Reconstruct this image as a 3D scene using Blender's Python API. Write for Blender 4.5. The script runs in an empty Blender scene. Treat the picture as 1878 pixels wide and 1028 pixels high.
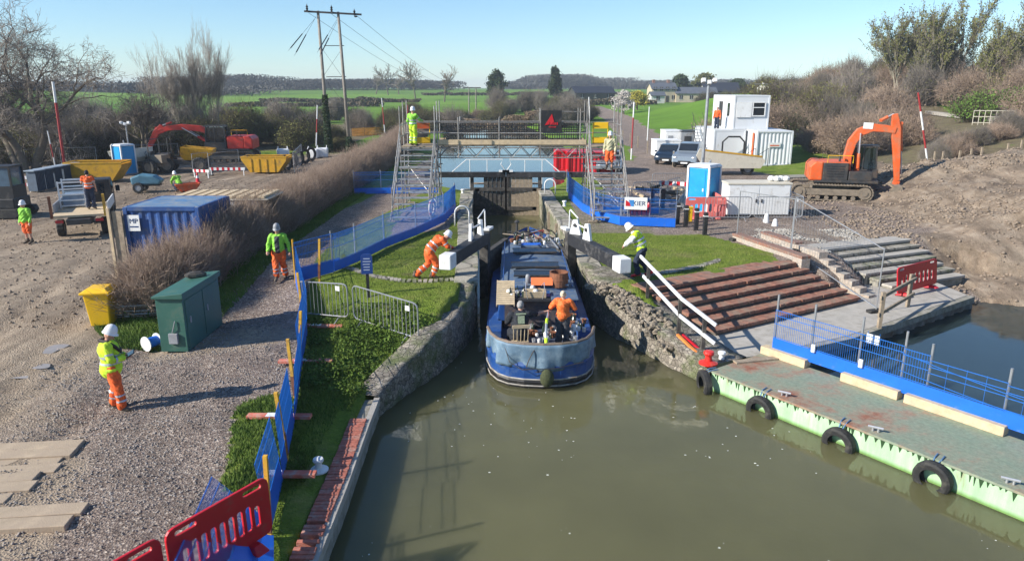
import bpy, bmesh, math, random
import numpy as np
from mathutils import Vector, Matrix, Euler
R = math.radians
sc = bpy.context.scene
COL = sc.collection
# ------------------------------------------------------------------ camera, sky, sun
HC, FPX, PIT = 7.0, 1300.0, R(15)
cam_d = bpy.data.cameras.new('camera'); cam = bpy.data.objects.new('camera', cam_d); COL.objects.link(cam)
cam.location = (0, 0, HC); cam.rotation_euler = (R(75), 0, 0)
cam_d.lens = 36.0*FPX/1878; cam_d.sensor_width = 36; cam_d.clip_end = 8000; cam_d.clip_start = .1
sc.camera = cam
SUN_EL, SUN_AZ = R(30), math.atan2(-.93, -.36)
w = bpy.data.worlds.new('World'); sc.world = w; w.use_nodes = True
wn = w.node_tree.nodes; wl = w.node_tree.links; wn.clear()
sky = wn.new('ShaderNodeTexSky'); sky.sky_type = 'NISHITA'; sky.sun_disc = False
sky.sun_elevation = SUN_EL; sky.sun_rotation = SUN_AZ; sky.air_density = 1.0; sky.dust_density = 0.0; sky.ozone_density = 3.0
bg = wn.new('ShaderNodeBackground'); bg.inputs[1].default_value = .11
wo = wn.new('ShaderNodeOutputWorld'); tint = wn.new('ShaderNodeMix'); tint.data_type = 'RGBA'; tint.blend_type = 'MULTIPLY'; tint.inputs[0].default_value = 1; tint.inputs[7].default_value = (.74, .885, 1, 1)
wl.new(sky.outputs[0], tint.inputs[6]); wl.new(tint.outputs[2], bg.inputs[0]); wl.new(bg.outputs[0], wo.inputs[0])
sd = bpy.data.lights.new('sun', 'SUN'); sd.energy = 4.9; sd.angle = R(.5); sd.color = (1, .94, .85)
so = bpy.data.objects.new('sun', sd); COL.objects.link(so)
sdir = Vector((math.sin(SUN_AZ)*math.cos(SUN_EL), math.cos(SUN_AZ)*math.cos(SUN_EL), math.sin(SUN_EL)))
so.rotation_euler = (-sdir).to_track_quat('-Z', 'Y').to_euler(); so.location = (-30, -10, 40)
sc.view_settings.view_transform = 'Standard'; sc.view_settings.look = 'None'
sc.view_settings.exposure = .65; sc.view_settings.gamma = 1
sc.cycles.max_bounces = 6; sc.cycles.diffuse_bounces = 2; sc.cycles.glossy_bounces = 3; sc.cycles.transparent_max_bounces = 8
sc.cycles.use_denoising = True

def at(px, py, z=0.0):
    "world point at height z seen at photo pixel px,py"
    u = (px-939)/FPX; v = (514-py)/FPX
    dy = math.cos(PIT)+v*math.sin(PIT); dz = -math.sin(PIT)+v*math.cos(PIT)
    t = (z-HC)/dz
    return Vector((u*t, dy*t, z))
def atd(px, py, y):
    "world point at distance y seen at photo pixel"
    u = (px-939)/FPX; v = (514-py)/FPX
    dy = math.cos(PIT)+v*math.sin(PIT); dz = -math.sin(PIT)+v*math.cos(PIT)
    t = y/dy
    return Vector((u*t, y, HC+dz*t))
V = Vector
# ------------------------------------------------------------------ helpers
class MB:
    def __init__(s): s.v = []; s.f = []
    def add(s, vs, fs, M=None):
        o = len(s.v)
        if M is not None: vs = [M @ V(p) for p in vs]
        s.v += [tuple(p) for p in vs]; s.f += [tuple(i+o for i in f) for f in fs]; return s
    def box(s, c, d, rz=0, rx=0, ry=0, tx=1, ty=1):
        a, b, h = d[0]/2, d[1]/2, d[2]/2
        vs = [(-a,-b,-h),(a,-b,-h),(a,b,-h),(-a,b,-h),(-a*tx,-b*ty,h),(a*tx,-b*ty,h),(a*tx,b*ty,h),(-a*tx,b*ty,h)]
        fs = [(0,3,2,1),(4,5,6,7),(0,1,5,4),(1,2,6,5),(2,3,7,6),(3,0,4,7)]
        return s.add(vs, fs, Matrix.Translation(c) @ Euler((rx, ry, rz)).to_matrix().to_4x4())
    def bar(s, p, q, r, r2=None, n=6, caps=True):
        p = V(p); q = V(q); d = q-p; L = d.length
        if L < 1e-6: return s
        r2 = r if r2 is None else r2
        k = d/L; a = k.orthogonal().normalized(); b = k.cross(a); vs = []
        for P_, rr in ((p, r), (q, r2)):
            for i in range(n):
                t = 2*math.pi*i/n; vs.append(P_+a*math.cos(t)*rr+b*math.sin(t)*rr)
        fs = [(i, (i+1) % n, n+(i+1) % n, n+i) for i in range(n)]
        if caps: fs += [tuple(range(n-1, -1, -1)), tuple(range(n, 2*n))]
        return s.add(vs, fs)
    def beam(s, p, q, w, h, up=(0, 0, 1)):
        p = V(p); q = V(q); k = (q-p).normalized(); a = k.cross(V(up))
        a = a.normalized() if a.length > 1e-4 else V((1, 0, 0)); b = a.cross(k).normalized()
        vs = []
        for P_ in (p, q):
            for (x, y) in ((-1,-1),(1,-1),(1,1),(-1,1)): vs.append(P_+a*x*w/2+b*y*h/2)
        return s.add(vs, [(3,2,1,0),(4,5,6,7),(0,1,5,4),(1,2,6,5),(2,3,7,6),(3,0,4,7)])
    def tube(s, pts, r, n=6, rs=None, closed=False):
        pts = [V(p) for p in pts]; m = len(pts); vs = []; a = None
        for i, p in enumerate(pts):
            k = (pts[(i+1) % m if closed else min(i+1, m-1)]-pts[i-1 if (closed or i) else 0]).normalized()
            if a is None: a = k.orthogonal().normalized()
            a = (a-k*a.dot(k)); a = a.normalized() if a.length > 1e-5 else k.orthogonal().normalized()
            b = k.cross(a); rr = rs[i] if rs else r
            for j in range(n):
                t = 2*math.pi*j/n; vs.append(p+a*math.cos(t)*rr+b*math.sin(t)*rr)
        fs = []
        for i in range(m if closed else m-1):
            i2 = (i+1) % m
            for j in range(n): fs.append((i*n+j, i*n+(j+1) % n, i2*n+(j+1) % n, i2*n+j))
        if not closed: fs += [tuple(range(n-1, -1, -1)), tuple((m-1)*n+j for j in range(n))]
        return s.add(vs, fs)
    def lathe(s, prof, c=(0,0,0), n=16, M=None):
        vs = []; m = len(prof)
        for (r, z) in prof:
            for j in range(n):
                t = 2*math.pi*j/n; vs.append((c[0]+r*math.cos(t), c[1]+r*math.sin(t), c[2]+z))
        fs = [(i*n+j, i*n+(j+1) % n, (i+1)*n+(j+1) % n, (i+1)*n+j) for i in range(m-1) for j in range(n)]
        fs += [tuple(range(n-1, -1, -1)), tuple((m-1)*n+j for j in range(n))]
        return s.add(vs, fs, M)
    def sph(s, c, r, n=10, M=None):
        if not hasattr(r, '__len__'): r = (r, r, r)
        vs = [(0, 0, -1)]; m = n//2+1
        for i in range(1, m):
            a = -math.pi/2+math.pi*i/m
            for j in range(n): t = 2*math.pi*j/n; vs.append((math.cos(a)*math.cos(t), math.cos(a)*math.sin(t), math.sin(a)))
        vs.append((0, 0, 1)); L = len(vs)-1
        fs = [(0, 1+(j+1) % n, 1+j) for j in range(n)]
        for i in range(m-2):
            for j in range(n): fs.append((1+i*n+j, 1+i*n+(j+1) % n, 1+(i+1)*n+(j+1) % n, 1+(i+1)*n+j))
        fs += [(L, 1+(m-2)*n+j, 1+(m-2)*n+(j+1) % n) for j in range(n)]
        T = Matrix.Translation(c) @ (M.to_4x4() if M is not None else Matrix()) @ Matrix.Diagonal((r[0], r[1], r[2], 1))
        return s.add(vs, fs, T)
    def cap(s, p, q, r, r2=None, n=10):
        r2 = r if r2 is None else r2
        return s.bar(p, q, r, r2, n).sph(p, r, n).sph(q, r2, n)
    def prism(s, poly, lo, hi, axis='z', M=None):
        "extrude polygon; axis z: (x,y); axis x: poly=(y,z); axis y: poly=(x,z)"
        n = len(poly); vs = []
        for h in (lo, hi):
            for (a, b) in poly: vs.append((a, b, h) if axis == 'z' else ((h, a, b) if axis == 'x' else (a, h, b)))
        fs = [tuple(range(n-1, -1, -1)), tuple(range(n, 2*n))]+[(i, (i+1) % n, n+(i+1) % n, n+i) for i in range(n)]
        return s.add(vs, fs, M)
    def build(s, name, mat, parent=None, smooth=False, bevel=0, loc=None, rz=0):
        me = bpy.data.meshes.new(name); me.from_pydata(s.v, [], s.f); me.validate()
        bm = bmesh.new(); bm.from_mesh(me); bmesh.ops.recalc_face_normals(bm, faces=bm.faces); bm.to_mesh(me); bm.free()
        me.materials.append(mat)
        if smooth:
            me.polygons.foreach_set('use_smooth', [True]*len(me.polygons))
        o = bpy.data.objects.new(name, me); COL.objects.link(o)
        if parent: o.parent = parent
        if loc is not None: o.location = loc
        if rz: o.rotation_euler = (0, 0, rz)
        if bevel:
            b = o.modifiers.new('bevel', 'BEVEL'); b.width = bevel; b.segments = 2; b.limit_method = 'ANGLE'; b.angle_limit = R(40)
        return o
def npobj(name, verts, faces, mat, parent=None, smooth=False):
    me = bpy.data.meshes.new(name); k = faces.shape[1]
    me.vertices.add(len(verts)); me.vertices.foreach_set('co', verts.astype(np.float32).ravel())
    me.loops.add(faces.size); me.loops.foreach_set('vertex_index', faces.astype(np.int32).ravel())
    me.polygons.add(len(faces)); me.polygons.foreach_set('loop_start', np.arange(0, faces.size, k, dtype=np.int32))
    me.update(calc_edges=True)
    if smooth: me.polygons.foreach_set('use_smooth', np.ones(len(faces), bool))
    me.materials.append(mat)
    o = bpy.data.objects.new(name, me); COL.objects.link(o)
    if parent: o.parent = parent
    return o
def tag(o, label=None, cat=None, group=None, kind=None):
    if label: o['label'] = label
    if cat: o['category'] = cat
    if group: o['group'] = group
    if kind: o['kind'] = kind
    return o
def thing(name, label, cat, loc=(0,0,0), rz=0, group=None):
    o = bpy.data.objects.new(name, None); COL.objects.link(o); o.empty_display_size = .2
    o.location = loc; o.rotation_euler = (0, 0, rz)
    return tag(o, label, cat, group)
KIDS = {}
def copy_tree(o, loc=None, rz=None, label=None, parent=None, rot=None, scale=None):
    c = o.copy(); COL.objects.link(c)
    if parent: c.parent = parent
    for ch in list(o.children): copy_tree(ch, parent=c)
    if loc is not None: c.location = loc
    if rz is not None: c.rotation_euler = (0, 0, rz)
    if rot is not None: c.rotation_euler = rot
    if scale is not None: c.scale = scale
    if label: c['label'] = label
    return c
def text(s, size, mat, parent, loc, rot, name='lettering', depth=.004, align='CENTER', sx=1):
    cu = bpy.data.curves.new(name, 'FONT'); cu.body = s; cu.size = size; cu.extrude = depth; cu.align_x = align; cu.align_y = 'CENTER'; cu.resolution_u = 3
    t = bpy.data.objects.new(name+'_tmp', cu); COL.objects.link(t); bpy.context.view_layer.update()
    me = bpy.data.meshes.new_from_object(t.evaluated_get(bpy.context.evaluated_depsgraph_get()))
    bpy.data.objects.remove(t); bpy.data.curves.remove(cu)
    me.name = name; me.materials.clear(); me.materials.append(mat)
    o = bpy.data.objects.new(name, me); COL.objects.link(o); o.parent = parent; o.location = loc; o.rotation_euler = rot; o.scale = (sx, 1, 1)
    return o
# ------------------------------------------------------------------ materials
def N(nt, t, **kw):
    n = nt.nodes.new(t)
    for k, v in kw.items():
        if hasattr(n, k): setattr(n, k, v)
        else: n.inputs[k].default_value = v
    return n
def noise(nt, scale, detail=4, rough=.6, vec=None, co='Object'):
    if vec is None:
        tc = nt.nodes.new('ShaderNodeTexCoord'); vec = tc.outputs[co]
    n = nt.nodes.new('ShaderNodeTexNoise'); n.inputs['Scale'].default_value = scale; n.inputs['Detail'].default_value = detail; n.inputs['Roughness'].default_value = rough
    nt.links.new(vec, n.inputs['Vector']); return n
def ramp(nt, src, stops):
    r = nt.nodes.new('ShaderNodeValToRGB'); e = r.color_ramp.elements
    while len(e) < len(stops): e.new(.5)
    for i, (p, c) in enumerate(stops):
        e[i].position = p; e[i].color = (c, c, c, 1) if not hasattr(c, '__len__') else tuple(c)+(1,)
    nt.links.new(src, r.inputs[0]); return r
def mixc(nt, fac, a, b, mode='MIX'):
    m = nt.nodes.new('ShaderNodeMix'); m.data_type = 'RGBA'; m.blend_type = mode
    for i, s in ((0, fac), (6, a), (7, b)):
        if isinstance(s, (int, float)): m.inputs[i].default_value = s
        elif isinstance(s, tuple): m.inputs[i].default_value = s+(1,) if len(s) == 3 else s
        else: nt.links.new(s, m.inputs[i])
    return m.outputs[2]
def bump(nt, h, strength=.3, dist=.02):
    b = nt.nodes.new('ShaderNodeBump'); b.inputs['Strength'].default_value = strength; b.inputs['Distance'].default_value = dist
    nt.links.new(h, b.inputs['Height']); return b.outputs[0]
def streak(nt, scl, rot=0, lo=.75, hi=1.2, detail=6):
    tc = nt.nodes.new('ShaderNodeTexCoord'); mp = nt.nodes.new('ShaderNodeMapping'); mp.inputs['Scale'].default_value = scl; mp.inputs['Rotation'].default_value = (0, 0, rot)
    nt.links.new(tc.outputs['Object'], mp.inputs['Vector']); n = noise(nt, 1, detail, .65, mp.outputs[0]); return ramp(nt, n.outputs[0], [(.32, lo), (.68, hi)]).outputs[0]
def newmat(name):
    m = bpy.data.materials.new(name); m.use_nodes = True; nt = m.node_tree
    return m, nt, nt.nodes['Principled BSDF']
MATS = {}
def mat(name, col, rough=.6, metal=0, var=.25, vs=3.0, dirt=0, dcol=(.16,.12,.08), ds=2.2, bs=40, bst=.15, spec=None, trans=0, emit=0, rand=0):
    if name in MATS: return MATS[name]
    m, nt, b = newmat(name)
    b.inputs['Roughness'].default_value = rough; b.inputs['Metallic'].default_value = metal
    n = noise(nt, vs, 5, .65)
    lo = tuple(c*(1-var) for c in col); hi = tuple(min(1, c*(1+var*.6)) for c in col)
    out = ramp(nt, n.outputs[0], [(.3, lo), (.7, hi)]).outputs[0]
    if rand:
        oi = nt.nodes.new('ShaderNodeObjectInfo')
        r_ = ramp(nt, oi.outputs['Random'], [(0, 1-rand), (1, 1+rand)])
        out = mixc(nt, 1.0, out, r_.outputs[0], 'MULTIPLY')
    if dirt:
        d = noise(nt, ds, 8, .7); r2 = ramp(nt, d.outputs[0], [(.62-dirt*.35, 0.), (.78-dirt*.2, 1.)])
        out = mixc(nt, r2.outputs[0], out, dcol)
        r3 = nt.nodes.new('ShaderNodeMapRange'); r3.inputs[3].default_value = rough; r3.inputs[4].default_value = min(1, rough+.35)
        nt.links.new(r2.outputs[0], r3.inputs[0]); nt.links.new(r3.outputs[0], b.inputs['Roughness'])
    nt.links.new(out, b.inputs['Base Color'])
    if bst:
        bn = noise(nt, bs, 4, .6); nt.links.new(bump(nt, bn.outputs[0], bst, .01), b.inputs['Normal'])
    if spec is not None: b.inputs['Specular IOR Level'].default_value = spec
    if trans: b.inputs['Transmission Weight'].default_value = trans
    MATS[name] = m; return m
def brickmat(name, c1, c2, mortar, scale=1, bw=.23, rh=.075, ms=.01, vert=False, alongz=True, lim=0):
    m, nt, b = newmat(name)
    tc = nt.nodes.new('ShaderNodeTexCoord'); mp = nt.nodes.new('ShaderNodeMapping')
    # unfold: u = x+y, v = z  (top faces read x,y)
    sx = nt.nodes.new('ShaderNodeSeparateXYZ'); nt.links.new(tc.outputs['Object'], sx.inputs[0])
    cx = nt.nodes.new('ShaderNodeCombineXYZ'); ad = N(nt, 'ShaderNodeMath', operation='ADD')
    nt.links.new(sx.outputs[0], ad.inputs[0]); nt.links.new(sx.outputs[1], ad.inputs[1])
    if alongz: nt.links.new(ad.outputs[0], cx.inputs[0]); nt.links.new(sx.outputs[2], cx.inputs[1])
    else: nt.links.new(sx.outputs[0], cx.inputs[0]); nt.links.new(sx.outputs[1], cx.inputs[1])
    br = nt.nodes.new('ShaderNodeTexBrick'); nt.links.new(cx.outputs[0], br.inputs['Vector'])
    br.inputs['Scale'].default_value = scale; br.inputs['Brick Width'].default_value = bw; br.inputs['Row Height'].default_value = rh; br.inputs['Mortar Size'].default_value = ms
    br.inputs['Color1'].default_value = c1+(1,); br.inputs['Color2'].default_value = c2+(1,); br.inputs['Mortar'].default_value = mortar+(1,)
    n = noise(nt, 2.3, 8, .7); r_ = ramp(nt, n.outputs[0], [(.42, 0.), (.68, .8)])
    o = mixc(nt, r_.outputs[0], br.outputs[0], (.20+lim, .18+lim, .15+lim))
    n2 = noise(nt, 14, 5, .7); r2 = ramp(nt, n2.outputs[0], [(.3, .6), (.7, 1.25)]); o = mixc(nt, 1., o, r2.outputs[0], 'MULTIPLY')
    nt.links.new(o, b.inputs['Base Color']); b.inputs['Roughness'].default_value = .9
    nt.links.new(bump(nt, n2.outputs[0], .5, .02), b.inputs['Normal']); MATS[name] = m; return m
def stonemat(name, a, b_, moss=(.09,.12,.03), mossam=.3, scale=4.5):
    m, nt, b = newmat(name)
    tc = nt.nodes.new('ShaderNodeTexCoord')
    vo = nt.nodes.new('ShaderNodeTexVoronoi'); vo.inputs['Scale'].default_value = scale; nt.links.new(tc.outputs['Object'], vo.inputs['Vector'])
    ve = nt.nodes.new('ShaderNodeTexVoronoi'); ve.feature = 'DISTANCE_TO_EDGE'; ve.inputs['Scale'].default_value = scale; nt.links.new(tc.outputs['Object'], ve.inputs['Vector'])
    hs = nt.nodes.new('ShaderNodeSeparateColor'); nt.links.new(vo.outputs['Color'], hs.inputs[0])
    c = mixc(nt, hs.outputs[0], a, b_)
    e = ramp(nt, ve.outputs[0], [(.0, .35), (.08, 1.)]); c = mixc(nt, 1., c, e.outputs[0], 'MULTIPLY')
    n = noise(nt, 1.1, 8, .7); r_ = ramp(nt, n.outputs[0], [(.62-mossam*.4, 0.), (.72-mossam*.2, .85)]); c = mixc(nt, r_.outputs[0], c, moss)
    n2 = noise(nt, 22, 5, .7); r2 = ramp(nt, n2.outputs[0], [(.3, .55), (.7, 1.3)]); c = mixc(nt, 1., c, r2.outputs[0], 'MULTIPLY')
    nt.links.new(c, b.inputs['Base Color']); b.inputs['Roughness'].default_value = .92
    ad = N(nt, 'ShaderNodeMath', operation='MULTIPLY_ADD'); ad.inputs[1].default_value = .3; nt.links.new(n2.outputs[0], ad.inputs[0]); nt.links.new(e.outputs[0], ad.inputs[2])
    nt.links.new(bump(nt, ad.outputs[0], .8, .03), b.inputs['Normal']); MATS[name] = m; return m
M_gal = mat('galvanised', (.42,.43,.44), .42, .55, .2, 6, .15, (.25,.2,.15))
M_galold = mat('scaffold_steel', (.36,.35,.33), .5, .5, .3, 8, .35, (.2,.14,.09), 5, rand=.25)
M_alu = mat('aluminium', (.55,.56,.57), .35, .6, .15)
M_white = mat('white_paint', (.78,.78,.76), .45, 0, .06, 3, .2, (.5,.46,.4), 4)
M_wpanel = mat('white_cabin', (.66,.68,.69), .5, 0, .05, 1, .15, (.45,.43,.38), 2)
M_black = mat('black_paint', (.018,.018,.02), .5, 0, .3, 5, .25, (.09,.08,.07), 4)
M_rubber = mat('rubber', (.02,.02,.02), .75, 0, .3, 6, .4, (.08,.075,.06), 6)
M_steel = mat('dark_steel', (.07,.07,.07), .5, .5, .3, 5, .35, (.14,.1,.07))
M_mudsteel = mat('muddy_steel', (.2,.165,.125), .8, .1, .35, 4, .5, (.28,.23,.17), 5)
M_orange = mat('digger_orange', (.75,.12,.022), .45, 0, .2, 1.5, .45, (.38,.17,.09), 2.2)
M_red = mat('digger_red', (.6,.035,.02), .45, 0, .15, 2, .25, (.3,.1,.07), 3)
M_redplastic = mat('red_plastic', (.55,.012,.022), .38, 0, .12, 2, .2, (.35,.08,.06), 6)
M_pinkplastic = mat('faded_red_plastic', (.75,.16,.14), .5, 0, .15, 2, .3, (.6,.3,.24), 6)
M_yellow = mat('yellow_plastic', (.85,.5,.01), .4, 0, .1, 2, .15, (.5,.34,.08), 5)
M_yelpaint = mat('skip_yellow', (.62,.33,.01), .5, 0, .15, 2, .35, (.3,.17,.04), 3)
M_bluepl = mat('blue_mesh_plastic', (.008,.13,.62), .42, 0, .12, 2, .12, (.08,.17,.4), 5)
M_bluew = mat('blue_wire', (.01,.15,.55), .45, .1, .1, 3, bst=0)
M_boatblue = mat('boat_blue', (.015,.075,.28), .4, 0, .35, 1.5, .4, (.07,.12,.2), 3)
M_boatroof = mat('roof_blue', (.03,.10,.24), .5, 0, .4, 2, .85, (.13,.16,.19), 3.5)
M_tarp = mat('tarp_blue', (.12,.20,.28), .6, 0, .35, 2, .45, (.26,.35,.41), 3, bs=8, bst=.4)
M_wood = mat('weathered_timber', (.34,.27,.19), .85, 0, .35, 7, .3, (.2,.17,.13), 8, bst=.4)
M_palewood = mat('pale_timber', (.58,.45,.28), .8, 0, .25, 5, .3, (.4,.34,.25), 6, bst=.3)
M_darkwood = mat('dark_timber', (.05,.045,.04), .8, 0, .35, 6, .4, (.14,.13,.11), 5, bst=.5)
M_beam = mat('black_beam', (.022,.022,.024), .6, 0, .3, 6, .3, (.12,.115,.11), 4, bst=.4)
M_green = mat('green_cabinet', (.035,.12,.09), .5, 0, .2, 1.5, .25, (.09,.14,.1), 3)
M_glass = mat('dark_glass', (.02,.025,.03), .08, 0, .2, 1, bst=0, spec=.8)
M_conc = mat('concrete', (.42,.39,.34), .9, 0, .18, 2.5, .3, (.28,.25,.2), 3, bst=.35)
M_concold = mat('old_concrete', (.33,.31,.26), .92, 0, .25, 3, .5, (.17,.16,.11), 4, bst=.6)
M_hvy = mat('hivis_yellow', (.6,.85,.03), .75, 0, .3, 9, .25, (.42,.5,.12), 7, bs=18, bst=.8)
M_hvo = mat('hivis_orange', (.9,.13,.018), .75, 0, .35, 9, .3, (.45,.12,.05), 7, bs=18, bst=.8)
M_refl = mat('reflective_tape', (.55,.56,.58), .35, .3, .1, bst=0)
M_skin = mat('skin', (.55,.3,.21), .55, 0, .1, 9, bst=0)
M_darkcloth = mat('dark_cloth', (.02,.022,.028), .9, 0, .3, 8, bst=.3)
M_navy = mat('navy_cloth', (.02,.03,.06), .9, 0, .3, 8, bst=.3)
M_boot = mat('boot_leather', (.1,.075,.05), .7, 0, .3, 9, .4, (.25,.2,.15), 9)
M_hat = mat('white_helmet', (.82,.82,.8), .3, 0, .04, bst=0)
M_grey = mat('grey_paint', (.3,.31,.32), .5, 0, .2, 3, .2, (.2,.17,.13))
M_lblue = mat('toilet_blue', (.01,.3,.62), .4, 0, .12, 2, .15, (.1,.3,.45), 4)
M_dblue = mat('container_blue', (.02,.075,.25), .5, 0, .25, 2, .3, (.09,.12,.18), 3)
M_cream = mat('cream_box', (.62,.57,.46), .6, 0, .1, 2, .2, (.4,.34,.25))
M_rope = mat('rope', (.5,.45,.33), .9)
M_rust = mat('rusty_steel', (.25,.1,.05), .85, .1, .4, 5, .4, (.12,.06,.04))
M_barksm = mat('bark', (.17,.14,.11), .95, 0, .4, 6, .3, (.1,.12,.05), 3, bst=.6)
M_ivy = mat('ivy_leaf', (.035,.07,.02), .6, 0, .5, 12, bst=0)
# ------------------------------------------------------------------ terrain functions
def _h(ix, iy, seed):
    a = (ix.astype(np.int64)*374761393+iy.astype(np.int64)*668265263+seed*1442695041) & 0xffffffff
    a = ((a ^ (a >> 13))*1274126177) & 0xffffffff
    return ((a ^ (a >> 16)) & 0xffff)/65535.0
def vn(x, y, s, seed=0, oct=4):
    x = np.asarray(x, float)/s; y = np.asarray(y, float)/s; t = 0; amp = 1; tot = 0
    for o in range(oct):
        ix = np.floor(x); iy = np.floor(y); fx = x-ix; fy = y-iy; fx = fx*fx*(3-2*fx); fy = fy*fy*(3-2*fy)
        v = (_h(ix, iy, seed+o)*(1-fx)+_h(ix+1, iy, seed+o)*fx)*(1-fy)+(_h(ix, iy+1, seed+o)*(1-fx)+_h(ix+1, iy+1, seed+o)*fx)*fy
        t = t+v*amp; tot += amp; amp *= .5; x = x*2.03+7.1; y = y*2.03+3.7
    return t/tot*2-1
def ss(a, b, x):
    t = np.clip((x-a)/(b-a), 0, 1); return t*t*(3-2*t)
def inpoly(x, y, P_):
    c = np.zeros(np.shape(x), bool); n = len(P_)
    for i in range(n):
        x1, y1 = P_[i]; x2, y2 = P_[(i+1) % n]
        if y1 == y2: continue
        k = ((y1 > y) != (y2 > y)) & (x < (x2-x1)*(y-y1)/(y2-y1)+x1); c ^= k
    return c
def segd(x, y, pts, closed=False):
    d = np.full(np.shape(x), 1e9); n = len(pts)
    for i in range(n if closed else n-1):
        ax, ay = pts[i]; bx, by = pts[(i+1) % n]; ex, ey = bx-ax, by-ay; L = ex*ex+ey*ey+1e-12
        t = np.clip(((x-ax)*ex+(y-ay)*ey)/L, 0, 1); d = np.minimum(d, np.hypot(x-ax-t*ex, y-ay-t*ey))
    return d
def sdp(x, y, P_):
    d = segd(x, y, P_, True); return np.where(inpoly(x, y, P_), -d, d)
NEARL = [(-2.75,-3), (-2.8,7.0), (-2.84,10.77), (-2.92,13.2), (-2.94,14.4)]
WINGL = [(-2.94,14.4), (-2.5,15.55), (-2.02,16.6), (-1.58,17.8), (-1.2,19.4), (-1.08,20.6)]
CHL = [(-1.08,20.6), (-1.2,23.5), (-1.9,33.0), (-2.3,41.5)]
CHR = [(1.55,41.5), (1.73,36.7), (2.2,28.0), (2.22,25.5), (2.3,22.6)]
WINGR = [(2.3,22.6), (2.55,20.9), (3.05,19.6), (3.66,18.35), (4.05,17.55), (4.5,16.75), (4.8,16.2)]
QUAY = [(4.8,16.2), (6.47,17.1), (9.3,18.55), (15.1,22.55)]
SHORE = [(15.1,22.55), (16.0,23.3), (18.0,22.2), (26,17), (60,9), (60,-3)]
WATER = NEARL+WINGL[1:]+CHL[1:]+CHR+WINGR[1:]+QUAY[1:]+SHORE[1:]
UPW = [(-2.3,41.8), (-4.6,45), (-6.3,55), (-8.0,80), (-9.5,110), (-14,150), (-22,175), (-10,178), (-2,155), (3.2,115), (5.6,80), (5.0,60), (3.4,47), (1.55,41.8)]
ST0 = V((3.73,20.15,0)); STu = V((.858,.514,0)); STn = V((.514,-.858,0))       # brick steps: top left corner, along, down
GS0 = V((11.15,25.3,0)); GSu = V((.915,.403,0)); GSn = V((.403,-.915,0))        # grey steps
def G(x, y):
    x = np.asarray(x, float); y = np.asarray(y, float)
    # broad land
    z = np.where(x < -9.5, .8, 1.4)+0*x
    zl = .8+.5*ss(45, 85, y)
    dx = ss(-10.6, -8.6, x)
    yA = np.interp(x, [-9, -6, -3.5, -1.5], [19, 18, 15.8, 16.0]); yB = yA+np.interp(x, [-9, -6, -3, -1.5], [7, 5.0, 3.4, 3.0])
    zp = .8+.6*ss(0, 1, (y-yA)/(yB-yA))
    z = zl*(1-dx)+zp*dx
    # near left bank falls to the wall coping
    bank = ss(-4.7, -3.0, x)*(1-ss(14.0, 18.5, y)); z = z*(1-bank)+np.minimum(z, .47)*bank
    right = x > .5
    zr = 1.4+.6*ss(19, 27, x)*(1-ss(140,200,y))+.8*ss(26, 42, x)*ss(30, 50, y+x*.2)*(1-ss(80,120,y))
    zr = np.where(y > 60, zr, zr)
    a = (x-ST0.x)*STn.x+(y-ST0.y)*STn.y; u = (x-ST0.x)*STu.x+(y-ST0.y)*STu.y
    fl = ss(-.1, 2.5, a)
    zr = np.where(u < 14.5, np.minimum(zr, 1.4-fl*1.05), zr); zr = np.where((u > .1) & (u < 7.1) & (a > .12) & (a < 3.2), .22, zr)
    a2 = (x-GS0.x)*GSn.x+(y-GS0.y)*GSn.y; u2 = (x-GS0.x)*GSu.x+(y-GS0.y)*GSu.y; zr = np.where((u2 > .2) & (u2 < 4.5) & (a2 > -.5) & (a2 < 3.2), .2, zr)
    # rubble top beside the steps
    zr = np.where((u < -.05) & (y < 21.5), np.minimum(1.38, .35+1.03*ss(17.0, 20.6, y)), zr)
    # passage between the flights
    # spoil heap
    m = ss(15.5, 19.5, x)*ss(20, 24, y+.5*(x-16))*(1-ss(43, 52, y+.15*x))
    heap = m*(.85+.9*(vn(x, y, 6, 11)+.55)+.5*vn(x, y, 1.6, 12)+.16*vn(x, y, .7, 13))
    ex = np.exp(-((x-17)/4.5)**2-((y-36)/4.5)**2); heap = heap*(1-.85*ex)
    zr = zr+np.maximum(heap, 0)*ss(15.8, 21, x)*1.0
    z = np.where(right, zr, z)
    # distance
    far = ss(60, 520, y); z = z+6.0*far*ss(70, 160, y)+1.5*vn(x, y, 160, 3, 3)*ss(120, 500, y)+4*ss(500, 1600, y)
    # hillside on the right beyond the railway ledge
    s = (x-(38+(y-45)*.32))*.95
    hill = 15*ss(2, 52, s)*(1-ss(130, 230, y))+1.6*ss(-14, 2, s)*ss(38, 60, y)
    z = z+np.where(x > 10, hill, 0)
    rise = 4.2*ss(24, 46, x)*ss(86, 120, y)*(1-ss(135, 185, y)); z = z+rise
    lh = 5*ss(60, 160, -x-.15*y)*ss(60, 140, y)*(1-ss(200, 400, y)); z = z+lh
    # fine relief
    z = z+.05*vn(x, y, 2.0, 5)*(1-ss(60, 120, y))
    mud = MUD(x, y); z = z+mud*(.06*vn(x, y, .5, 8, 4)+.05*vn(x, y, 1.3, 9, 2))
    # lorry tracks in the yard
    for (cx, cy, ang, ln) in ((-9.6, 15.5, .12, 9), (-13.5, 20, .3, 16)):
        c_, s_ = math.cos(ang), math.sin(ang); lx = (x-cx)*c_+(y-cy)*s_; ly = -(x-cx)*s_+(y-cy)*c_
        for o in (-.8, .8):
            k = np.exp(-((lx-o)/.3)**2)*(1-ss(ln*.4, ln*.5, abs(ly))); z = z-k*.07+k*.035*np.sin(ly*17)
    # water
    d = sdp(x, y, WATER); dsh = segd(x, y, SHORE)
    near_shore = (dsh < 5) & (d > 0) & (x > 15.2)
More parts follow.
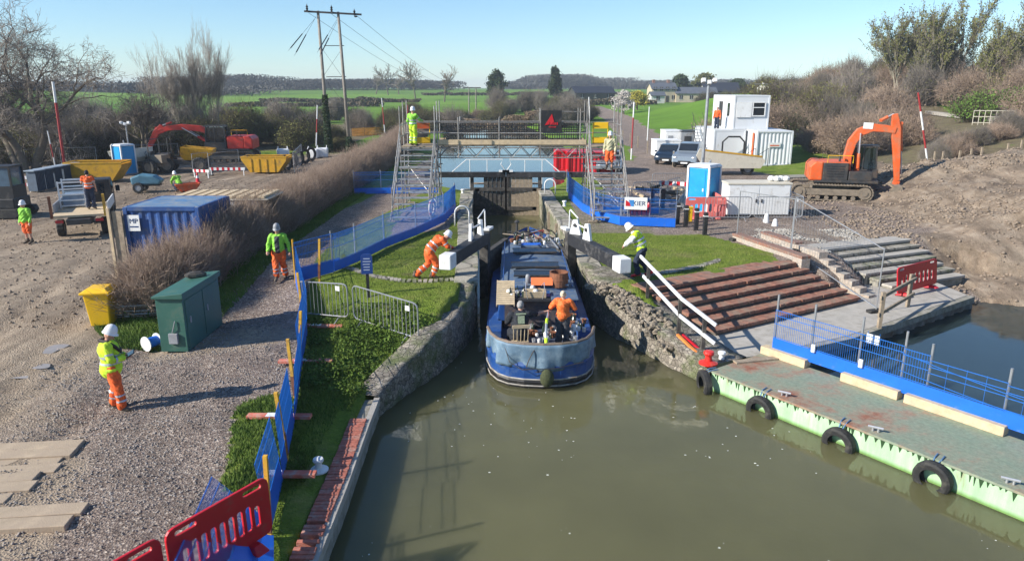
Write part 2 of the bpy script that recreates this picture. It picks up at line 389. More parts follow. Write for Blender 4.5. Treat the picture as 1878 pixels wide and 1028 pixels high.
    z = np.where(near_shore, np.minimum(z, .05+d*.42+.1*vn(x, y, 1, 4)), z)
    z = np.where(d < -.12, -1.3, np.where((d < .3) & ~near_shore, np.minimum(z, -.3), z))
    # quay slab and lock copings sit on lowered ground
    z = np.where(inpoly(x, y, QPOLY), .25, z)
    du = sdp(x, y, UPW); z = np.where(du < 0, .4, np.where(du < 2.5, np.minimum(z, 1.15+np.maximum(du-.1, 0)*.3), z))
    return z
QPOLY = [(4.3,17.6), (4.8,16.6), (6.47,17.2), (9.3,18.65), (15.0,22.6), (14.9,24.0), (12.2,23.6), (10.9,23.0), (4.85,19.0)]
def FX(y): return np.interp(y, [0,9.3,10.7,12.6,14.9,17.6,21.5], [-3.4,-3.62,-3.85,-4.22,-4.75,-5.35,-6.2])
def MUD(x, y):
    x = np.asarray(x, float); y = np.asarray(y, float)
    n = 1.2*vn(x, y, 4, 21)
    a = ss(-9.9, -11.0, x+n*.3)*(1-ss(62, 74, y+6*vn(x, y, 12, 22)))
    strip = (segd(x, y, [(-5.0,13.2),(-4.45,11.6),(-4.2,10.6)]) < .6)
    trk = (1-ss(-.25, .1, x-FX(y)+n*.06))*(1-ss(18, 21.5, y+(x+7)*.8+n))
    b = ss(12.4, 14, x-(y-27)*.25*ss(27, 45, y)*(-1)*0+n*.5)*(1-ss(41, 50, y+n*3))*ss(20, 22, y+.2*(x-14))*(1-ss(30, 34, x-(y-36)*.2+n))
    c = ss(10.0, 11.5, x+n*.4)*ss(25.5, 27, y-(x-11)*.3+n*.4)*(1-ss(38, 44, y+n))*(1-ss(30, 34, x+n))
    return np.clip(np.maximum.reduce([a, trk*(1-strip), b, c]), 0, 1)
def gz(x, y): return float(G(np.array([x]), np.array([y]))[0])
# ------------------------------------------------------------------ ground sheet
def axis(a, b, step, lo, hi, grow=1.09):
    m = list(np.arange(a, b, step)); s = step; x = m[-1]
    while x < hi: s *= grow; x += s; m.append(x)
    s = step; x = a; L = []
    while x > lo: s *= grow; x -= s; L.append(x)
    return np.array(L[::-1]+m)
gx = axis(-16, 26, .17, -1500, 1500, 1.07); gy = axis(7.5, 30, .17, -60, 2400, 1.022)
X, Y = np.meshgrid(gx, gy); Z = G(X.ravel(), Y.ravel())
nx, ny = len(gx), len(gy)
I = np.arange(nx*ny).reshape(ny, nx)
F_ = np.stack([I[:-1,:-1], I[:-1,1:], I[1:,1:], I[1:,:-1]], -1).reshape(-1, 4)
VV = np.stack([X.ravel(), Y.ravel(), Z], -1)
def GRAVEL(x, y):
    n = vn(x, y, 3, 31)
    t = (1-ss(-.3, .1, x-FX(y)+n*.05))*(1-ss(18, 21, y+(x+7)*.6))*ss(-11.5, -8.8, x+.15*(15-y)+n*2.0)   # foreground track
    p = (1-ss(.9, 1.4, segd(x, y, [(-6.6,17), (-7.7,22), (-8.0,27), (-7.2,33), (-6.3,40), (-6.0,70)])+n*.2))*ss(15, 17, y)
    r = (1-ss(2.2, 3.2, segd(x, y, [(6.5,33), (9.5,44), (13,62), (17,100), (20,140), (22,200)])+n))      # farm road
    yard = ss(5.2, 6.2, x+n*.8)*(1-ss(16, 19, x+n))*ss(27.2, 29, y+.9*(8-x)*ss(7, 8, x)*0+n)*(1-ss(62, 66, y+.5*x))
    rr = inpoly(x, y, [(7.6,28.5), (9.2,24.9), (11,25.6), (15.6,27.4), (15,34), (8,34)])*.8
    lock = (1-ss(.25, .5, segd(x, y, [(-5.2,30), (-5.2,36), (-4,29)])+n*.1))*.9
    tow = inpoly(x, y, [(-4.9,27.6), (-2.6,29), (-2.5,35), (-5.3,35)])*.9
    scr = inpoly(x, y, [(3.0,28.4), (8.0,28.2), (8,37), (3.0,37)])*.55
    strip = (segd(x, y, [(-5.0,13.2),(-4.45,11.6),(-4.2,10.6)]) < .6)
    ps = inpoly(x, y, [(9.2,24.5), (11.3,26), (16,27.8), (16,22), (10.5,22.3), (9.0,23.2)])*1.
    return np.clip(np.maximum.reduce([t, p, r, yard, rr, tow, scr, ps]), 0, 1)*(1-strip)
def SAND(x, y):
    n = vn(x, y, 5, 41)
    a = (1-ss(-.5, .5, x-np.interp(y, [7,11,13,16,20,27,34], [-5.6,-7.2,-8.7,-9.9,-11.7,-13.5,-20])+n*.7))*(1-ss(30, 38, y+n*3))*(.55+.45*ss(-.4,.3,vn(x,y,3.3,46)))
    b = (1-ss(.5, 1.2, segd(x, y, [(-8.4,16.6), (-6.5,17.6)])+n*.6))*.8
    c = ss(.1, .5, vn(x, y, 9, 43))*MUD(x, y)*.6*(x > 0)
    return np.clip(np.maximum.reduce([a, b, c]), 0, 1)
def DARK(x, y):
    "ploughed and scrub ground"
    n = vn(x, y, 20, 51)
    s = (x-(38+(y-45)*.32))*.95
    a = ss(-16, -6, s+n*5)*(1-ss(1, 3, s))*(y > 34)*(x > 15)*.8+ss(3, 6, s+n*3)*.85*(x > 20)*(y < 300)
    b = (x < -18)*ss(62, 74, y+n*6+.1*x)*(1-ss(115, 135, y+n*8))*.9
    c_ = (x > 24)*(y > 38)*(y < 62)*ss(-18,-13,s)*(1-ss(-2,2,s))*.9
    return np.clip(a+b+c_, 0, 1)
gm, nt, bs = newmat('ground')
def attr(nt, n): a = nt.nodes.new('ShaderNodeAttribute'); a.attribute_name = n; return a.outputs['Fac']
tcw = nt.nodes.new('ShaderNodeTexCoord').outputs['Object']
n1 = noise(nt, 1.2, 8, .7, tcw); n2 = noise(nt, 9, 6, .7, tcw); n3 = noise(nt, .03, 6, .6, tcw); nf = noise(nt, 45, 4, .7, tcw)
gr = ramp(nt, n1.outputs[0], [(.3, (.09,.145,.016)), (.5, (.165,.235,.028)), (.72, (.26,.27,.07))]).outputs[0]
farg = ramp(nt, n3.outputs[0], [(.3, (.10,.22,.022)), (.7, (.15,.30,.03))]).outputs[0]
vf = nt.nodes.new('ShaderNodeTexVoronoi'); vf.inputs['Scale'].default_value = .0075; nt.links.new(tcw, vf.inputs['Vector']); sf = nt.nodes.new('ShaderNodeSeparateColor'); nt.links.new(vf.outputs['Color'], sf.inputs[0])
farg = mixc(nt, 1., farg, ramp(nt, sf.outputs[0], [(0, (.75,.72,.9)), (.35, (1.1,1.0,.8)), (.7, (.85,.95,1.)), (1, (1.5,1.15,1.6))]).outputs[0], 'MULTIPLY'); farg = mixc(nt, 1., farg, streak(nt, (.05, .25, 1), .2, .85, 1.12), 'MULTIPLY')
gr = mixc(nt, attr(nt, 'far'), gr, farg)
g2 = ramp(nt, n2.outputs[0], [(.3, .72), (.7, 1.2)]).outputs[0]; gr = mixc(nt, 1., gr, g2, 'MULTIPLY')
wr = ramp(nt, noise(nt, .55, 6, .7, tcw).outputs[0], [(.55, 0.), (.68, .75)]).outputs[0]
wr2 = N(nt, 'ShaderNodeMath', operation='MULTIPLY'); nt.links.new(wr, wr2.inputs[0]); nt.links.new(attr(nt, 'worn'), wr2.inputs[1])
gr = mixc(nt, wr2.outputs[0], gr, (.22,.17,.10))
mudc = ramp(nt, n1.outputs[0], [(.28, (.15,.11,.08)), (.48, (.30,.23,.165)), (.7, (.44,.36,.275))]).outputs[0]
m2 = ramp(nt, nf.outputs[0], [(.3, .6), (.7, 1.3)]).outputs[0]; mudc = mixc(nt, 1., mudc, m2, 'MULTIPLY')
mudc = mixc(nt, 1., mudc, streak(nt, (1.1, .14, 1), R(-28), .55, 1.3), 'MULTIPLY'); mudc = mixc(nt, 1., mudc, streak(nt, (4.5, .5, 1), R(-55), .8, 1.15), 'MULTIPLY')
vo = nt.nodes.new('ShaderNodeTexVoronoi'); vo.inputs['Scale'].default_value = 26; nt.links.new(tcw, vo.inputs['Vector'])
sv = nt.nodes.new('ShaderNodeSeparateColor'); nt.links.new(vo.outputs['Color'], sv.inputs[0])
gra = ramp(nt, sv.outputs[0], [(.0, (.12,.09,.073)), (.5, (.245,.19,.155)), (.85, (.34,.272,.22)), (1., (.53,.45,.37))]).outputs[0]
gra = mixc(nt, 1., gra, ramp(nt, n1.outputs[0], [(.3, .75), (.7, 1.25)]).outputs[0], 'MULTIPLY')
scrub = ramp(nt, n1.outputs[0], [(.3, (.10,.08,.05)), (.55, (.2,.165,.095)), (.72, (.13,.16,.045))]).outputs[0]
sand = ramp(nt, n2.outputs[0], [(.3, (.31,.235,.165)), (.7, (.49,.395,.29))]).outputs[0]; sand = mixc(nt, 1., sand, streak(nt, (2.2, .22, 1), R(18), .62, 1.18), 'MULTIPLY')
def edge(a, lo=.35, hi=.6):
    ad = N(nt, 'ShaderNodeMath', operation='MULTIPLY_ADD'); ad.inputs[1].default_value = .6
    sb = N(nt, 'ShaderNodeMath', operation='SUBTRACT'); nt.links.new(n2.outputs[0], sb.inputs[0]); sb.inputs[1].default_value = .5
    nt.links.new(sb.outputs[0], ad.inputs[0]); nt.links.new(attr(nt, a), ad.inputs[2])
    return ramp(nt, ad.outputs[0], [(lo, 0.), (hi, 1.)]).outputs[0]
c = mixc(nt, edge('dark'), gr, scrub); c = mixc(nt, edge('mud'), c, mudc); c = mixc(nt, edge('gravel'), c, gra); c = mixc(nt, edge('sand', .3, .9), c, sand)
nt.links.new(c, bs.inputs['Base Color']); bs.inputs['Roughness'].default_value = .95; bs.inputs['Specular IOR Level'].default_value = .2
hb = N(nt, 'ShaderNodeMath', operation='ADD'); nt.links.new(nf.outputs[0], hb.inputs[0]); nt.links.new(vo.outputs['Distance'], hb.inputs[1])
nt.links.new(bump(nt, hb.outputs[0], .75, .05), bs.inputs['Normal'])
ground = npobj('ground', VV, F_, gm, smooth=True); tag(ground, kind='structure')
xx, yy = VV[:,0], VV[:,1]
mud_ = MUD(xx, yy)
for nm, val in (('mud', mud_), ('gravel', GRAVEL(xx, yy)), ('sand', SAND(xx, yy)), ('dark', DARK(xx, yy)), ('far', ss(45, 110, yy)),
                ('worn', ((yy < 40) & (xx > -9)).astype(float))):
    a = ground.data.attributes.new(nm, 'FLOAT', 'POINT'); a.data.foreach_set('value', np.asarray(val, np.float32))
# ------------------------------------------------------------------ water
def watermat(name, col, bscale, bstr):
    m, nt, b = newmat(name)
    tcw = nt.nodes.new('ShaderNodeTexCoord').outputs['Object']
    n0 = noise(nt, .18, 4, .6, tcw); r0 = ramp(nt, n0.outputs[0], [(.3, tuple(c_*.8 for c_ in col)), (.7, tuple(c_*1.15 for c_ in col))]); nt.links.new(r0.outputs[0], b.inputs['Base Color'])
    b.inputs['Roughness'].default_value = .05; b.inputs['IOR'].default_value = 1.33
    b.inputs['Subsurface Weight'].default_value = .85; b.inputs['Subsurface Radius'].default_value = (1, .95, .6); b.inputs['Subsurface Scale'].default_value = 4.0
    n = noise(nt, bscale, 3, .5, tcw); n.inputs['Distortion'].default_value = .6
    nn = noise(nt, .35, 3, .5, tcw); rr = ramp(nt, nn.outputs[0], [(.35, .25), (.62, 1.)])
    mu = N(nt, 'ShaderNodeMath', operation='MULTIPLY'); nt.links.new(n.outputs[0], mu.inputs[0]); nt.links.new(rr.outputs[0], mu.inputs[1])
    nt.links.new(bump(nt, mu.outputs[0], bstr, .02), b.inputs['Normal']); return m
wm = MB(); wm.add([(p[0], p[1], 0) for p in [(-4.0,-6), (-4.0,15.6), (-3.2,16.4), (-1.9,21), (-2.9,42.3), (2.2,42.3), (3.3,28), (3.3,20.5), (5.4,17.6), (5.7,16.3), (12.6,6.45), (21.3,-6)]], [tuple(range(12))])
wb = MB(); wb.add([(p[0], p[1], 0) for p in [(5.7,16.3), (5.4,17.6), (5.8,19.2), (12,22), (15.6,25), (60,25), (60,-6), (21.3,-6), (12.6,6.45)]], [tuple(range(9))])
tag(wm.build('canal_water', watermat('murky_water', (.135,.128,.06), 3.2, .42)), kind='structure')
tag(wb.build('basin_water', watermat('basin_water', (.03,.05,.05), 2.0, .15)), kind='structure')
wm = MB(); wm.add([(-9,42.2,1.1), (8,42.2,1.1), (9,120,1.1), (0,185,1.1), (-30,185,1.1), (-14,120,1.1)], [tuple(range(6))])
tag(wm.build('upper_canal_water', watermat('upper_water', (.05,.06,.045), 1.5, .12)), kind='structure')
# ------------------------------------------------------------------ walls
def off(pts, d):
    "offset polyline to its left by d"
    out = []
    for i, p in enumerate(pts):
        a = V(pts[max(i-1, 0)][:2]); b = V(pts[min(i+1, len(pts)-1)][:2]); t = (b-a).normalized(); out.append((p[0]-t.y*d, p[1]+t.x*d))
    return out
def densify(pts, step):
    out = []
    for i in range(len(pts)-1):
        a = np.array(pts[i], float); b = np.array(pts[i+1], float); n = max(1, int(np.hypot(*(b-a)[:2])/step))
        for k in range(n): out.append(tuple(a+(b-a)*k/n))
    out.append(tuple(map(float, pts[-1]))); return out
def rubble_wall(name, pts3, thick, mt, parent, side=1, rough=.05, zb=-1.3, hstep=.12):
    "pts3 (x,y,top); wall face on the polyline, body behind it"
    pts = densify(pts3, .12); back = off(pts, thick*side); mb = MB(); rows = []
    for i, p in enumerate(pts):
        H = p[2]-zb; n = int(2.2/hstep); prof = []
        for k in range(n+1): prof.append((p[0], p[1], zb+H*k/n, 1))
        for k in range(1, 5): t = k/4; prof.append((p[0]+(back[i][0]-p[0])*t, p[1]+(back[i][1]-p[1])*t, p[2]+.0, 1 if k < 4 else .4))
        prof.append((back[i][0], back[i][1], zb, 0)); rows.append(prof)
    A = np.array(rows); r = A[:,:,3:]; P3 = A[:,:,:3].copy(); sh = P3.shape[:2]
    for ax in range(3):
        nz = vn(P3[:,:,0]*1.0+P3[:,:,2]*1.7+ax*13, P3[:,:,1]+P3[:,:,2]*.9, .32, 60+ax, 3); P3[:,:,ax] += nz*rough*r[:,:,0]*(1.6 if ax < 2 else 1)
    n0, n1_ = sh; I = np.arange(n0*n1_).reshape(n0, n1_)
    Fq = np.stack([I[:-1,:-1], I[1:,:-1], I[1:,1:], I[:-1,1:]], -1).reshape(-1, 4)
    if side < 0: Fq = Fq[:, ::-1]
    return npobj(name, P3.reshape(-1, 3), Fq, mt, parent)
M_rub = stonemat('rubble_stone', (.36,.32,.26), (.17,.145,.115), mossam=.35, scale=8)
M_rubtop = stonemat('rubble_top', (.36,.30,.23), (.26,.21,.16), moss=(.27,.225,.165), mossam=.9, scale=9)
M_lockst = stonemat('lock_stone', (.34,.30,.24), (.25,.22,.17), mossam=.55, scale=1.6)
M_cop = stonemat('coping_stone', (.42,.385,.32), (.33,.30,.24), mossam=.3, scale=1.3)
M_brick = brickmat('red_brick', (.33,.10,.065), (.4,.15,.1), (.3,.26,.22))
M_bricktop = brickmat('red_brick_edge', (.33,.13,.08), (.27,.115,.075), (.27,.23,.19), bw=.5, rh=.085, alongz=False)
M_brickpale = brickmat('limewashed_brick', (.5,.4,.31), (.42,.32,.24), (.42,.38,.32), lim=.18)
def zadd(pts, zs): return [(p[0], p[1], z) for p, z in zip(pts, zs)]
t = thing('canal_wall', 'low canalside wall with red brick-on-edge top in the near left foreground', 'wall')
rubble_wall('wall', [(p[0], p[1], .42) for p in NEARL], .62, M_concold, t, 1, .012)
mb = MB(); yb = -2.0
k = 0
while yb < 13.9:
    xe = np.interp(yb, [p[1] for p in NEARL], [p[0] for p in NEARL]); 
    if 8.2 < yb < 13.3 and random.Random(k).random() > (.0 if yb > 9.9 else .35): mb.box((xe-.22+random.Random(k).uniform(-.008,.008), yb, .468+random.Random(k+9).uniform(-.008,.006)), (.34,.078,.09), rz=.02+random.Random(k+3).uniform(-.03,.03))
    yb += .092; k += 1
mb.build('brick_edging', mat('edging_brick', (.46,.15,.10), .85, 0, .35, 9, .35, (.42,.33,.27), 5, bst=.4), t, bevel=.006)
mb = MB()
for i in range(len(NEARL)-1):
    a, b = NEARL[i], NEARL[i+1]; mb.beam((a[0]-.03,a[1],.40),(b[0]-.03,b[1],.40),.12,.16)
mb.build('kerb', M_conc, t)
t = thing('wing_wall', 'curving rough stone wall below the grassy bank left of the boat', 'wall')
rubble_wall('wall', zadd(WINGL, [.5,.78,1.0,1.12,1.25,1.38]), .6, M_rub, t, 1, .05)
def chamber_wall(pts, side, label):
    t = thing('lock_wall', label, 'wall')
    rubble_wall('wall', [(p[0], p[1], 1.3) for p in pts], .62, M_lockst, t, side, .014, hstep=.3)
    d = densify(pts, 1.1); mb = MB(); rr = random.Random(5)
    for i in range(len(d)-1):
        a, b = V(d[i]+(0,)), V(d[i+1]+(0,)); k = (b-a).normalized(); nrm = V((-k.y, k.x, 0))*side
        c0 = (a+b)/2+nrm*.31; mb.box((c0.x, c0.y, 1.36+rr.uniform(-.012,.012)), ((b-a).length-.02, .7+rr.uniform(-.04,.04), .17), rz=math.atan2(k.y, k.x))
    mb.build('coping', M_cop, t, bevel=.02); return t
tl = chamber_wall(CHL, 1, 'left wall of the lock chamber with pale stone coping')
tr = chamber_wall(CHR, 1, 'sunlit right wall of the lock chamber streaked with moss')
mb = MB()
for y_ in (24.9, 27.9, 31.2, 34.4): 
    x_ = np.interp(y_, [p[1] for p in CHR[::-1]], [p[0] for p in CHR[::-1]]); mb.box((x_-.03, y_, .0), (.16,.3,2.5))
mb.build('timber_rubbing_post', M_wood, tr)
t = thing('wing_wall', 'rough rubble stone wall sloping down beside the brick steps to the green pontoon', 'wall')
rubble_wall('wall', zadd(WINGR, [1.42,1.42,1.2,.92,.72,.56,.5]), 1.25, M_rub, t, 1, .055)
mb = MB(); rr = random.Random(3)
A_ = np.array([(2.9,20.6,1.42),(3.35,20.1,1.36),(3.7,19.6,1.22),(4.1,18.9,1.05),(4.4,18.4,.85),(4.7,17.9,.66),(4.85,17.3,.5)])
for i in range(330):
    t_ = rr.uniform(0, 5.99); k = int(t_); p = A_[k]+(A_[k+1]-A_[k])*(t_-k)
    r_ = rr.uniform(.035,.105); mb.sph((p[0]-rr.uniform(0,.9), p[1]-rr.uniform(0,.3), p[2]-r_*.35), (r_*1.5, r_*1.15, r_*.5), 7, Euler((rr.random(), rr.random(), rr.random()*6)).to_matrix())
mb.build('rubble_top', M_rubtop, t)
# sheet piled quay with slab
t = thing('concrete_quay', 'pale concrete quay with corrugated steel piling beside the blue basin', 'quay')
mb = MB(); mb.prism([(4.3,17.9), (4.72,16.45), (6.47,17.12), (9.3,18.57), (15.1,22.57), (15.0,24.2), (12.6,24.9), (10.4,23.6), (4.6,20.0)], .2, .45)
mb.build('slab', M_conc, t)
mb = MB(); q = densify([(6.4,17.02), (9.3,18.5), (15.2,22.55)], .3)
pts = []
for i, p in enumerate(q):
    a = V(q[max(i-1,0)]); b = V(q[min(i+1,len(q)-1)]); k = (b-a).normalized(); n_ = V((k.y, -k.x)); o_ = .06 if i % 2 else .0
    pts += [V(p)-k*.09+n_*o_, V(p)+k*.09+n_*o_]
for i in range(len(pts)-1):
    a, b = pts[i], pts[i+1]; mb.add([(a.x,a.y,-1),(b.x,b.y,-1),(b.x,b.y,.3),(a.x,a.y,.3)], [(0,1,2,3)])
mb.build('sheet_piling', mat('piling', (.24,.23,.21), .8, .1, .4, 4, .5, (.16,.11,.07)), t)
mb = MB()
qq = [(6.4,16.97), (9.3,18.45), (15.2,22.5)]
for i in range(2): mb.beam((qq[i][0],qq[i][1],.34),(qq[i+1][0],qq[i+1][1],.34),.2,.2)
mb.build('capping_beam', M_concold, t)
# brick steps
t = thing('brick_steps', 'broad flight of worn red brick steps beside the white handrail', 'steps', ST0, math.atan2(STu.y, STu.x))
# local frame: x along, -y down the flight
tops = [1.41, 1.25, 1.09, .93, .77, .61]
for i, zt in enumerate(tops):
    y0 = -.40*i; x0 = .16*i; x1 = 6.5+.14*i; d = .52 if i else .75
    mb = MB(); rr = random.Random(i); xx_ = x0
    while xx_ < x1:
        wd = .112*rr.choice((1,1,1,2)); lo = .0 if rr.random() > .06 else .03; mb.box((xx_+wd/2, y0-.4+d/2+rr.uniform(-.008,.012)+lo, zt-.045+rr.uniform(-.006,.004)-lo*.3), (wd-.008, d, .09), rz=rr.uniform(-.015,.015)); xx_ += wd
    mb.build('brick_nosing', mat('step_brick', (.30,.135,.09), .9, 0, .45, 5, .5, (.24,.19,.14), 2.2, bst=.6), t)
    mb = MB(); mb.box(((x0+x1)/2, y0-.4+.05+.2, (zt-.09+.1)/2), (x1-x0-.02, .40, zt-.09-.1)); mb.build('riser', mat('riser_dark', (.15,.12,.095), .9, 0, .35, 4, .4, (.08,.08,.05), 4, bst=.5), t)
# brick wall stepping down beside them
t = thing('brick_wall', 'low red brick wall edging the lawn and stepping down right of the brick steps', 'wall')
a, b = at(1350,436,1.45), at(1478,480,1.45); mb = MB(); mb.beam((a.x,a.y,1.35),(b.x,b.y,1.35),.33,.4); mb.build('wall', M_brickpale, t)
mb = MB(); mb.beam((a.x,a.y,1.6),(b.x,b.y,1.6),.36,.1); mb.build('brick_top', M_bricktop, t, bevel=.01)
for i in range(4):
    p = ST0+STu*(6.62+.14*i)+STn*(.42*i+.1); mb = MB(); mb.box((p.x,p.y,.65-.1*i), (.42,.5,1.4-.24*i), rz=math.atan2(STu.y,STu.x)); mb.build('pier', M_brick, t, bevel=.01)
# grey concrete steps
t = thing('concrete_steps', 'weathered grey concrete slab steps next to the heap of earth', 'steps', GS0, math.atan2(GSu.y, GSu.x))
for i in range(7):
    zt = 1.42-.14*i; rr = random.Random(i); mb = MB(); x0 = .12*i+rr.uniform(-.1,.1); x1 = 4.6-.03*i+rr.uniform(-.1,.15)
    d = .42 if i else .95
    mb.box(((x0+x1)/2, -.40*i-.2+d/2-.02, zt-.045), (x1-x0, d, .09), rx=rr.uniform(-.01,.01)); mb.build('tread', M_cop if i % 2 else M_conc, t, bevel=.012)
    mb = MB(); mb.box(((x0+x1)/2, -.40*i+.02, (zt-.09+.2)/2), (x1-x0-.1, .34, zt-.09-.2)); mb.build('riser', M_concold, t)
t = thing('retaining_wall', 'pale limewashed brick wall left of the grey concrete steps', 'wall')
prof = [(at(1402,432,1.5),1.62), (at(1510,470,1.45),1.5)]
a, b = prof[0][0], prof[1][0]
mb = MB(); mb.beam((a.x,a.y,.9),(b.x,b.y,.9),.35,1.4); mb.build('wall', M_brickpale, t)
mb = MB(); m_ = a+(b-a)*.62; mb.beam((a.x,a.y,1.64),(m_.x,m_.y,1.64),.37,.08); mb.build('brick_top', M_bricktop, t)
e = at(1598,545,.45); n_ = 6
for i in range(n_):
    p = b+(e-b)*((i+.5)/n_); h = 1.5-(i+.7)*.17; mb = MB(); mb.box((p.x, p.y, h/2+.1), ((e-b).length/n_*1.0, .36+.003*i, h-.2), rz=math.atan2((e-b).y,(e-b).x)); mb.build('stepped_block', M_brickpale, t)
def og(px, py, z0=1.0):
    "point of the ground surface seen at a photo pixel"
    z = z0
    for _ in range(12): p = at(px, py, z); z = .5*z+.5*gz(p.x, p.y)
    return at(px, py, z)
def dirang(a, b): return math.atan2(b[1]-a[1], b[0]-a[0])
# ------------------------------------------------------------------ narrow boat
BO = V((.74, 15.95, 0))
BL = 15.6
def bw(y):
    a = [0,.05,.18,.42,.8,1.3,2.0,3,11.0,12.5,13.8,14.8,15.3,15.6]; b = [.0,.45,.82,1.08,1.26,1.36,1.42,1.43,1.43,1.32,1.0,.55,.25,.04]
    return float(np.interp(y, a, b))
ys = [0,.05,.18,.42,.8,1.3,2.0,2.7,3.5,5,7,9,11,12,12.8,13.5,14.2,14.8,15.3,15.6]
def outline(scale=1, y0=0, y1=BL, dx=0):
    yy_ = [y for y in ys if y0 <= y <= y1]
    return [(-(bw(y)*scale+dx if bw(y) > 0 else 0), y) for y in yy_[::-1]]+[((bw(y)*scale+dx), y) for y in yy_[1 if y0 == 0 else 0:]]
def loft(mb, levels, out, closed=False, nz=None):
    n = len(out); vs = []
    for (z, s, dy) in levels:
        for (x, y) in out: vs.append((x*s, (y-1.2)*(1 if y > 1.2 else s)+1.2+ (dy if y < 1.3 else 0), z+(.28*((y-10)/5.6)**2 if y > 10 and z > .3 else 0)))
    fs = [(i*n+j, i*n+j+1, (i+1)*n+j+1, (i+1)*n+j) for i in range(len(levels)-1) for j in range(n-1)]
    mb.add(vs, fs)
boat = thing('canal_boat', 'weathered blue canal boat with pale tarpaulin round its stern entering the lock', 'boat', BO)
out = outline()
mb = MB(); loft(mb, [(-.35,.9,.1),(-.05,.98,0),(.14,1,0),(.17,1.012,0),(.2,1,0),(.24,.998,0)], out); mb.build('hull', M_black, boat, smooth=False)
mb = MB(); loft(mb, [(.24,.998,0),(.5,1.0,-.0),(.53,1.02,0),(.58,1.02,0),(.61,1.0,0),(.78,.985,.04)], out); mb.build('hull_side', M_boatblue, boat)
mb = MB(); mb.tube([(x*1.015, y, .235+(.28*((y-10)/5.6)**2 if y > 10 else 0)) for x, y in out], .022, 6); mb.tube([(x*1.02, y, .07) for x, y in out], .018, 6); mb.build('rubbing_strake', mat('strake', (.38,.36,.33), .7, 0, .3, 5, .4), boat)
# decks
mb = MB(); pd = [(x*.97, y) for x, y in outline(1, 0, 3.5)]; mb.prism(pd, .42, .5); mb.build('stern_deck', mat('deck_dark_blue', (.03,.05,.1), .7, 0, .4, 4, .4, (.12,.11,.1), 5), boat)
mb = MB(); pd = [(x*.97, y) for x, y in outline(1, 11, BL)]; mb.prism(pd, .6, .68); mb.build('fore_deck', M_darkwood, boat)
mb = MB()
for s in (-1, 1): mb.box((s*1.27, 6.6, .74), (.3, 8.3, .05))
mb.build('gunwale', M_boatblue, boat, bevel=.01)
# cabin 2.8 - 10.6
mb = MB(); mb.prism([(-1.16,.7),(-1.06,1.42),(1.06,1.42),(1.16,.7)], 3.15, 10.6, 'y'); mb.build('cabin', M_boatblue, boat, bevel=.02)
mb = MB(); mb.prism([(-1.1,1.4),(-1.1,1.44),(-.6,1.5),(0,1.53),(.6,1.5),(1.1,1.44),(1.1,1.4)], 3.75, 10.7, 'y'); mb.build('roof', M_boatroof, boat)
mb = MB()
for s in (-1, 1): mb.tube([(s*1.0,3.8,1.56),(s*1.0,7,1.58),(s*1.0,10.5,1.56)], .018, 6)
for s in (-1, 1):
    for y in (4, 6, 8, 10): mb.bar((s*1.0,y,1.45),(s*1.0,y,1.58),.012)
mb.build('grab_rail', M_boatblue, boat)
for s in (-1, 1):
    for y in (4.6, 6.6, 8.8):
        mb = MB(); mb.box((s*1.115, y, 1.08), (.03,.8,.4), ry=-s*.138); w_ = mb.build('window', M_glass, boat); mb = MB()
        for dz in (-.21,.21): mb.box((s*(1.118-.14*dz), y, 1.08+dz), (.04,.86,.03))
        mb.build('window_frame', M_alu, w_)
# cabin rear opening with hatch
mb = MB(); mb.box((0,3.1,.95), (1.9,.06,.8)); mb.build('bulkhead', mat('bulkhead_dark', (.03,.04,.07), .7, 0, .4, 4, .6, (.15,.1,.07), 4), boat)
mb = MB(); mb.box((-.15,3.35,1.38), (1.3,.95,.06)); mb.build('hatch_dark_slab', M_darkcloth, boat)  # near-black slab stands for the shade inside the open hatch
mb = MB(); mb.box((.25,4.1,1.58), (1.3,.7,.05)); mb.build('hatch', M_boatroof, boat, bevel=.01)
mb = MB(); mb.box((.72,3.2,1.44), (.75,.85,.05)); mb.build('locker_lid', M_boatroof, boat, bevel=.01)
# side decks either side of the well
for s in (-1, 1):
    mb = MB(); mb.box((s*1.2,2.35,.66), (.36,.9,.35)); mb.build('bench_locker', M_boatblue, boat, bevel=.015)
# tarp skirt round the stern
pts = densify([(x, y) for x, y in outline(1, 0, 1.35)], .07); vs = []; n = len(pts)
for k in range(9):
    t_ = k/8
    for i, (x, y) in enumerate(pts):
        hem = .56+.06*math.sin(i*.33)+.07*math.sin(i*.13+1); z = 1.13-(1.13-hem)*t_+.0
        f = 1.02+.035*math.sin(i*.42+2*t_)*t_+.02*math.sin(i*1.1)*t_-.02*t_
        vs.append((x*f, (y-1.2)*f+1.2-.03, z))
mb = MB(); mb.add(vs, [(k*n+i, k*n+i+1, (k+1)*n+i+1, (k+1)*n+i) for k in range(8) for i in range(n-1)]); o_ = mb.build('tarpaulin', M_tarp, boat, smooth=True)
m_ = o_.modifiers.new('solid', 'SOLIDIFY'); m_.thickness = .012
mb = MB(); mb.tube([(x*1.0, (y-1.2)*1.0+1.2, 1.14) for x, y in pts], .042, 8); mb.build('stern_rail', mat('rail_brown', (.2,.15,.11), .6, 0, .3, 5, .3), boat)
mb = MB()
for i in range(0, n, 7):
    x, y = pts[i]; mb = MB(); mb.bar((x*.97,(y-1.2)*.97+1.2,.5),(x*.97,(y-1.2)*.97+1.2,1.13),.018); mb.build('rail_post', M_steel, boat)
mb = MB(); mb.tube([(-.12,.05,1.12),(-.25,-.04,.95),(-.35,-.08,.75),(-.4,-.1,.6)], .012); mb.tube([(-.95,.28,1.1),(-.8,.0,.7),(-.5,-.12,.55),(.3,-.1,.57),(1.0,.2,.62)], .01); mb.build('rope', M_steel, boat)
mb = MB()
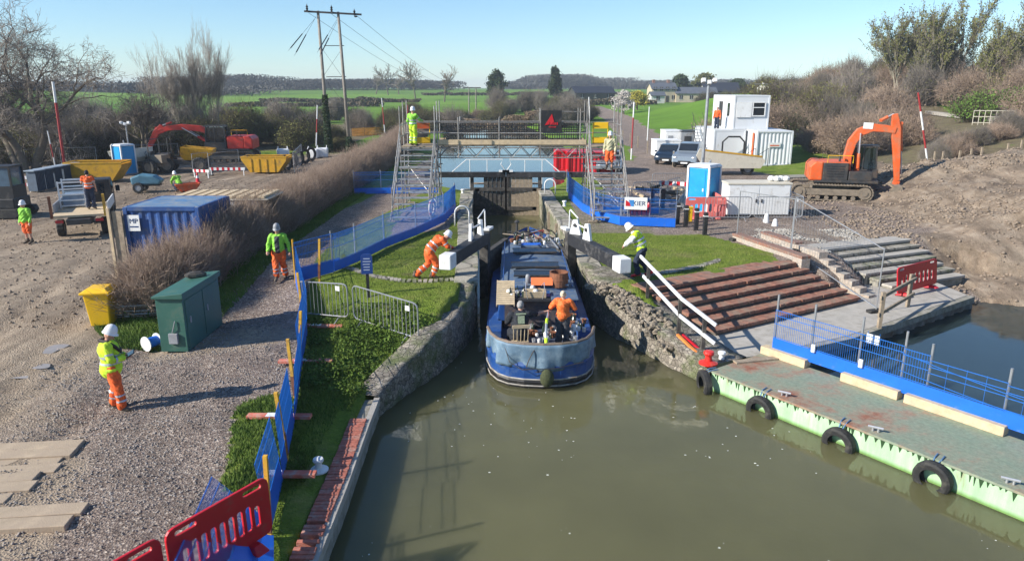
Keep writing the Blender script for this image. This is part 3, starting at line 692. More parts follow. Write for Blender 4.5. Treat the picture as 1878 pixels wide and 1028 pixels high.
mb.tube([(.08,.05,1.1),(.08,.25,1.35),(.1,.55,1.52),(.16,1.0,1.56),(.18,1.25,1.55)], .03, 8, rs=[.035,.035,.03,.026,.026]); ti = mb.build('tiller', M_alu, boat, smooth=True)
mb = MB(); mb.tube([(.1,.5,1.51),(.125,.72,1.545)], .036, 8); mb.build('sleeve', M_hvy, ti); mb = MB(); mb.tube([(.08,.06,1.12),(.08,.16,1.25)], .042, 8); mb.build('sleeve', M_hvy, ti)
mb = MB(); mb.bar((.08,.08,.45),(.08,.05,1.14),.045,n=10); mb.build('rudder_stock', M_steel, boat)
# fender
mb = MB(); mb.sph((0,0,0), (.17,.15,.23), 14); 
o_ = mb.build('rope_fender', mat('mossy_rope', (.06,.07,.03), .95, 0, .5, 20, bs=30, bst=1.), None, smooth=True, loc=BO+V((.1,-.12,.33))); tag(o_, 'mossy dark rope fender hanging on the stern of the blue boat', 'fender')
def roofitem(name, label, cat, x, y, z, rz=0): return thing(name, label, cat, BO+V((x, y, z)), rz)
# solar panels
for i, (x, y, w_, d_, lb) in enumerate([(.1,5.0,1.55,.42,'black solar panel lying on the blue boat roof nearest the stern'), (.0,6.1,1.5,.42,'black solar panel lying on the blue boat roof midway along'), (.05,8.2,1.5,.45,'black solar panel on the boat roof nearest the ladder')]):
    t = roofitem('solar_panel', lb, 'solar panel', x, y, 1.56, .02*i); t['group'] = 'solar panels on the boat roof'
    mb = MB(); mb.box((0,0,.05), (w_, d_, .035), rx=.1); mb.build('panel', M_glass, t); mb = MB()
    for s in (-1, 1): mb.box((0, s*d_/2, .05+s*.022), (w_+.03,.03,.05), rx=.1)
    mb.build('frame', M_steel, t)
t = roofitem('storage_tray', 'blue tray among clutter on the boat roof', 'tray', -.05, 8.9, 1.53); mb = MB(); mb.box((0,0,.08), (.75,.4,.15)); mb.build('box', M_boatroof, t, bevel=.02); mb = MB(); mb.box((0,0,.165), (.68,.33,.02)); mb.build('lid', M_bluepl, t)
t = roofitem('ladder', 'short aluminium ladder lying on the boat roof', 'ladder', .62, 9.3, 1.6, .12)
for s in (-1, 1): mb = MB(); mb.box((s*.17,0,.02), (.03,1.7,.06)); mb.build('rail', M_alu, t)
for k in range(7): mb = MB(); mb.bar((-.17,-.72+.24*k,.02),(.17,-.72+.24*k,.02),.016); mb.build('rung', M_alu, t)
t = roofitem('stove_drum', 'rusty brown steel drum standing on the boat roof', 'drum', .62, 3.95, 1.5)
mb = MB(); mb.lathe([(.0,0),(.26,0),(.27,.02),(.27,.2),(.28,.22),(.27,.24),(.27,.42),(.28,.43),(.24,.43),(.23,.06),(0,.05)], n=20); mb.build('drum', M_rust, t, smooth=False)
t = roofitem('warning_board', 'orange board propped across the boat roof hatch', 'board', .12, 3.75, 1.55)
mb = MB(); mb.box((0,0,.14), (.62,.03,.24), rx=-.6); mb.build('board', mat('orange_board', (.85,.2,.06), .6, 0, .1), t); mb = MB()
for r_ in range(2):
    mb.box((0,-.03+.06*r_,.11+.08*r_), (.5,.008,.03), rx=-.6)
mb.build('faded_stripe', mat('board_dark', (.35,.06,.03), .6), t)
t = roofitem('vent_pipe', 'grey upright vent pipe beside the orange board on the roof', 'pipe', -.28, 3.9, 1.5)
mb = MB(); mb.lathe([(.07,0),(.07,.3),(.05,.36),(0,.37)], n=12); mb.build('pipe', M_grey, t, smooth=True)
t = roofitem('slatted_panel', 'pale slatted wooden panel leaning up at the left of the hatch', 'panel', -.92, 3.1, 1.05)
for k in range(12): mb = MB(); mb.box((0,-.5+.1*k,.32+.03*k), (.5,.07,.025), rx=.35); mb.build('slat', M_palewood, t)
for s in (-1, 1): mb = MB(); mb.beam((s*.24,-.58,.27),(s*.24,.68,.66),.03,.04); mb.build('side_rail', M_wood, t)
t = roofitem('wooden_crate', 'open pale wooden crate with bottles on the hatch of the boat', 'crate', -.1, 3.15, 1.38)
for s in (-1, 1): mb = MB(); mb.box((0,s*.16,.13), (.62,.02,.18), rx=-.2*s); mb.build('board', M_palewood, t)
for s in (-1, 1): mb = MB(); mb.box((s*.3,0,.13), (.02,.3,.18)); mb.build('end_board', M_wood, t)
rr = random.Random(2)
for s in (-1, 1):
    mb = MB(); mb.tube([(s*.2,-.2,0),(s*.26,-.24,.3),(s*.26,.0,.44),(s*.2,.2,.3)], .012); mb.build('handle', M_alu, t)
# clutter on roof and in the well: each small thing on its own
def clutter(n, cx, cy, cz, sx, sy, seed, where):
    rr = random.Random(seed)
    kinds = [('bottle', 'dark glass bottle standing '+where, 'bottle', mat('bottle_glass', (.03,.05,.035), .15, bst=0), 0),
             ('tin', 'small metal tin '+where, 'tin', M_alu, 1), ('jar', 'pale jar '+where, 'jar', M_white, 2), ('plant_pot', 'small dark plant pot '+where, 'plant pot', M_rust, 3)]
    protos = {}
    for i in range(n):
        k = rr.randrange(4); nm, lb, cat, m_, ty = kinds[k]
        p = BO+V((cx+rr.uniform(-sx, sx), cy+rr.uniform(-sy, sy), cz)); s = rr.uniform(.7, 1.5)
        if k in protos: o = copy_tree(protos[k], p); o.scale = (s, s, s*rr.uniform(.8, 1.2)); continue
        mb = MB(); prof = [[(0,0),(.035,0),(.035,.14),(.012,.19),(.012,.24),(0,.24)], [(0,0),(.05,0),(.05,.1),(0,.1)], [(0,0),(.045,0),(.05,.09),(.03,.12),(0,.12)], [(0,0),(.05,0),(.075,.12),(.06,.12),(0,.1)]][ty]
        mb.lathe(prof, n=10); o = mb.build(nm, m_, loc=p); tag(o, lb, cat, nm+'s '+where); protos[k] = o
clutter(26, -.35, 3.35, 1.41, .5, .35, 4, 'inside the open hatch of the boat')
clutter(34, .2, 2.45, .5, .75, .22, 5, 'on the cluttered stern deck of the boat')
clutter(16, 1.05, 2.3, .84, .2, .5, 6, 'along the right locker of the boat')
clutter(36, .1, 9.9, 1.56, .9, .6, 31, 'in the heap on the front of the boat roof')
clutter(20, .0, 12.0, .95, .9, .8, 33, 'among the logs on the fore deck')
clutter(30, .0, 2.1, .5, 1.0, .9, 21, 'on the floor of the boat well')
clutter(14, .85, 1.1, .5, .35, .3, 8, 'by the feet of the woman in orange')
t = roofitem('tarp_bundle', 'bright blue crumpled plastic sheet on the stern deck right of the tiller', 'sheet', .5, .85, .5)
mb = MB(); mb.sph((0,0,.08), (.25,.17,.12), 10); mb.sph((.15,.08,.1), (.15,.12,.14), 8); o_ = mb.build('sheet', mat('bright_blue_sheet', (.03,.3,.75), .4), t, smooth=False)
t = roofitem('tarp_bundle', 'small bright blue bag on the stern deck left of the tiller', 'bag', -.22, .62, .5)
mb = MB(); mb.sph((0,0,.12), (.15,.12,.16), 9); mb.build('bag', MATS['bright_blue_sheet'], t)
# bicycle on the bow roof
t = roofitem('bicycle', 'old bicycle with a red frame lying in the clutter at the bow', 'bicycle', .25, 11.4, 1.0, .25)
for s in (-1, 1):
    c_ = [(s*.48+.33*math.cos(a), .05+.12*math.sin(a), .35+.31*math.sin(a)) for a in [2*math.pi*k/20 for k in range(20)]]
    mb = MB(); mb.tube(c_, .022, 6, closed=True); wh = mb.build('wheel', M_rubber, t)
    mb = MB()
    for k in range(0, 20, 2): mb.bar((s*.48,.05,.35), c_[k], .004, n=4)
    mb.build('spokes', M_alu, wh)
mb = MB(); A1, A2, A3, A4, A5 = (-.48,.05,.35), (-.15,.0,.62), (.3,.06,.7), (-.02,.0,.36), (.48,.05,.35)
for a, b in ((A1,A2),(A1,A4),(A2,A4),(A2,A3),(A4,A3),(A3,A5)): mb.bar(a, b, .018)
mb.build('frame', M_redplastic, t); mb = MB(); mb.tube([(.3,-.2,.8),(.28,.06,.76),(.3,.3,.8)], .015); mb.build('handlebar', M_steel, t); mb = MB(); mb.sph((-.18,0,.72), (.12,.06,.03), 8); mb.build('saddle', M_rubber, t)
rr = random.Random(12)
for i in range(12):
    a = rr.uniform(-.5, .5); mb = MB(); L = rr.uniform(.4, .9); r_ = rr.uniform(.05,.09); mb.bar((-L/2,0,0),(L/2,0,.02), r_, r_*.9, 8)
    o_ = mb.build('log', M_barksm, loc=BO+V((rr.uniform(-.9,-.2), 11.2+rr.uniform(-.3,.5), .78+rr.uniform(0,.35))), rz=a); tag(o_, 'cut firewood log in the heap at the bow of the boat', 'log', 'logs heaped at the bow')
for i in range(22):
    mb = MB(); a = rr.uniform(0, 3.1); L = rr.uniform(.6, 1.5); mb.beam((-L/2,0,0),(L/2,0,rr.uniform(-.05,.15)), rr.uniform(.03,.1), .03)
    o_ = mb.build('plank', M_wood if i % 2 else M_darkwood, loc=BO+V((rr.uniform(-.7,.9), 9.9+rr.uniform(-.3,1.6), 1.58+rr.uniform(0,.08) if i % 3 else 1.0)), rz=a); tag(o_, 'loose timber piece in the clutter at the front of the roof', 'timber', 'loose timbers on the boat')
t = roofitem('chimney_pipe', 'dark stove pipe standing up at the left of the bow', 'chimney', -.55, 10.8, 1.2); mb = MB(); mb.bar((0,0,0),(0,0,.95),.05,n=10); mb.build('pipe', M_steel, t); mb = MB(); mb.lathe([(.1,.93),(.1,.97),(.02,1.03),(0,1.03)], n=10); mb.build('cowl', M_steel, t)
t = roofitem('dustbin', 'grey dustbin among logs on the fore deck', 'bin', .8, 12.2, .7); mb = MB(); mb.lathe([(0,0),(.2,0),(.24,.5),(0,.5)], n=14); mb.build('drum', M_grey, t); mb = MB(); mb.lathe([(.26,.5),(.26,.53),(.1,.58),(0,.58)], n=14); mb.build('lid', M_steel, t)
t = roofitem('wooden_bench', 'pale plank laid across two posts at the bow of the boat', 'bench', .75, 11.6, .75); mb = MB(); mb.box((0,0,.5), (1.1,.25,.05)); mb.build('seat', M_palewood, t)
for s in (-1, 1): mb = MB(); mb.box((s*.4,0,.24), (.06,.2,.48)); mb.build('leg', M_wood, t)
# wooden chair for the helmsman
t = roofitem('chair', 'small pale spindle backed wooden chair under the helmsman', 'chair', -.55, .98, .5, .15)
CHAIR = t
mb = MB(); mb.box((0,.0,.42), (.42,.42,.035)); mb.build('seat', M_palewood, t, bevel=.01)
for sx in (-1, 1):
    for sy in (-1, 1): mb = MB(); mb.bar((sx*.17,sy*.17,.42),(sx*.2,sy*.2,0),.018); mb.build('leg', M_palewood, t)
mb = MB(); mb.box((0,-.24,.84), (.44,.03,.08)); 
for k in range(5): mb.bar((-.18+.09*k,-.19,.43),(-.19+.095*k,-.24,.82),.011)
mb.build('backrest', M_palewood, t)
# ------------------------------------------------------------------ lock gates
def lower_gate(inner, outer, label, side):
    a = V(inner+(0,)); b = V(outer+(0,)); k = (b-a).normalized(); t = thing('lock_gate', label, 'lock gate', a, math.atan2(k.y, k.x))
    L = (b-a).length
    mb = MB(); mb.box((L/2-.2, 0, 2.12), (L, .33, .4)); mb.build('balance_beam', M_beam, t, bevel=.02)
    mb = MB(); mb.box((L-.1, 0, 2.12), (.52, .37, .44)); mb.build('beam_end', M_white, t, bevel=.03)
    mb = MB(); mb.box((-1.6, side*.02, .5), (2.6, .18, 2.2)); mb.build('leaf', M_darkwood, t)
    mb = MB(); mb.box((-.3,0,.9),(.3,.32,2.8)); mb.build('heel_post', M_darkwood, t, bevel=.02)
    for x_, hh, tilt in ((.15, .52, .15), (1.15, .55, -.3)):
        mb = MB(); mb.prism([(-.22,0),(.22,0),(.08,hh),(-.1,hh*.95)], -.05, .05, 'y'); 
        o_ = mb.build('paddle_stand', M_white, t, bevel=.012); o_.location = (x_, 0, 2.32); o_.rotation_euler = (0, 0, tilt+.5)
        mb = MB(); mb.bar((.0,-.09,hh*.62),(.0,.09,hh*.62),.06,n=12); mb.build('gear', M_steel, o_)
    mb = MB(); mb.bar((-.05,0,2.68),(1.15,0,2.68),.028); mb.build('shaft', M_white, t)
    mb = MB(); mb.tube([(-.75,-.12*side,2.3),(-.72,-.12*side,2.98),(-.66,-.12*side,3.02),(.1,-.1*side,2.85)], .025); mb.build('handrail', M_white, t)
    mb = MB(); mb.box((-.75,0,2.36), (.5,.2,.08)); mb.build('cap', M_white, t)
    return t
lower_gate((-1.02,23.6), (-1.93,20.35), 'black balance beam of the left lower lock gate pushed by the man in orange', 1)
lower_gate((2.1,23.6), (3.22,19.95), 'black balance beam of the right lower lock gate pushed by the man in yellow', -1)
for sgn, xa, xb, lb in ((-1,-4.95,-.35,'left leaf of the closed upper lock gate under the scaffold bridge'), (1,4.6,-.35,'right leaf of the closed upper lock gate catching the sun')):
    t = thing('lock_gate', lb, 'lock gate', (xb, 40.9, 0), 0)
    wd = 1.95*sgn; mb = MB()
    ax_ = xa-xb
    mb.beam((.02*sgn,0,2.33), (ax_,-.5,2.38), .3, .3); mb.build('balance_beam', M_beam, t, bevel=.02)
    mb = MB(); n_ = 8
    for k in range(n_):
        x0 = sgn*(.06+1.95*k/n_); open_ = k >= n_-3 if sgn < 0 else k >= n_-2
        h1 = 1.55 if open_ else 2.17
        mb.box((x0+sgn*.12, -.05*k/n_*4, (h1-1.3)/2), (.235,.12,h1+1.3))
    mb.build('planking', M_wood if sgn > 0 else M_darkwood, t)  # right leaf in lighter timber: its sunlight is put into the colour
    for xx_ in (.05, 1.95): mb = MB(); mb.box((sgn*xx_, -.02-.06*(xx_ > 1), .5), (.2,.25,3.4)); mb.build('post', M_darkwood, t)
    mb = MB(); mb.box((sgn*1.0,-.14,1.5), (1.9,.14,.2)); mb.box((sgn*1.0,-.14,.4), (1.9,.14,.2)); mb.build('cross_rail', M_darkwood, t)
    mb = MB(); z0, z1 = 2.5, 3.12
    pts = [(sgn*.35-.3*sgn,.7,z0),(sgn*.6-.3*sgn,.7,z0+.35),(sgn*.5-.3*sgn,.7,z1),(sgn*2.3,.6,z1),(sgn*3.4,.2,z0-.3)]
    mb.tube(pts, .028); mb.bar((sgn*1.1,.65,1.6),(sgn*1.1,.65,z1),.022); mb.bar((sgn*2.1,.6,1.5),(sgn*2.1,.6,z1),.022); mb.build('handrail', M_white, t)
    mb = MB(); mb.box((sgn*1.0,.55,1.75), (1.95,.5,.06)); mb.build('walkway', M_wood, t)
    mb = MB(); mb.box((sgn*.1,-.1,2.54),(.6,.3,.09)); mb.build('cap_plate', M_white, t)
for p_, lb in (((-4.2,41.3,1.3),'white paddle post left of the upper lock gate'),): pass
# white hooped rails, mooring bollards
def hoop(loc, rz, w_, h_, label):
    t = thing('hoop_rail', label, 'rail', loc, rz); mb = MB()
    pts = [(-w_/2,0,0),(-w_/2,0,h_-w_/2)]+[(-w_/2*math.cos(a),0,h_-w_/2+w_/2*math.sin(a)) for a in [math.pi*k/8 for k in range(1, 8)]]+[(w_/2,0,h_-w_/2),(w_/2,0,0)]
    mb.tube(pts, .035, 8); mb.build('hoop', M_white, t, smooth=True); return t
p = at(850,412,1.42); hoop((p.x-.05, p.y-.1, 1.4), .25, .62, .85, 'white ladder hoop on the left lock side by the gate beam')
p = at(1007,356,1.42); hoop((p.x+.05, p.y, 1.4), -.2, .6, .85, 'white ladder hoop on the right lock side near the upper gate')
def bollard(loc, label, m_, s=1, flared=False):
    t = thing('mooring_bollard', label, 'bollard', loc); mb = MB(); mb.lathe([(0,0),(.1*s,0),(.08*s,.03*s),(.065*s,.22*s),(0,.22*s)], n=14); mb.build('shaft', m_, t, smooth=False)
    mb = MB(); mb.lathe([(.0,.2*s),(.1*s,.2*s),(.115*s,.24*s),(.1*s,.28*s),(0,.29*s)], n=14); mb.build('head', m_, t, smooth=False)
    if flared: mb = MB(); mb.lathe([(0,0),(.2*s,0),(.2*s,.03*s),(.1*s,.07*s),(0,.07*s)], n=14); mb.build('base', m_, t)
    return t
p = og(1035,378,1.4); bollard(p, 'small white mooring bollard on the right lock side grass', M_white, 1.0)
p = og(848,352,1.4); bollard((-2.75, 39.5, 1.4), 'small white mooring bollard on the left lock side grass', M_white, 1.0)
p = at(1299,664,.5); bollard((4.82, 16.3, .52), 'red bollard at the corner of the green pontoon', mat('red_bollard', (.7,.03,.02), .4, 0, .1, 3, .2), 1.15, True)
p = at(1313,650,.46); bollard((5.25, 16.65, .45), 'white bollard at the foot of the handrail', M_white, .9)
p = og(585,862,.6); bollard(p, 'white mushroom bollard in the shade by the red brick edging', M_white, .85, True)
# ------------------------------------------------------------------ fences
def bluefence(A, B, label, h=1.2, kick=.34, post='steel', group='blue mesh fence panels', posts=(0, 1), wire=.045, lean=0, kz=.04, pm=None):
    A = V(A); B = V(B); L = (B-A).length; d = (B-A).xy.length; t = thing('mesh_fence_panel', label, 'fence panel', A, dirang(A, B), group)
    sl = (B.z-A.z)/d
    if lean: t.rotation_euler = (lean, 0, dirang(A, B))
    mb = MB(); n = max(4, int(d/wire))
    for i in range(n+1):
        x = d*i/n; z = sl*x; mb.beam((x,0,z+kick), (x,0,z+h), .006, .006, (0,1,0))
    for zz in (kick+.02, (kick+h)/2, h-.16, h-.02): mb.beam((0,0,zz),(d,0,zz+sl*d), .012, .012)
    mb.build('mesh', M_bluew, t)
    mb = MB(); mb.add([(0,-.018,kz),(d,-.018,kz+sl*d),(d,-.018,kick+sl*d),(0,-.018,kick),(0,-.006,kz),(d,-.006,kz+sl*d),(d,-.006,kick+sl*d),(0,-.006,kick)], [(3,2,1,0),(4,5,6,7),(0,1,5,4),(3,7,6,2),(1,2,6,5),(0,4,7,3)]); mb.build('kickboard', M_bluepl, t)
    for u_ in posts:
        mb = MB(); mb.bar((d*u_,.05,sl*d*u_-.05),(d*u_,.05,sl*d*u_+h+.1),.022 if pm is None else .03, n=8); mb.build('post', pm or M_gal, t)
    return t
def zt(p): return V((p[0], p[1], gz(p[0], p[1])))
F1 = [og(613,500,1.4), og(655,482,1.4), og(707,455,1.4), og(765,432,1.4), og(815,408,1.4)]
lbs = ['nearest the corner', 'second from the corner', 'third from the corner', 'at the foot of the left tower']
for i in range(4): bluefence(F1[i], F1[i+1], 'blue mesh panel of the left lock side fence '+lbs[i], 1.25, .36)
e = F1[4]; e2 = V((e.x+.25, e.y+3.2, 1.4)); bluefence(e, e2, 'blue mesh panel wrapping round the right side of the left scaffold tower', 1.25, .36, posts=(1,)); 
c0 = og(543,520,1.2); bluefence(c0, F1[0]+V((.0,-.05,0)), 'solid looking blue panel at the corner behind the boat name post', 1.3, .42, posts=(0,), pm=M_yelpaint)
bluefence(c0+V((-.1,.35,0)), F1[0]+V((.12,.35,0)), 'second blue panel doubled behind the corner panel', 1.25, .4, posts=())
FL = [c0, V((-5.35,17.6,0)), V((-4.75,14.9,0)), V((-4.22,12.6,0)), V((-3.85,10.7,0)), V((-3.62,9.3,0))]
FL = [FL[0]]+[zt(p) for p in FL[1:]]
nm = ['beside the walking man', 'beside the two steel barriers', 'beside the dark bank', 'beside the strip of grass', 'behind the red barrier']
for i in range(5): bluefence(FL[i], FL[i+1], 'blue mesh fence panel along the track '+nm[i], 1.2, .42, posts=(), wire=.04, lean=(-.05, .04, -.06, .05, .12)[i], group='blue fence panels along the track')
t = bluefence(V((-3.62,9.3,.8)), V((-3.3,7.2,.75)), 'crumpled blue mesh panel sagging onto the ground beside the red barrier', 1.1, .4, posts=(), lean=.75, wire=.035)
t = bluefence(V((-3.5,9.2,.62)), V((-2.9,7.0,.5)), 'fallen blue mesh sheet lying on the bank by the brick edging', 1.0, .3, posts=(), lean=1.25, wire=.035)
M_ypost = mat('yellow_post', (.75,.42,.04), .7, 0, .2, 5, .45, (.3,.17,.07), 6)
yps = [(583,500,1.35,.4),(545,560,1.1,1.0),(527,725,.7,.1),(543,690,.8,1.0),(517,870,.7,.6),(524,985,.6,.6)]
yl = ['by the corner of the blue fence', 'beside the walking man', 'opposite the steel barriers', 'in the middle of the blue fence line', 'by the red and white board', 'nearest the camera in the blue fence line']
for i, p in enumerate([(-6.0,21.3), (-5.75,18.6), (-4.95,15.4), (-4.5,13.6), (-3.98,11.3), (-3.6,9.2)]):
    z = gz(*p); t = thing('fence_post', 'yellow and brown painted post '+yl[i], 'post', (p[0], p[1], z), 0, 'yellow posts of the blue fence'); rr = random.Random(i); le = rr.uniform(-.12,.12)
    mb = MB(); mb.beam((0,0,-.05),(le,rr.uniform(-.1,.1),1.35),.06,.06,(0,1,0)); mb.build('post', M_ypost, t); mb = MB(); mb.beam((le*.1,0,.12),(le*.45,0,.55),.066,.066,(0,1,0)); mb.build('brown_band', M_rust, t)
M_rwb = mat('red_board', (.62,.16,.1), .7, 0, .25, 5, .4, (.5,.38,.3), 6)
for i, (x, y, a, lb) in enumerate([(-4.55,12.7,-.02,'orange and white fence foot board over the edge of the grass'), (-3.95,10.75,0,'faded orange fence foot board behind the red barrier'), (-5.15,18.0,-.05,'orange painted foot board under the first steel barrier'), (-4.85,15.6,.03,'orange painted foot board on the dark bank')]):
    t = thing('foot_board', lb, 'board', (x, y, gz(x, y)+.07), a, 'foot boards of the blue fence'); mb = MB(); mb.box((0,0,0),(1.25,.16,.06)); mb.build('board', M_rwb, t); mb = MB(); mb.box((-.1,0,.032),(.3,.162,.006)); mb.build('white_band', M_white, t)
a, b = og(650,357,1.4), og(748,355,1.4); mid = (a+b)/2
bluefence(a, mid, 'far left blue mesh panel behind the left scaffold tower', 1.25, .35); bluefence(mid, b+V((1.7,0,0)), 'blue mesh panel passing behind the left scaffold tower', 1.25, .35)
FR = [og(1044,365,1.4), og(1068,388,1.4), og(1095,403,1.4), og(1137,414,1.4), og(1190,416,1.4), og(1238,418,1.4)]
nm = ['farthest by the upper gate', 'on the curve by the lock side', 'curving round the right scaffold stair', 'below the white name sign', 'at the near right corner']
for i in range(5): bluefence(FR[i], FR[i+1], 'bright blue panel of the right lock fence '+nm[i], 1.2, .4, group='blue fence round the right scaffold')
p1 = FR[5]+V((.0,3.4,0)); bluefence(p1, p1+V((-2.6,.3,0)), 'blue mesh panel behind the right scaffold stair', 1.2, .3, posts=(0,.5,1))
bluefence(FR[0], FR[0]+V((.1,2.6,0)), 'blue panel running back beside the upper gate beam', 1.2, .4)
# hung sign with logo
p = FR[3]; q = FR[4]; sg = thing('name_sign', 'white company name sign hung on the blue fence below the right stair', 'sign', (p+q)/2+V((-.0,-.09,1.0)), dirang(p, q))
mb = MB(); mb.box((0,0,0),(.95,.03,.52)); mb.build('board', M_white, sg)
text('KIER', .27, mat('sign_navy', (.01,.04,.14), .5, bst=0), sg, (.14,-.02,0), (R(90),0,0))
mb = MB(); mb.prism([(-.42,-.12),(-.2,-.12),(-.2,.0),(-.42,.14)], -.022, -.016, 'y'); mb.build('logo_red', M_redplastic, sg)
mb = MB(); mb.prism([(-.2,-.12),(-.08,-.12),(-.08,.14),(-.3,.14)], -.026, -.018, 'y'); mb.build('logo_blue', mat('logo_blue', (.05,.25,.6), .5, bst=0), sg)
# steel pedestrian barriers
def barrier(A, B, label, h=1.05, lift=.14, m_=None, group='steel pedestrian barriers', feet=(.15,.85), tagp=True):
    A = V(A); B = V(B); d = (B-A).xy.length; t = thing('pedestrian_barrier', label, 'barrier', A, dirang(A, B), group); sl = (B.z-A.z)/d; r = .14; m_ = m_ or M_gal
    def S(x, z): return (x, 0, z+sl*x)
    pts = []
    for cx, cz, a0 in ((r, lift+r, 180), (r, h-r, 90), (d-r, h-r, 0), (d-r, lift+r, -90)):
        for k in range(5): a = R(a0+(90 if a0 == 180 else 90)-k*22.5) if False else R({180:270, 90:180, 0:90, -90:0}[a0]-k*22.5); pts.append(S(cx+r*math.cos(a), cz+r*math.sin(a)))
    mb = MB(); mb.tube(pts, .019, 6, closed=True); mb.build('frame', m_, t)
    n = int(d/.125); mb = MB()
    for i in range(1, n): mb.bar(S(d*i/n, lift), S(d*i/n, h), .008, n=4, caps=False)
    mb.build('bars', m_, t)
    for u_ in feet: mb = MB(); mb.tube([(d*u_,-.3,sl*d*u_),(d*u_,-.12,lift*.9+sl*d*u_),(d*u_,.12,lift*.9+sl*d*u_),(d*u_,.3,sl*d*u_)], .014, 5); mb.build('foot', m_, t)
    if tagp: mb = MB(); mb.box((d-.3,-.03,h-.15+sl*d),(.14,.01,.13)); mb.build('tag', M_white, t)
    return t
a, b = og(552,582,1.2), og(640,590,1.2); barrier(a, b, 'steel pedestrian barrier leaning toward the blue fence left of the other')
a, b = og(650,592,1.2), og(768,630,1.0); barrier(a, b, 'steel pedestrian barrier crossing the grassy bank towards the wing wall')
# red plastic barriers
def plasticbarrier(A, B, label, m_, h=1.0, n=10, feet=True, lean=0, group='plastic safety barriers'):
    A = V(A); B = V(B); d = (B-A).length; t = thing('plastic_barrier', label, 'barrier', A, 0, group)
    k = (B-A).normalized(); t.rotation_euler = Euler((lean, -math.asin(k.z), math.atan2(k.y, k.x)), 'XYZ')
    z0 = .12
    def rr_(x0, x1, za, zb, r=.05):
        out = []
        for cx, cz, s in ((x1-r, zb-r, 0), (x0+r, zb-r, 90), (x0+r, za+r, 180), (x1-r, za+r, 270)):
            for q in range(4): a = R(s+q*30); out.append((cx+r*math.cos(a), cz+r*math.sin(a)))
        return out
    bm = bmesh.new()
    outer = rr_(0, d, z0, h, .12); holes = []
    m0, pitch = .16, (d-.32)/n
    for i in range(n):
        x0 = m0+pitch*i+pitch*.2; x1 = x0+pitch*.6; holes.append(rr_(x0, x1, z0+.2, h-.3 if 0 < i < n-1 else h-.36, pitch*.27))
    for x0, x1 in ((.12,.42),(d-.42,d-.12)): holes.append(rr_(x0, x1, h-.13, h-.06, .03))
    es = []
    for loop in [outer]+holes:
        vs = [bm.verts.new((x, 0, z)) for x, z in loop]; es += [bm.edges.new((vs[i], vs[(i+1) % len(vs)])) for i in range(len(vs))]
    bmesh.ops.triangle_fill(bm, use_beauty=True, use_dissolve=False, edges=es)
    bmesh.ops.recalc_face_normals(bm, faces=bm.faces)
    me = bpy.data.meshes.new('panel'); bm.to_mesh(me); bm.free(); me.materials.append(m_)
    o = bpy.data.objects.new('panel', me); COL.objects.link(o); o.parent = t
    s_ = o.modifiers.new('s', 'SOLIDIFY'); s_.thickness = .045; s_.offset = 0; b_ = o.modifiers.new('b', 'BEVEL'); b_.width = .01; b_.segments = 2; b_.limit_method = 'ANGLE'
    for x in (.35, d-.35):
        mb = MB(); mb.box((x,0,.08),(.22,.5,.1),tx=.6,ty=.5); mb.build('foot', m_, t, bevel=.02)
    return t
a, b = V((at(302,975,1.8).x, at(302,975,1.8).y, .8)), V((at(490,872,1.8).x, at(490,872,1.8).y, .82))
k_ = (b-a).normalized()
plasticbarrier(a, b, 'glossy red plastic barrier in the bottom left foreground beside the blue mesh', M_redplastic, n=9)
plasticbarrier(a-k_*2.06, a-k_*.06, 'red plastic barrier cut off by the bottom edge of the photo', M_redplastic, n=9)
a, b = at(1648,548,.45), at(1708,532,.45)
plasticbarrier(a+V((0,.1,0)), b+V((.3,.25,.05)), 'red plastic barrier standing on the quay in front of the grey steps', M_redplastic, n=8, lean=-.12)
# timber rail by the basin
t = thing('timber_rail_fence', 'grey weathered timber rail fence at the quay edge by the red barrier', 'fence')
pA, pB, pC = at(1610,560,.45), at(1663,560,.45), at(1608,598,.45)
pA = at(1612,600,.45); pB = at(1664,562,.45)
for p in (pA, pB): mb = MB(); mb.box((p.x,p.y,.95),(.1,.1,1.1)); mb.build('post', M_wood, t)
for z in (.85, 1.35): mb = MB(); mb.beam((pA.x-.1,pA.y-.06,z),(pB.x+.15,pB.y-.0,z+.02),.05,.1); mb.build('rail', M_wood, t)
# heras panels
def heras(A, B, label, h=2.0, m_=None, fine=True, group='tall mesh fence panels', lean=0):
    A = V(A); B = V(B); d = (B-A).xy.length; t = thing('mesh_fence_panel', label, 'fence panel', A, dirang(A, B), group); t.rotation_euler = (lean, 0, dirang(A, B)); sl = (B.z-A.z)/d; m_ = m_ or M_gal
    mb = MB()
    for x in (.02, d-.02): mb.bar((x,0,sl*x),(x,0,h+sl*x),.02)
    for z in (.12, h): mb.bar((0,0,z),(d,0,z+sl*d),.018)
    mb.build('frame', m_, t); mb = MB(); n = int(d/.14)
    for i in range(1, n): mb.bar((d*i/n,0,.12+sl*d*i/n),(d*i/n,0,h+sl*d*i/n),.0035,n=3,caps=False)
    for z in (.5,.9,1.3,1.7): mb.bar((0,0,z),(d,0,z+sl*d),.003,n=3,caps=False)
    mb.build('mesh', m_, t)
    for x in (0, d): mb = MB(); mb.box((x,0,.03+sl*x),(.22,.6,.12)); mb.build('foot_block', M_rubber, t, bevel=.02)
    return t
a = og(1350,440,1.4); b = og(1450,462,1.4); heras(a, b, 'tall wire mesh panel above the low brick wall', 1.9)
c_ = at(1607,572,.45); heras(b, V((c_.x, c_.y, .45)), 'long sagging wire mesh panel running down past the retaining wall to the quay', 1.95)
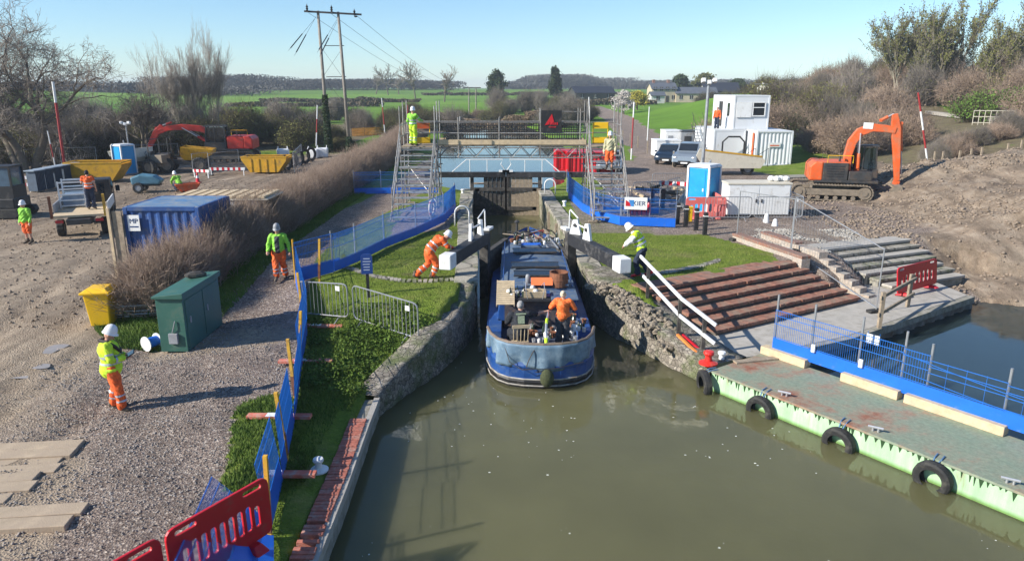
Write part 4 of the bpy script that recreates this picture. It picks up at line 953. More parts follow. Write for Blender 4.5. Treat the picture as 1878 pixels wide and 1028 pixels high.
# white handrail on the steps
t = thing('handrail', 'white timber handrail on black posts beside the brick steps', 'handrail')
g1, g2, g3 = at(1187,545,1.22), at(1244,612,.78), at(1288,648,.47)
for p in (g1, g2, g3): mb = MB(); mb.box((p.x,p.y,p.z+.48),(.09,.09,1.0)); mb.build('post', M_darkwood, t)
for dz in (1.0, .52):
    A_, B_, C_ = g1+V((-.03,-.07,dz)), g2+V((0,-.07,dz)), g3+V((0,-.07,dz)); k_ = (A_-B_).normalized(); mb = MB(); mb.beam(A_+k_*(.55 if dz == 1. else .3), B_, .05, .085); mb.build('rail', M_white, t)
    mb = MB(); k_ = (C_-B_).normalized(); mb.beam(B_, C_+k_*.35, .052, .083); mb.build('rail', M_white, t)
mb = MB(); mb.beam((g2.x-.05,g2.y-.1,.8),(g3.x-.15,g3.y-.2,.52),.07,.05); o_ = mb.build('painted_plank', mat('orange_plank', (.8,.25,.05), .6, 0, .2, 6, .3)); tag(o_, 'orange painted plank lying on the rubble below the handrail', 'plank', 'orange planks below the handrail')
mb = MB(); mb.beam((g2.x+.1,g2.y-.05,.78),(g3.x+.0,g3.y-.05,.52),.05,.05); o_ = mb.build('painted_plank', M_redplastic); tag(o_, 'red painted plank lying beside the orange one below the handrail', 'plank')
# ------------------------------------------------------------------ pontoon
PA = V((4.80,15.90,0)); pe = V((.574,-.819,0)); pn = V((.819,.574,0)); prz = math.atan2(pe.y, pe.x)
PO = thing('pontoon', 'long pale green steel pontoon with rust stained deck', 'pontoon', PA, prz)
M_pside, nt, b = newmat('pontoon_side')
n = noise(nt, 1.2, 8, .7); c_ = ramp(nt, n.outputs[0], [(.3, (.36,.58,.33)), (.6, (.46,.68,.42)), (.75, (.5,.52,.42))]).outputs[0]
tc = nt.nodes.new('ShaderNodeTexCoord'); sx = nt.nodes.new('ShaderNodeSeparateXYZ'); nt.links.new(tc.outputs['Object'], sx.inputs[0])
c_ = mixc(nt, ramp(nt, sx.outputs[2], [(.02, 1.), (.10, 0.)]).outputs[0], c_, (.16,.3,.08)); c_ = mixc(nt, 1., c_, streak(nt, (5, 5, .7), 0, .72, 1.1), 'MULTIPLY'); rs = streak(nt, (3.3, 3.3, .5), 0, 0., 1.); c_ = mixc(nt, ramp(nt, rs, [(.78, 0.), (.98, .55)]).outputs[0], c_, (.26,.17,.09)); nt.links.new(c_, b.inputs['Base Color']); b.inputs['Roughness'].default_value = .6
M_pdeck, nt, b = newmat('pontoon_deck')
n = noise(nt, .9, 9, .72); c_ = ramp(nt, n.outputs[0], [(.36, (.21,.27,.19)), (.5, (.25,.27,.19)), (.57, (.30,.22,.15)), (.66, (.28,.11,.06))]).outputs[0]
n = noise(nt, 12, 6, .7); c_ = mixc(nt, 1., c_, ramp(nt, n.outputs[0], [(.3, .75), (.7, 1.2)]).outputs[0], 'MULTIPLY'); nt.links.new(c_, b.inputs['Base Color']); b.inputs['Roughness'].default_value = .75
nt.links.new(bump(nt, n.outputs[0], .3, .01), b.inputs['Normal'])
PL = 12.0; PW = 2.05
mb = MB(); mb.prism([(.0,-.5),(.0,.46),(PW,.46),(PW,-.5)], 0, PL, 'x'); mb.build('hull', M_pside, PO, bevel=.015)
mb = MB(); mb.box((PL/2,PW/2,.485),(PL+.04,PW+.08,.045)); mb.build('deck', M_pdeck, PO)
mb = MB(); rr = random.Random(8); x = .1
while x < PL:
    w_ = rr.uniform(.035,.1); h_ = rr.uniform(.07,.2)*(1 if rr.random() > .2 else .4); mb.prism([(x,.46),(x+w_,.46),(x+w_/2+rr.uniform(-.01,.01),.46-h_)], -.012, -.002, 'y'); x += w_+rr.uniform(.0,.11)
mb.box((PL/2,-.006,.455),(PL,.008,.02)); mb.build('dark_teeth', mat('dark_green_teeth', (.02,.06,.015), .8), PO)  # row of dark green triangles along the top of the pontoon side
def tyre(local, label, rz=0, tilt=0, r=.21, R2=.1):
    t = thing('tyre_fender', label, 'tyre', PO.matrix_basis @ V(local) if False else PA+pe*local[0]+pn*local[1]+V((0,0,local[2])), prz+rz, 'tyre fenders along the pontoon')
    prof = []; n_, m_ = 32, 12; vs = []
    for i in range(n_):
        a = 2*math.pi*i/n_
        for (rr_, yy_) in ((.19,-.075),(.2,-.09),(.29,-.095),(.33,-.07),(.34,0),(.33,.07),(.29,.095),(.2,.09),(.19,.075),(.205,.07),(.28,.06),(.28,-.06)):
            k = rr_*(1+(.012 if (i % 2 and rr_ > .32) else 0)); vs.append((k*math.cos(a), yy_, k*math.sin(a)))
    fs = [(i*m_+j, i*m_+(j+1) % m_, ((i+1) % n_)*m_+(j+1) % m_, ((i+1) % n_)*m_+j) for i in range(n_) for j in range(m_)]
    mb = MB(); mb.add(vs, fs); o_ = mb.build('tyre', M_rubber, t, smooth=False); o_.rotation_euler = (tilt, 0, 0)
    mb = MB(); z_ = .62-local[2]; mb.tube([(0,.06,.3),(.03,.0,.3),(.05,.12,z_-.1),(.02,.3,z_-.09)], .012); mb.tube([(-.04,.0,.3),(-.07,.12,z_-.1),(-.1,.3,z_-.09)], .012); mb.build('rope', mat('blue_rope', (.1,.2,.35), .8), t)
for i, (px, py) in enumerate([(1290,700),(1397,748),(1532,812),(1710,880)]):
    p = at(px, py, .12); d_ = (p-PA).dot(pe)
    lb = ['tyre fender at the corner of the pontoon below the red bollard', 'second tyre fender along the pontoon from the corner', 'half sunken tyre fender at the middle of the pontoon', 'tyre fender nearest the right edge of the photo'][i]
    tyre((d_ if i else -.08, -.13, .16 if i in (0, 3) else .08), lb, -.5 if i == 0 else 0, .08)
for i, x in enumerate((.9,4.0,7.7)):
    t = thing('mooring_cleat', ['small mooring cleat on the near end of the pontoon deck', 'steel mooring cleat above the half sunken tyre', 'mooring cleat near the right hand tyre'][i], 'cleat', PA+pe*(3.95 if i == 1 else (1.9 if i == 0 else 6.3))+pn*.12+V((0,0,.51)), prz+.3); mb = MB(); mb.bar((-.14,0,.08),(.14,0,.09),.025); mb.build('horn', M_alu, t); mb = MB(); mb.bar((-.05,0,0),(-.05,0,.08),.02); mb.bar((.05,0,0),(.05,0,.08),.02); mb.build('stem', M_alu, t)
def ponblock(x0, x1, label):
    t = thing('timber_block', label, 'timber', PA+pe*(x0+x1)/2+pn*(PW-.02)+V((0,0,.51)), prz, 'timber baulks under the pontoon fence'); mb = MB(); mb.box((0,0,.1),(x1-x0,.24,.2)); mb.build('timber', M_palewood, t, bevel=.01)
    for s in (-1, 1): mb = MB(); mb.box((s*(x1-x0)*.46,.13,.1),(.06,.02,.14)); mb.build('steel_strap', M_steel, t)
    return t
bx_ = [(at(1400,646,.5), at(1480,674,.5)), (at(1556,692,.5), at(1643,735,.5)), (at(1657,738,.5), at(1832,806,.5))]
for i, (a, b) in enumerate(bx_): ponblock((a-PA).dot(pe), (b-PA).dot(pe), 'pale timber baulk on the pontoon '+['nearest the concrete quay', 'in the middle of the fence', 'nearest the right edge of the photo'][i])
pp = [at(1404,640,.72), at(1466,664,.72), at(1554,692,.72), at(1634,718,.72), at(1677,736,.72), at(1812,788,.72)]
ds = [(p-PA).dot(pe) for p in pp]+[11.2]
pl_ = ['starting at the concrete quay', 'second from the quay', 'with a small white sign', 'between the paired posts', 'with sagging wires', 'at the right edge of the photo']
for i in range(6):
    A_ = PA+pe*ds[i]+pn*(PW+.02)+V((0,0,.62)); B_ = PA+pe*ds[i+1]+pn*(PW+.02)+V((0,0,.62))
    t = bluefence(A_, B_, 'blue pontoon fence panel '+pl_[i], [1.1,1.1,1.1,1.05,.95,.9][i], .36, posts=(0,), group='blue fence panels on the pontoon', wire=.05 if i < 4 else .3)
    for ch in t.children:
        if ch.name.startswith('post'): ch.scale = (1.25, 1.25, 1.22)
    if i in (1, 2): mb = MB(); mb.box((.12,-.06,.42),(.1,.06,.2)); mb.build('weight', M_white, t, bevel=.02)
mb = MB(); pts = []
t = thing('sign', 'small blank white notice hung on the pontoon fence wires', 'sign', at(1601,622,1.5)+pn*0, prz); mb = MB(); mb.box((0,0,0),(.3,.02,.22)); mb.build('board', M_white, t)
for s in (-1, 1): mb = MB(); mb.bar((s*.12,0,-.2),(s*.14,.02,.16),.006); mb.build('wire_hook', M_bluew, t)
mb = MB(); a_ = PA+pe*ds[3]+pn*(PW-.02); b_ = PA+pe*11+pn*(PW-.02)
mb.tube([tuple(a_+(b_-a_)*k/12+V((0,0,1.55-.28*math.sin(math.pi*k/12)))) for k in range(13)], .008); mb.tube([tuple(a_+(b_-a_)*k/12+V((0,.02,1.15-.2*math.sin(math.pi*k/12)))) for k in range(13)], .008)
tag(mb.build('slack_cable', M_bluew), 'slack cable strung along the pontoon fence posts', 'cable')
for x, lb in ((.55, 'pale plank laid between the quay and the pontoon'),):
    t = thing('plank', lb, 'plank', PA+pe*.25+pn*1.45+V((0,0,.53)), prz+1.2); mb = MB(); mb.box((0,0,0),(1.3,.18,.04)); mb.build('plank', M_wood, t)
# name post on left bank
t = thing('notice_post', 'dark blue notice board on a black post among the grass left of the lock', 'sign', og(676,545,1.4), .1)
mb = MB(); mb.box((0,0,.35),(.08,.08,.9)); mb.build('post', M_black, t)
mb = MB(); mb.prism([(-.16,.7),(.16,.7),(.16,1.2),(.1,1.27),(-.1,1.27),(-.16,1.2)], -.06, -.02, 'y'); mb.build('board', mat('notice_blue', (.012,.05,.22), .5), t)
mb = MB(); rr = random.Random(4)
for r_ in range(5): mb.box((rr.uniform(-.01,.01),-.063,.82+.08*r_),(rr.uniform(.16,.24),.004,.022))
mb.build('lettering_rows', mat('notice_text', (.45,.5,.6), .6, bst=0), t)
# brick foot rows and setts on the lock sides
t = thing('brick_path_edge', 'curved row of worn stone setts in the grass behind the man in orange', 'paving'); mb = MB(); rr = random.Random(6)
cpts = densify([tuple(og(x, y, 1.4))[:2] for x, y in ((598,486),(640,492),(690,508),(740,516),(790,516),(848,512))], .14)
for p in cpts:
    z = gz(*p); mb.box((p[0],p[1],z+.015),(.11,.34,.05),rz=rr.uniform(-.1,.1)+.1)
mb.build('setts', M_cop, t)
t = thing('brick_path_edge', 'curved row of worn brick setts in the lawn behind the man in yellow', 'paving'); mb = MB()
cpts = densify([tuple(og(x, y, 1.4))[:2] for x, y in ((1178,505),(1230,498),(1275,490),(1318,478))], .14)
for p in cpts: mb.box((p[0],p[1],gz(*p)+.012),(.11,.4,.05),rz=rr.uniform(-.1,.1)-.3)
mb.build('setts', M_cop, t)
# ------------------------------------------------------------------ scaffold footbridge
SB = thing('scaffold_footbridge', 'scaffold footbridge with stair towers carrying walkers over the lock', 'footbridge')
YD = 35.0; ZD = 4.42
def std(x, y, z0, z1, r=.0245):
    mb = MB(); mb.bar((x,y,z0),(x,y,z1),r*1.15,n=8); return mb.build('standard', M_galold, SB)
def ledg(a, b, name='ledger', r=.024): mb = MB(); mb.bar(a, b, r*1.1, n=6); return mb.build(name, M_galold, SB)
def board(a, b, w_, name='deck_board', m_=None, th=.045): mb = MB(); mb.beam(a, b, w_, th); return mb.build(name, m_ or M_wood, SB)
# towers
for (x0, x1, tag_) in ((-5.25,-3.62,'l'), (3.62,5.1,'r')):
    ysL = (30.9, 32.4, 33.9, 35.0, 36.3)
    for y in ysL:
        for x in (x0, x1):
            top = {30.9:2.9, 32.4:4.1, 33.9:6.3, 35.0:6.5, 36.3:6.5}[y]; std(x, y, 1.4, top)
    for y in ysL[2:]:
        for z in ((2.4,3.4,4.36) if y < 36 else (2.4,3.4,4.36,4.95,5.45)): ledg((x0-.1,y,z),(x1+.1,y,z))
    for x in (x0, x1):
        for z in (1.62, 3.4): ledg((x,30.7 if z < 2 else 33.6,z),(x,36.5,z))
        for z in (4.9, 5.42): ledg((x,33.8,z),(x,36.5,z)) if (tag_ == 'l' and x == x0) or (tag_ == 'r' and x == x1) else None
        ledg((x,36.3,1.6),(x,33.9,4.3),'brace'); 
        # stair stringers and hand rails
        ledg((x-.06*(1 if x == x0 else -1),30.6,1.5),(x-.06*(1 if x == x0 else -1),34.2,4.4),'stringer',.03)
        ledg((x,30.8,2.45),(x,34.0,5.4),'stair_rail'); ledg((x,30.8,2.0),(x,34.0,4.95),'stair_rail')
    n = 12
    for k in range(n):
        t_ = (k+.5)/n; board((x0+.02,30.6+3.6*t_,1.5+2.9*t_),(x1-.02,30.6+3.6*t_,1.5+2.9*t_),.24,'tread',M_gal,.045)
    for k in range(4): board((x0,34.3+.5*k,ZD),(x1,34.3+.5*k,ZD),.42,'landing_board')
    [ledg((xx,y_,z_),(xx,y_+1.5,z_)) for xx in (x0, x1) for (y_, z_) in ((32.4,2.3),(32.4,2.9),(33.9,2.4),(33.9,2.9),(35.0,2.4),(35.0,3.9))]; [ledg((x0,y_,z_),(x1,y_,z_)) for (y_, z_) in ((33.9,2.9),(33.9,3.9),(35.0,2.9),(35.0,3.9),(36.3,2.9),(36.3,3.9),(36.3,1.9),(35.0,1.9))]; [ledg((x0,33.9+.8*q,4.95),(x0,33.9+.8*q,5.5)) for q in range(3)]
    ledg((x0,33.9,4.36),(x1,36.3,3.2),'brace'); ledg((x1,33.9,1.8),(x0,36.3,3.3),'brace')
    for x in (x0, x1):
        for y in (30.9, 36.3): mb = MB(); mb.box((x,y,1.43),(.5,.24,.05)); mb.build('sole_board', M_wood, SB)
# deck and trusses
for k in range(5): board((-3.65,35.12+.235*k,ZD+.01),(3.65,35.12+.235*k,ZD+.01),.225,'deck_board')
for yy_ in (35.0, 36.3):
    board((-3.6,yy_-.03,ZD+.15),(3.6,yy_-.03,ZD+.15),.04,'toe_board',M_palewood,.24)
    for z in (4.3, 3.82): ledg((-4.2,yy_,z),(4.2,yy_,z),'truss_chord',.026)
    n = 16
    for k in range(n):
        xa = -3.6+7.2*k/n; xb = xa+7.2/n; ledg((xa,yy_,4.3 if k % 2 else 3.82),(xb,yy_,3.82 if k % 2 else 4.3),'truss_web',.018)
    for z in (5.0, 5.5): ledg((-5.2 if yy_ == 35 else -5.4,yy_,z),(3.9,yy_,z),'guard_rail')
    for x in (-2.6,-.62,1.38,3.3): std(x, yy_, 3.8, 5.75 if x != 1.38 and x != 3.3 else 6.15)
ledg((1.3,35.0,6.02),(3.5,35.0,6.0),'guard_rail')
mb = MB()
for k in range(58): x = -3.4+.118*k; mb.beam((x,36.2,4.55),(x,36.2,5.48),.04,.03,(0,1,0))
for z in (4.6,4.85,5.1,5.3,5.46): mb.beam((-3.5,36.2,z),(3.5,36.2,z),.04,.045)
mb.build('black_mesh', M_black, SB)
for k in range(17): x = -3.1+.4*k; mb = MB(); mb.box((x,35.03,4.66),(.09,.06,.2)); mb.build('clamp', M_steel, SB)
t = thing('banner', 'black banner with a red triangular emblem hung on the footbridge rail', 'banner', (1.9,34.94,5.55)); mb = MB(); mb.box((0,0,0),(.98,.015,1.04)); mb.build('sheet', M_black, t)
mb = MB(); mb.prism([(-.32,-.18),(.02,.36),(.12,.0),(.0,-.14),(-.08,-.02),(-.14,-.14)], -.03, -.012, 'y'); mb.build('emblem', M_redplastic, t)
mb = MB(); rr = random.Random(3)
for k in range(6): mb.box((-.12+.08*k,-.02,-.1),(.05,.01,.13 if k % 2 else .1)); mb.box((-.1+.06*k,-.02,-.26),(.04,.01,.05))
mb.build('emblem_lettering', M_redplastic, t)
for (x, y, rz, lb, full) in ((-4.35,35.05,.2,'yellow and orange safety gate beside the worker on the left tower', True), (4.3,35.15,0,'yellow panelled safety gate on the right tower', False)):
    t = thing('safety_gate', lb, 'gate', (x, y, ZD+.05), rz)
    mb = MB(); mb.tube([(-.36,0,.05),(-.36,0,1.02),(.36,0,1.02),(.36,0,.05)], .03, 6, closed=True); mb.build('frame', M_yellow, t)
    mb = MB(); mb.box((0,-.01,.88),(.7,.05,.28)); mb.build('top_panel', M_orange if full else M_yellow, t); mb = MB(); mb.box((0,-.01,.2),(.7,.05,.26)); mb.build('bottom_panel', M_yellow, t)
t = thing('lifebuoy', 'pale lifebuoy hung on the foot of the left scaffold tower', 'lifebuoy', (-3.5,30.8,2.05), 1.3); mb = MB(); mb.tube([(.3*math.cos(a),0,.3*math.sin(a)) for a in [2*math.pi*k/20 for k in range(20)]], .06, 8, closed=True); mb.build('ring', M_cream, t, smooth=True)
for k in range(4): mb = MB(); a = math.pi/4+k*math.pi/2; mb.sph((.3*math.cos(a),0,.3*math.sin(a)), .068, 8); mb.build('band', M_redplastic, t)
# ------------------------------------------------------------------ yard things: generic builders
def container(loc, rz, L, W, H, m_, label, corr=True, roof=None, cat='container'):
    t = thing('steel_container', label, cat, loc, rz)
    if corr:
        for (nm_, ax, sgn) in (('side_wall','x',-1),('side_wall','x',1),('end_wall','y',-1),('end_wall','y',1)):
            ln = L if ax == 'x' else W; n = max(6, int(ln/.14)); pts = []
            for i in range(n*2+1):
                u_ = -ln/2+ln*i/(n*2); o_ = .035 if (i//1) % 4 in (1, 2) else 0; pts.append((u_, o_))
            vs = []
            for (u_, o_) in pts:
                for z in (.12, H-.1): vs.append((u_, sgn*(W/2-.04-o_), z) if ax == 'x' else (sgn*(L/2-.04-o_), u_, z))
            mb = MB(); mb.add(vs, [(2*i,2*i+2,2*i+3,2*i+1) for i in range(len(pts)-1)]); mb.build(nm_, m_, t)
    else:
        mb = MB(); mb.box((0,0,H/2),(L-.04,W-.04,H-.1)); mb.build('body', m_, t, bevel=.01)
    for sx in (-1, 1):
        for sy in (-1, 1): mb = MB(); mb.box((sx*(L/2-.06),sy*(W/2-.06),H/2),(.13,.13,H)); mb.build('corner_post', m_, t, bevel=.01)
    mb = MB()
    for z in (.07, H-.05):
        for s in (-1, 1): mb.box((0,s*(W/2-.05),z),(L-.27,.1,.12)); mb.box((s*(L/2-.05),0,z),(.1,W-.27,.12))
    mb.build('frame_rail', m_, t); mb = MB(); mb.box((0,0,H-.02),(L-.05,W-.05,.05)); mb.build('roof', roof or m_, t); mb = MB(); mb.box((0,0,.06),(L-.3,W-.3,.06)); mb.build('floor', M_steel, t)
    return t
def skip(loc, rz, s, m_, label, ribs=True):
    t = thing('tipping_skip', label, 'skip', loc, rz); L, W, H = 3.2*s, 1.7*s, 1.2*s
    for sy in (-1, 1):
        mb = MB(); mb.prism([(-L*.32,.12),(L*.3,.12),(L/2,H*.8),(L/2,H),(-L/2,H),(-L/2,H*.85)], sy*W/2-.03, sy*W/2+.03, 'y'); mb.build('side_plate', m_, t)
        if ribs:
            for k in range(4): mb = MB(); x = -L*.28+L*.17*k; mb.box((x,sy*(W/2+.04),H*.52),(.08,.07,H*.75)); mb.build('rib', m_, t)
    mb = MB(); mb.beam((-L*.32,0,.12),(-L/2,0,H*.9),W-.08,.05); mb.build('end_plate', m_, t); mb = MB(); mb.beam((L*.3,0,.12),(L/2,0,H*.9),W-.08,.05); mb.build('end_plate', m_, t)
    mb = MB(); mb.box((0,0,.14),(L*.6,W-.1,.05)); mb.build('floor_plate', m_, t); mb = MB()
    mb.box((0,W/2,H),(L+.06,.11,.09)); mb.box((0,-W/2,H),(L+.06,.11,.09)); mb.box((L/2,0,H+.002),(.1,W-.12,.085)); mb.box((-L/2,0,H+.002),(.1,W-.12,.085)); mb.build('rim', m_, t)
    return t
def wheel(mb_parent, name, c, r, w_, tread=True, hub=None):
    mb = MB(); n = 28; vs = []; prof = [(r*.55,-w_/2),(r*.9,-w_/2),(r,-w_*.35),(r,w_*.35),(r*.9,w_/2),(r*.55,w_/2)]
    for i in range(n):
        a = 2*math.pi*i/n
        for (q, y) in prof: k = q*(.955 if (tread and i % 2 and q > r*.95) else 1); vs.append((c[0]+k*math.cos(a),c[1]+y,c[2]+k*math.sin(a)))
    m_ = len(prof); fs = [(i*m_+j, i*m_+(j+1) % m_, ((i+1) % n)*m_+(j+1) % m_, ((i+1) % n)*m_+j) for i in range(n) for j in range(m_)]; mb.add(vs, fs)
    w0 = mb.build(name, M_rubber, mb_parent); mb = MB(); mb.bar((c[0],c[1]-w_*.42,c[2]),(c[0],c[1]+w_*.42,c[2]),r*.56,n=16); mb.build('rim', hub or M_grey, w0); return w0
def dumper(loc, rz, s, m_hop, label, m_body=None):
    t = thing('site_dumper', label, 'dumper', loc, rz); m_body = m_body or M_mudsteel
    for x in (-1.1, 1.2):
        for y in (-.85, .85): wheel(t, 'wheel', (x*s,y*s,.58*s), .58*s, .42*s, hub=M_mudsteel)
    mb = MB(); mb.box((0,0,.75*s),(3.3*s,.7*s,.35*s)); mb.build('chassis', m_body, t, bevel=.03)
    mb = MB(); vs = [(.1,-.6,.95),(1.3,-.6,.85),(2.2,-1.0,1.35),(2.3,-1.05,1.7),(.0,-1.05,1.95),(-.1,-.9,1.3)]; n = len(vs)
    P_ = [(x*s,y*s,z*s) for x, y, z in vs]+[(x*s,-y*s,z*s) for x, y, z in vs]
    mb.add(P_, [(0,1,2,3,4,5)[::-1], (6,7,8,9,10,11)]+[(i, (i+1) % 6, 6+(i+1) % 6, 6+i) for i in range(6) if i != 3]); hp = mb.build('hopper', m_hop, t)
    o_ = hp.modifiers.new('s', 'SOLIDIFY'); o_.thickness = .05
    mb = MB(); mb.box((-1.4*s,0,1.15*s),(1.2*s,1.0*s,.6*s),tx=.85,ty=.85); mb.build('engine_cover', m_body, t, bevel=.04)
    mb = MB(); mb.box((-.55*s,0,1.2*s),(.5*s,.5*s,.15*s)); mb.box((-.8*s,0,1.45*s),(.12*s,.5*s,.5*s)); mb.build('seat', M_rubber, t)
    mb = MB(); mb.tube([(-.95*s,-.6*s,.95*s),(-.95*s,-.6*s,2.6*s),(-.95*s,.6*s,2.6*s),(-.95*s,.6*s,.95*s)], .045*s); mb.build('roll_bar', M_steel, t)
    mb = MB(); mb.bar((-.1*s,0,1.0*s),(-.3*s,0,1.5*s),.03); mb.tube([(-.3*s+.0,.2*s*math.cos(a),1.5*s+.2*s*math.sin(a)) for a in [k*math.pi/5 for k in range(10)]], .02, 5, closed=True); mb.build('steering_wheel', M_steel, t)
    return t
def excavator(loc, rz, label, m_main, boom, stick, bucket, slew=0, s=1, dark=M_steel, cabm=None, bw_=1.9):
    t = thing('excavator', label, 'excavator', loc, rz); t.scale = (s, s, s)
    for sy in (-1, 1):
        loop = []; Lh, r = 1.7, .42
        for k in range(9): a = math.pi/2+math.pi*k/8; loop.append((-Lh+r*math.cos(a), r+.04+r*math.sin(a)))
        for k in range(9): a = -math.pi/2+math.pi*k/8; loop.append((Lh+r*math.cos(a), r+.04+r*math.sin(a)))
        d = densify(loop+[loop[0]], .16)[:-1]; mb = MB()
        for i in range(len(d)):
            a_ = V(d[i]); b_ = V(d[(i+1) % len(d)]); k = (b_-a_); c_ = (a_+b_)/2; mb.box((c_.x, sy*1.15, c_.y), (k.length*.86, .55, .05), ry=-math.atan2(k.y, k.x))
            nrm = V((k.y, -k.x)).normalized(); mb.box((c_.x+nrm.x*.03, sy*1.15, c_.y+nrm.y*.03), (.025,.55,.05), ry=-math.atan2(k.y, k.x))
        tk = mb.build('track', M_mudsteel, t)
        mb = MB(); mb.box((0,sy*1.15,.47),(3.1,.3,.36)); mb.build('track_frame', M_mudsteel, tk, bevel=.03)
        for x in (-1.7, 1.7): mb = MB(); mb.bar((x,sy*1.15-.2,.46),(x,sy*1.15+.2,.46),.34,n=18); mb.bar((x,sy*1.15-.24,.46),(x,sy*1.15+.24,.46),.16,n=14); mb.build('sprocket', M_mudsteel, tk)
        for k in range(6): mb = MB(); x = -1.15+.46*k; mb.bar((x,sy*1.15-.18,.17),(x,sy*1.15+.18,.17),.11,n=12); mb.build('roller', M_mudsteel, tk)
    mb = MB(); mb.box((0,0,.6),(1.9,1.8,.4)); mb.bar((0,0,.7),(0,0,1.0),.6,n=20); mb.build('undercarriage', M_mudsteel, t, bevel=.02)
    S = thing('upper_structure_pivot', None, None); S.parent = t; S.rotation_euler = (0,0,slew); S.name = 'upper_structure'
    def up(mb, nm_, m_, **k): o_ = mb.build(nm_, m_, t, **k); o_.matrix_local = Matrix.Rotation(slew, 4, 'Z'); return o_
    bpy.data.objects.remove(S)
    mb = MB(); mb.box((-.15,0,1.08),(3.3,2.4,.16)); up(mb, 'slew_frame', dark, bevel=.02)
    mb = MB(); mb.prism([(-2.1,1.1),(-1.4,1.1),(-1.4,2.15),(-1.85,2.15),(-2.1,1.9)], -1.22, 1.22, 'y'); up(mb, 'counterweight', m_main, bevel=.08)
    mb = MB(); mb.box((-.75,-.72,1.62),(1.3,.98,.95)); up(mb, 'engine_housing', dark, bevel=.04)
    mb = MB(); mb.box((-.75,.72,1.58),(1.3,.98,.9)); up(mb, 'side_housing', dark, bevel=.04)
    mb = MB(); mb.box((-.75,0,2.1),(1.3,2.3,.06)); up(mb, 'engine_cover', m_main, bevel=.02)
    for k in range(5): mb = MB(); mb.box((-.75,-1.22,1.35+.14*k),(.9,.02,.05)); up(mb, 'grille_slat', M_black)
    mb = MB(); mb.box((.55,-.85,1.4),(1.2,.72,.5)); up(mb, 'tool_box', dark, bevel=.04)
    mb = MB(); mb.bar((-.5,-.5,2.1),(-.5,-.5,2.5),.06,n=10); up(mb, 'exhaust', M_steel)
    for k in (0, 1): mb = MB(); mb.tube([(-1.3+.1,-1.15+2.3*k,2.1),(-1.2,-1.15+2.3*k,2.5),(.1,-1.15+2.3*k,2.5),(.1,-1.15+2.3*k,2.1)], .02, 5); up(mb, 'handrail', M_yellow if k == 0 else M_steel)
    # cab
    cx0, cx1, cy0, cy1, cz0, cz1 = .0, 1.7, .28, 1.2, 1.15, 2.95
    mb = MB(); mb.box(((cx0+cx1)/2,(cy0+cy1)/2,1.4),(cx1-cx0,cy1-cy0,.5)); cb = up(mb, 'cab', cabm or dark, bevel=.03)
    mb = MB()
    for x in (cx0+.05, .85, cx1-.1):
        for y in (cy0+.04, cy1-.04): mb.beam((x,y,1.6),(x-(.12 if x > 1 else 0),y,cz1),.07,.07,(0,1,0))
    mb.box(((cx0+cx1)/2-.05,(cy0+cy1)/2,cz1),(cx1-cx0-.05,cy1-cy0+.02,.09)); o_ = mb.build('cab_frame', cabm or dark, cb)
    mb = MB(); mb.box(((cx0+cx1)/2-.04,(cy0+cy1)/2,2.26),(cx1-cx0-.18,cy1-cy0-.07,1.2),tx=.94); mb.build('glass', M_glass, cb)
    # boom as swept plate
    def arm(pts, ws, th, nm_):
        mb = MB(); P_ = [V((x,0,z)) for x, z in pts]; n = len(P_); top, bot = [], []
        for i, p in enumerate(P_):
            k = (P_[min(i+1,n-1)]-P_[max(i-1,0)]).normalized(); q = V((-k.z,0,k.x)); top.append(p+q*ws[i]/2); bot.append(p-q*ws[i]/2)
        ring = [(p.x,p.z) for p in top]+[(p.x,p.z) for p in bot[::-1]]; vs = [(x,-th/2,z) for x, z in ring]+[(x,th/2,z) for x, z in ring]; N_ = len(ring)
        fs = [(i, (i+1) % N_, N_+(i+1) % N_, N_+i) for i in range(N_)]+[(i,i+1,2*n-2-i,2*n-1-i) for i in range(n-1)]+[(N_+i,N_+2*n-1-i,N_+2*n-2-i,N_+i+1) for i in range(n-1)]
        mb.add(vs, fs); return up(mb, nm_, m_main, bevel=.03)
    bo = arm(boom, list(np.interp(np.linspace(0, 1, len(boom)), [0,.45,1], [.36,.5,.34])), .38, 'boom')
    st = arm(stick, list(np.interp(np.linspace(0, 1, len(stick)), [0,.22,1], [.3,.52,.26])), .3, 'stick')
    def cyl(a, b, nm_, y=0, r=.085):
        a = V((a[0],y,a[1])); b = V((b[0],y,b[1])); m = a+(b-a)*.55; mb = MB(); mb.bar(a, m, r, n=12); mb.bar(a-V((0,.06,0)),a+V((0,.06,0)),.1); o_ = up(mb, nm_, m_main); mb = MB(); mb.bar(m, b, r*.5, n=10); mb.build('piston_rod', M_alu, o_)
    mid = boom[len(boom)//2]; cyl((boom[0][0]+.55, boom[0][1]-.3), (mid[0], mid[1]-.05), 'boom_cylinder', -.28); cyl((boom[0][0]+.55, boom[0][1]-.3), (mid[0], mid[1]-.05), 'boom_cylinder', .28)
    e_ = boom[-2]; cyl((e_[0]-.3, e_[1]+.45), (stick[0][0]-.05, stick[0][1]), 'stick_cylinder')
    s0, s1 = stick[0], stick[-1]; k = V((s1[0]-s0[0], s1[1]-s0[1])); q = V((k.y, -k.x)).normalized()*-.3
    cyl((s0[0]+k.x*.15+q.x, s0[1]+k.y*.15+q.y), (s1[0]-k.x*.1+q.x*.8, s1[1]-k.y*.1+q.y*.8), 'bucket_cylinder', 0, .07)
    bx, bz = bucket; mb = MB(); prof = [(bx-.2,bz+.45),(bx+.15,bz+.5),(bx+.25,bz+.2),(bx+.05,bz-.15),(bx-.4,bz-.3),(bx-.75,bz-.25)]
    outp = prof; inn = [(x*.93+bx*.07-.03, z*.93+(bz+.1)*.07+.02) for x, z in prof]
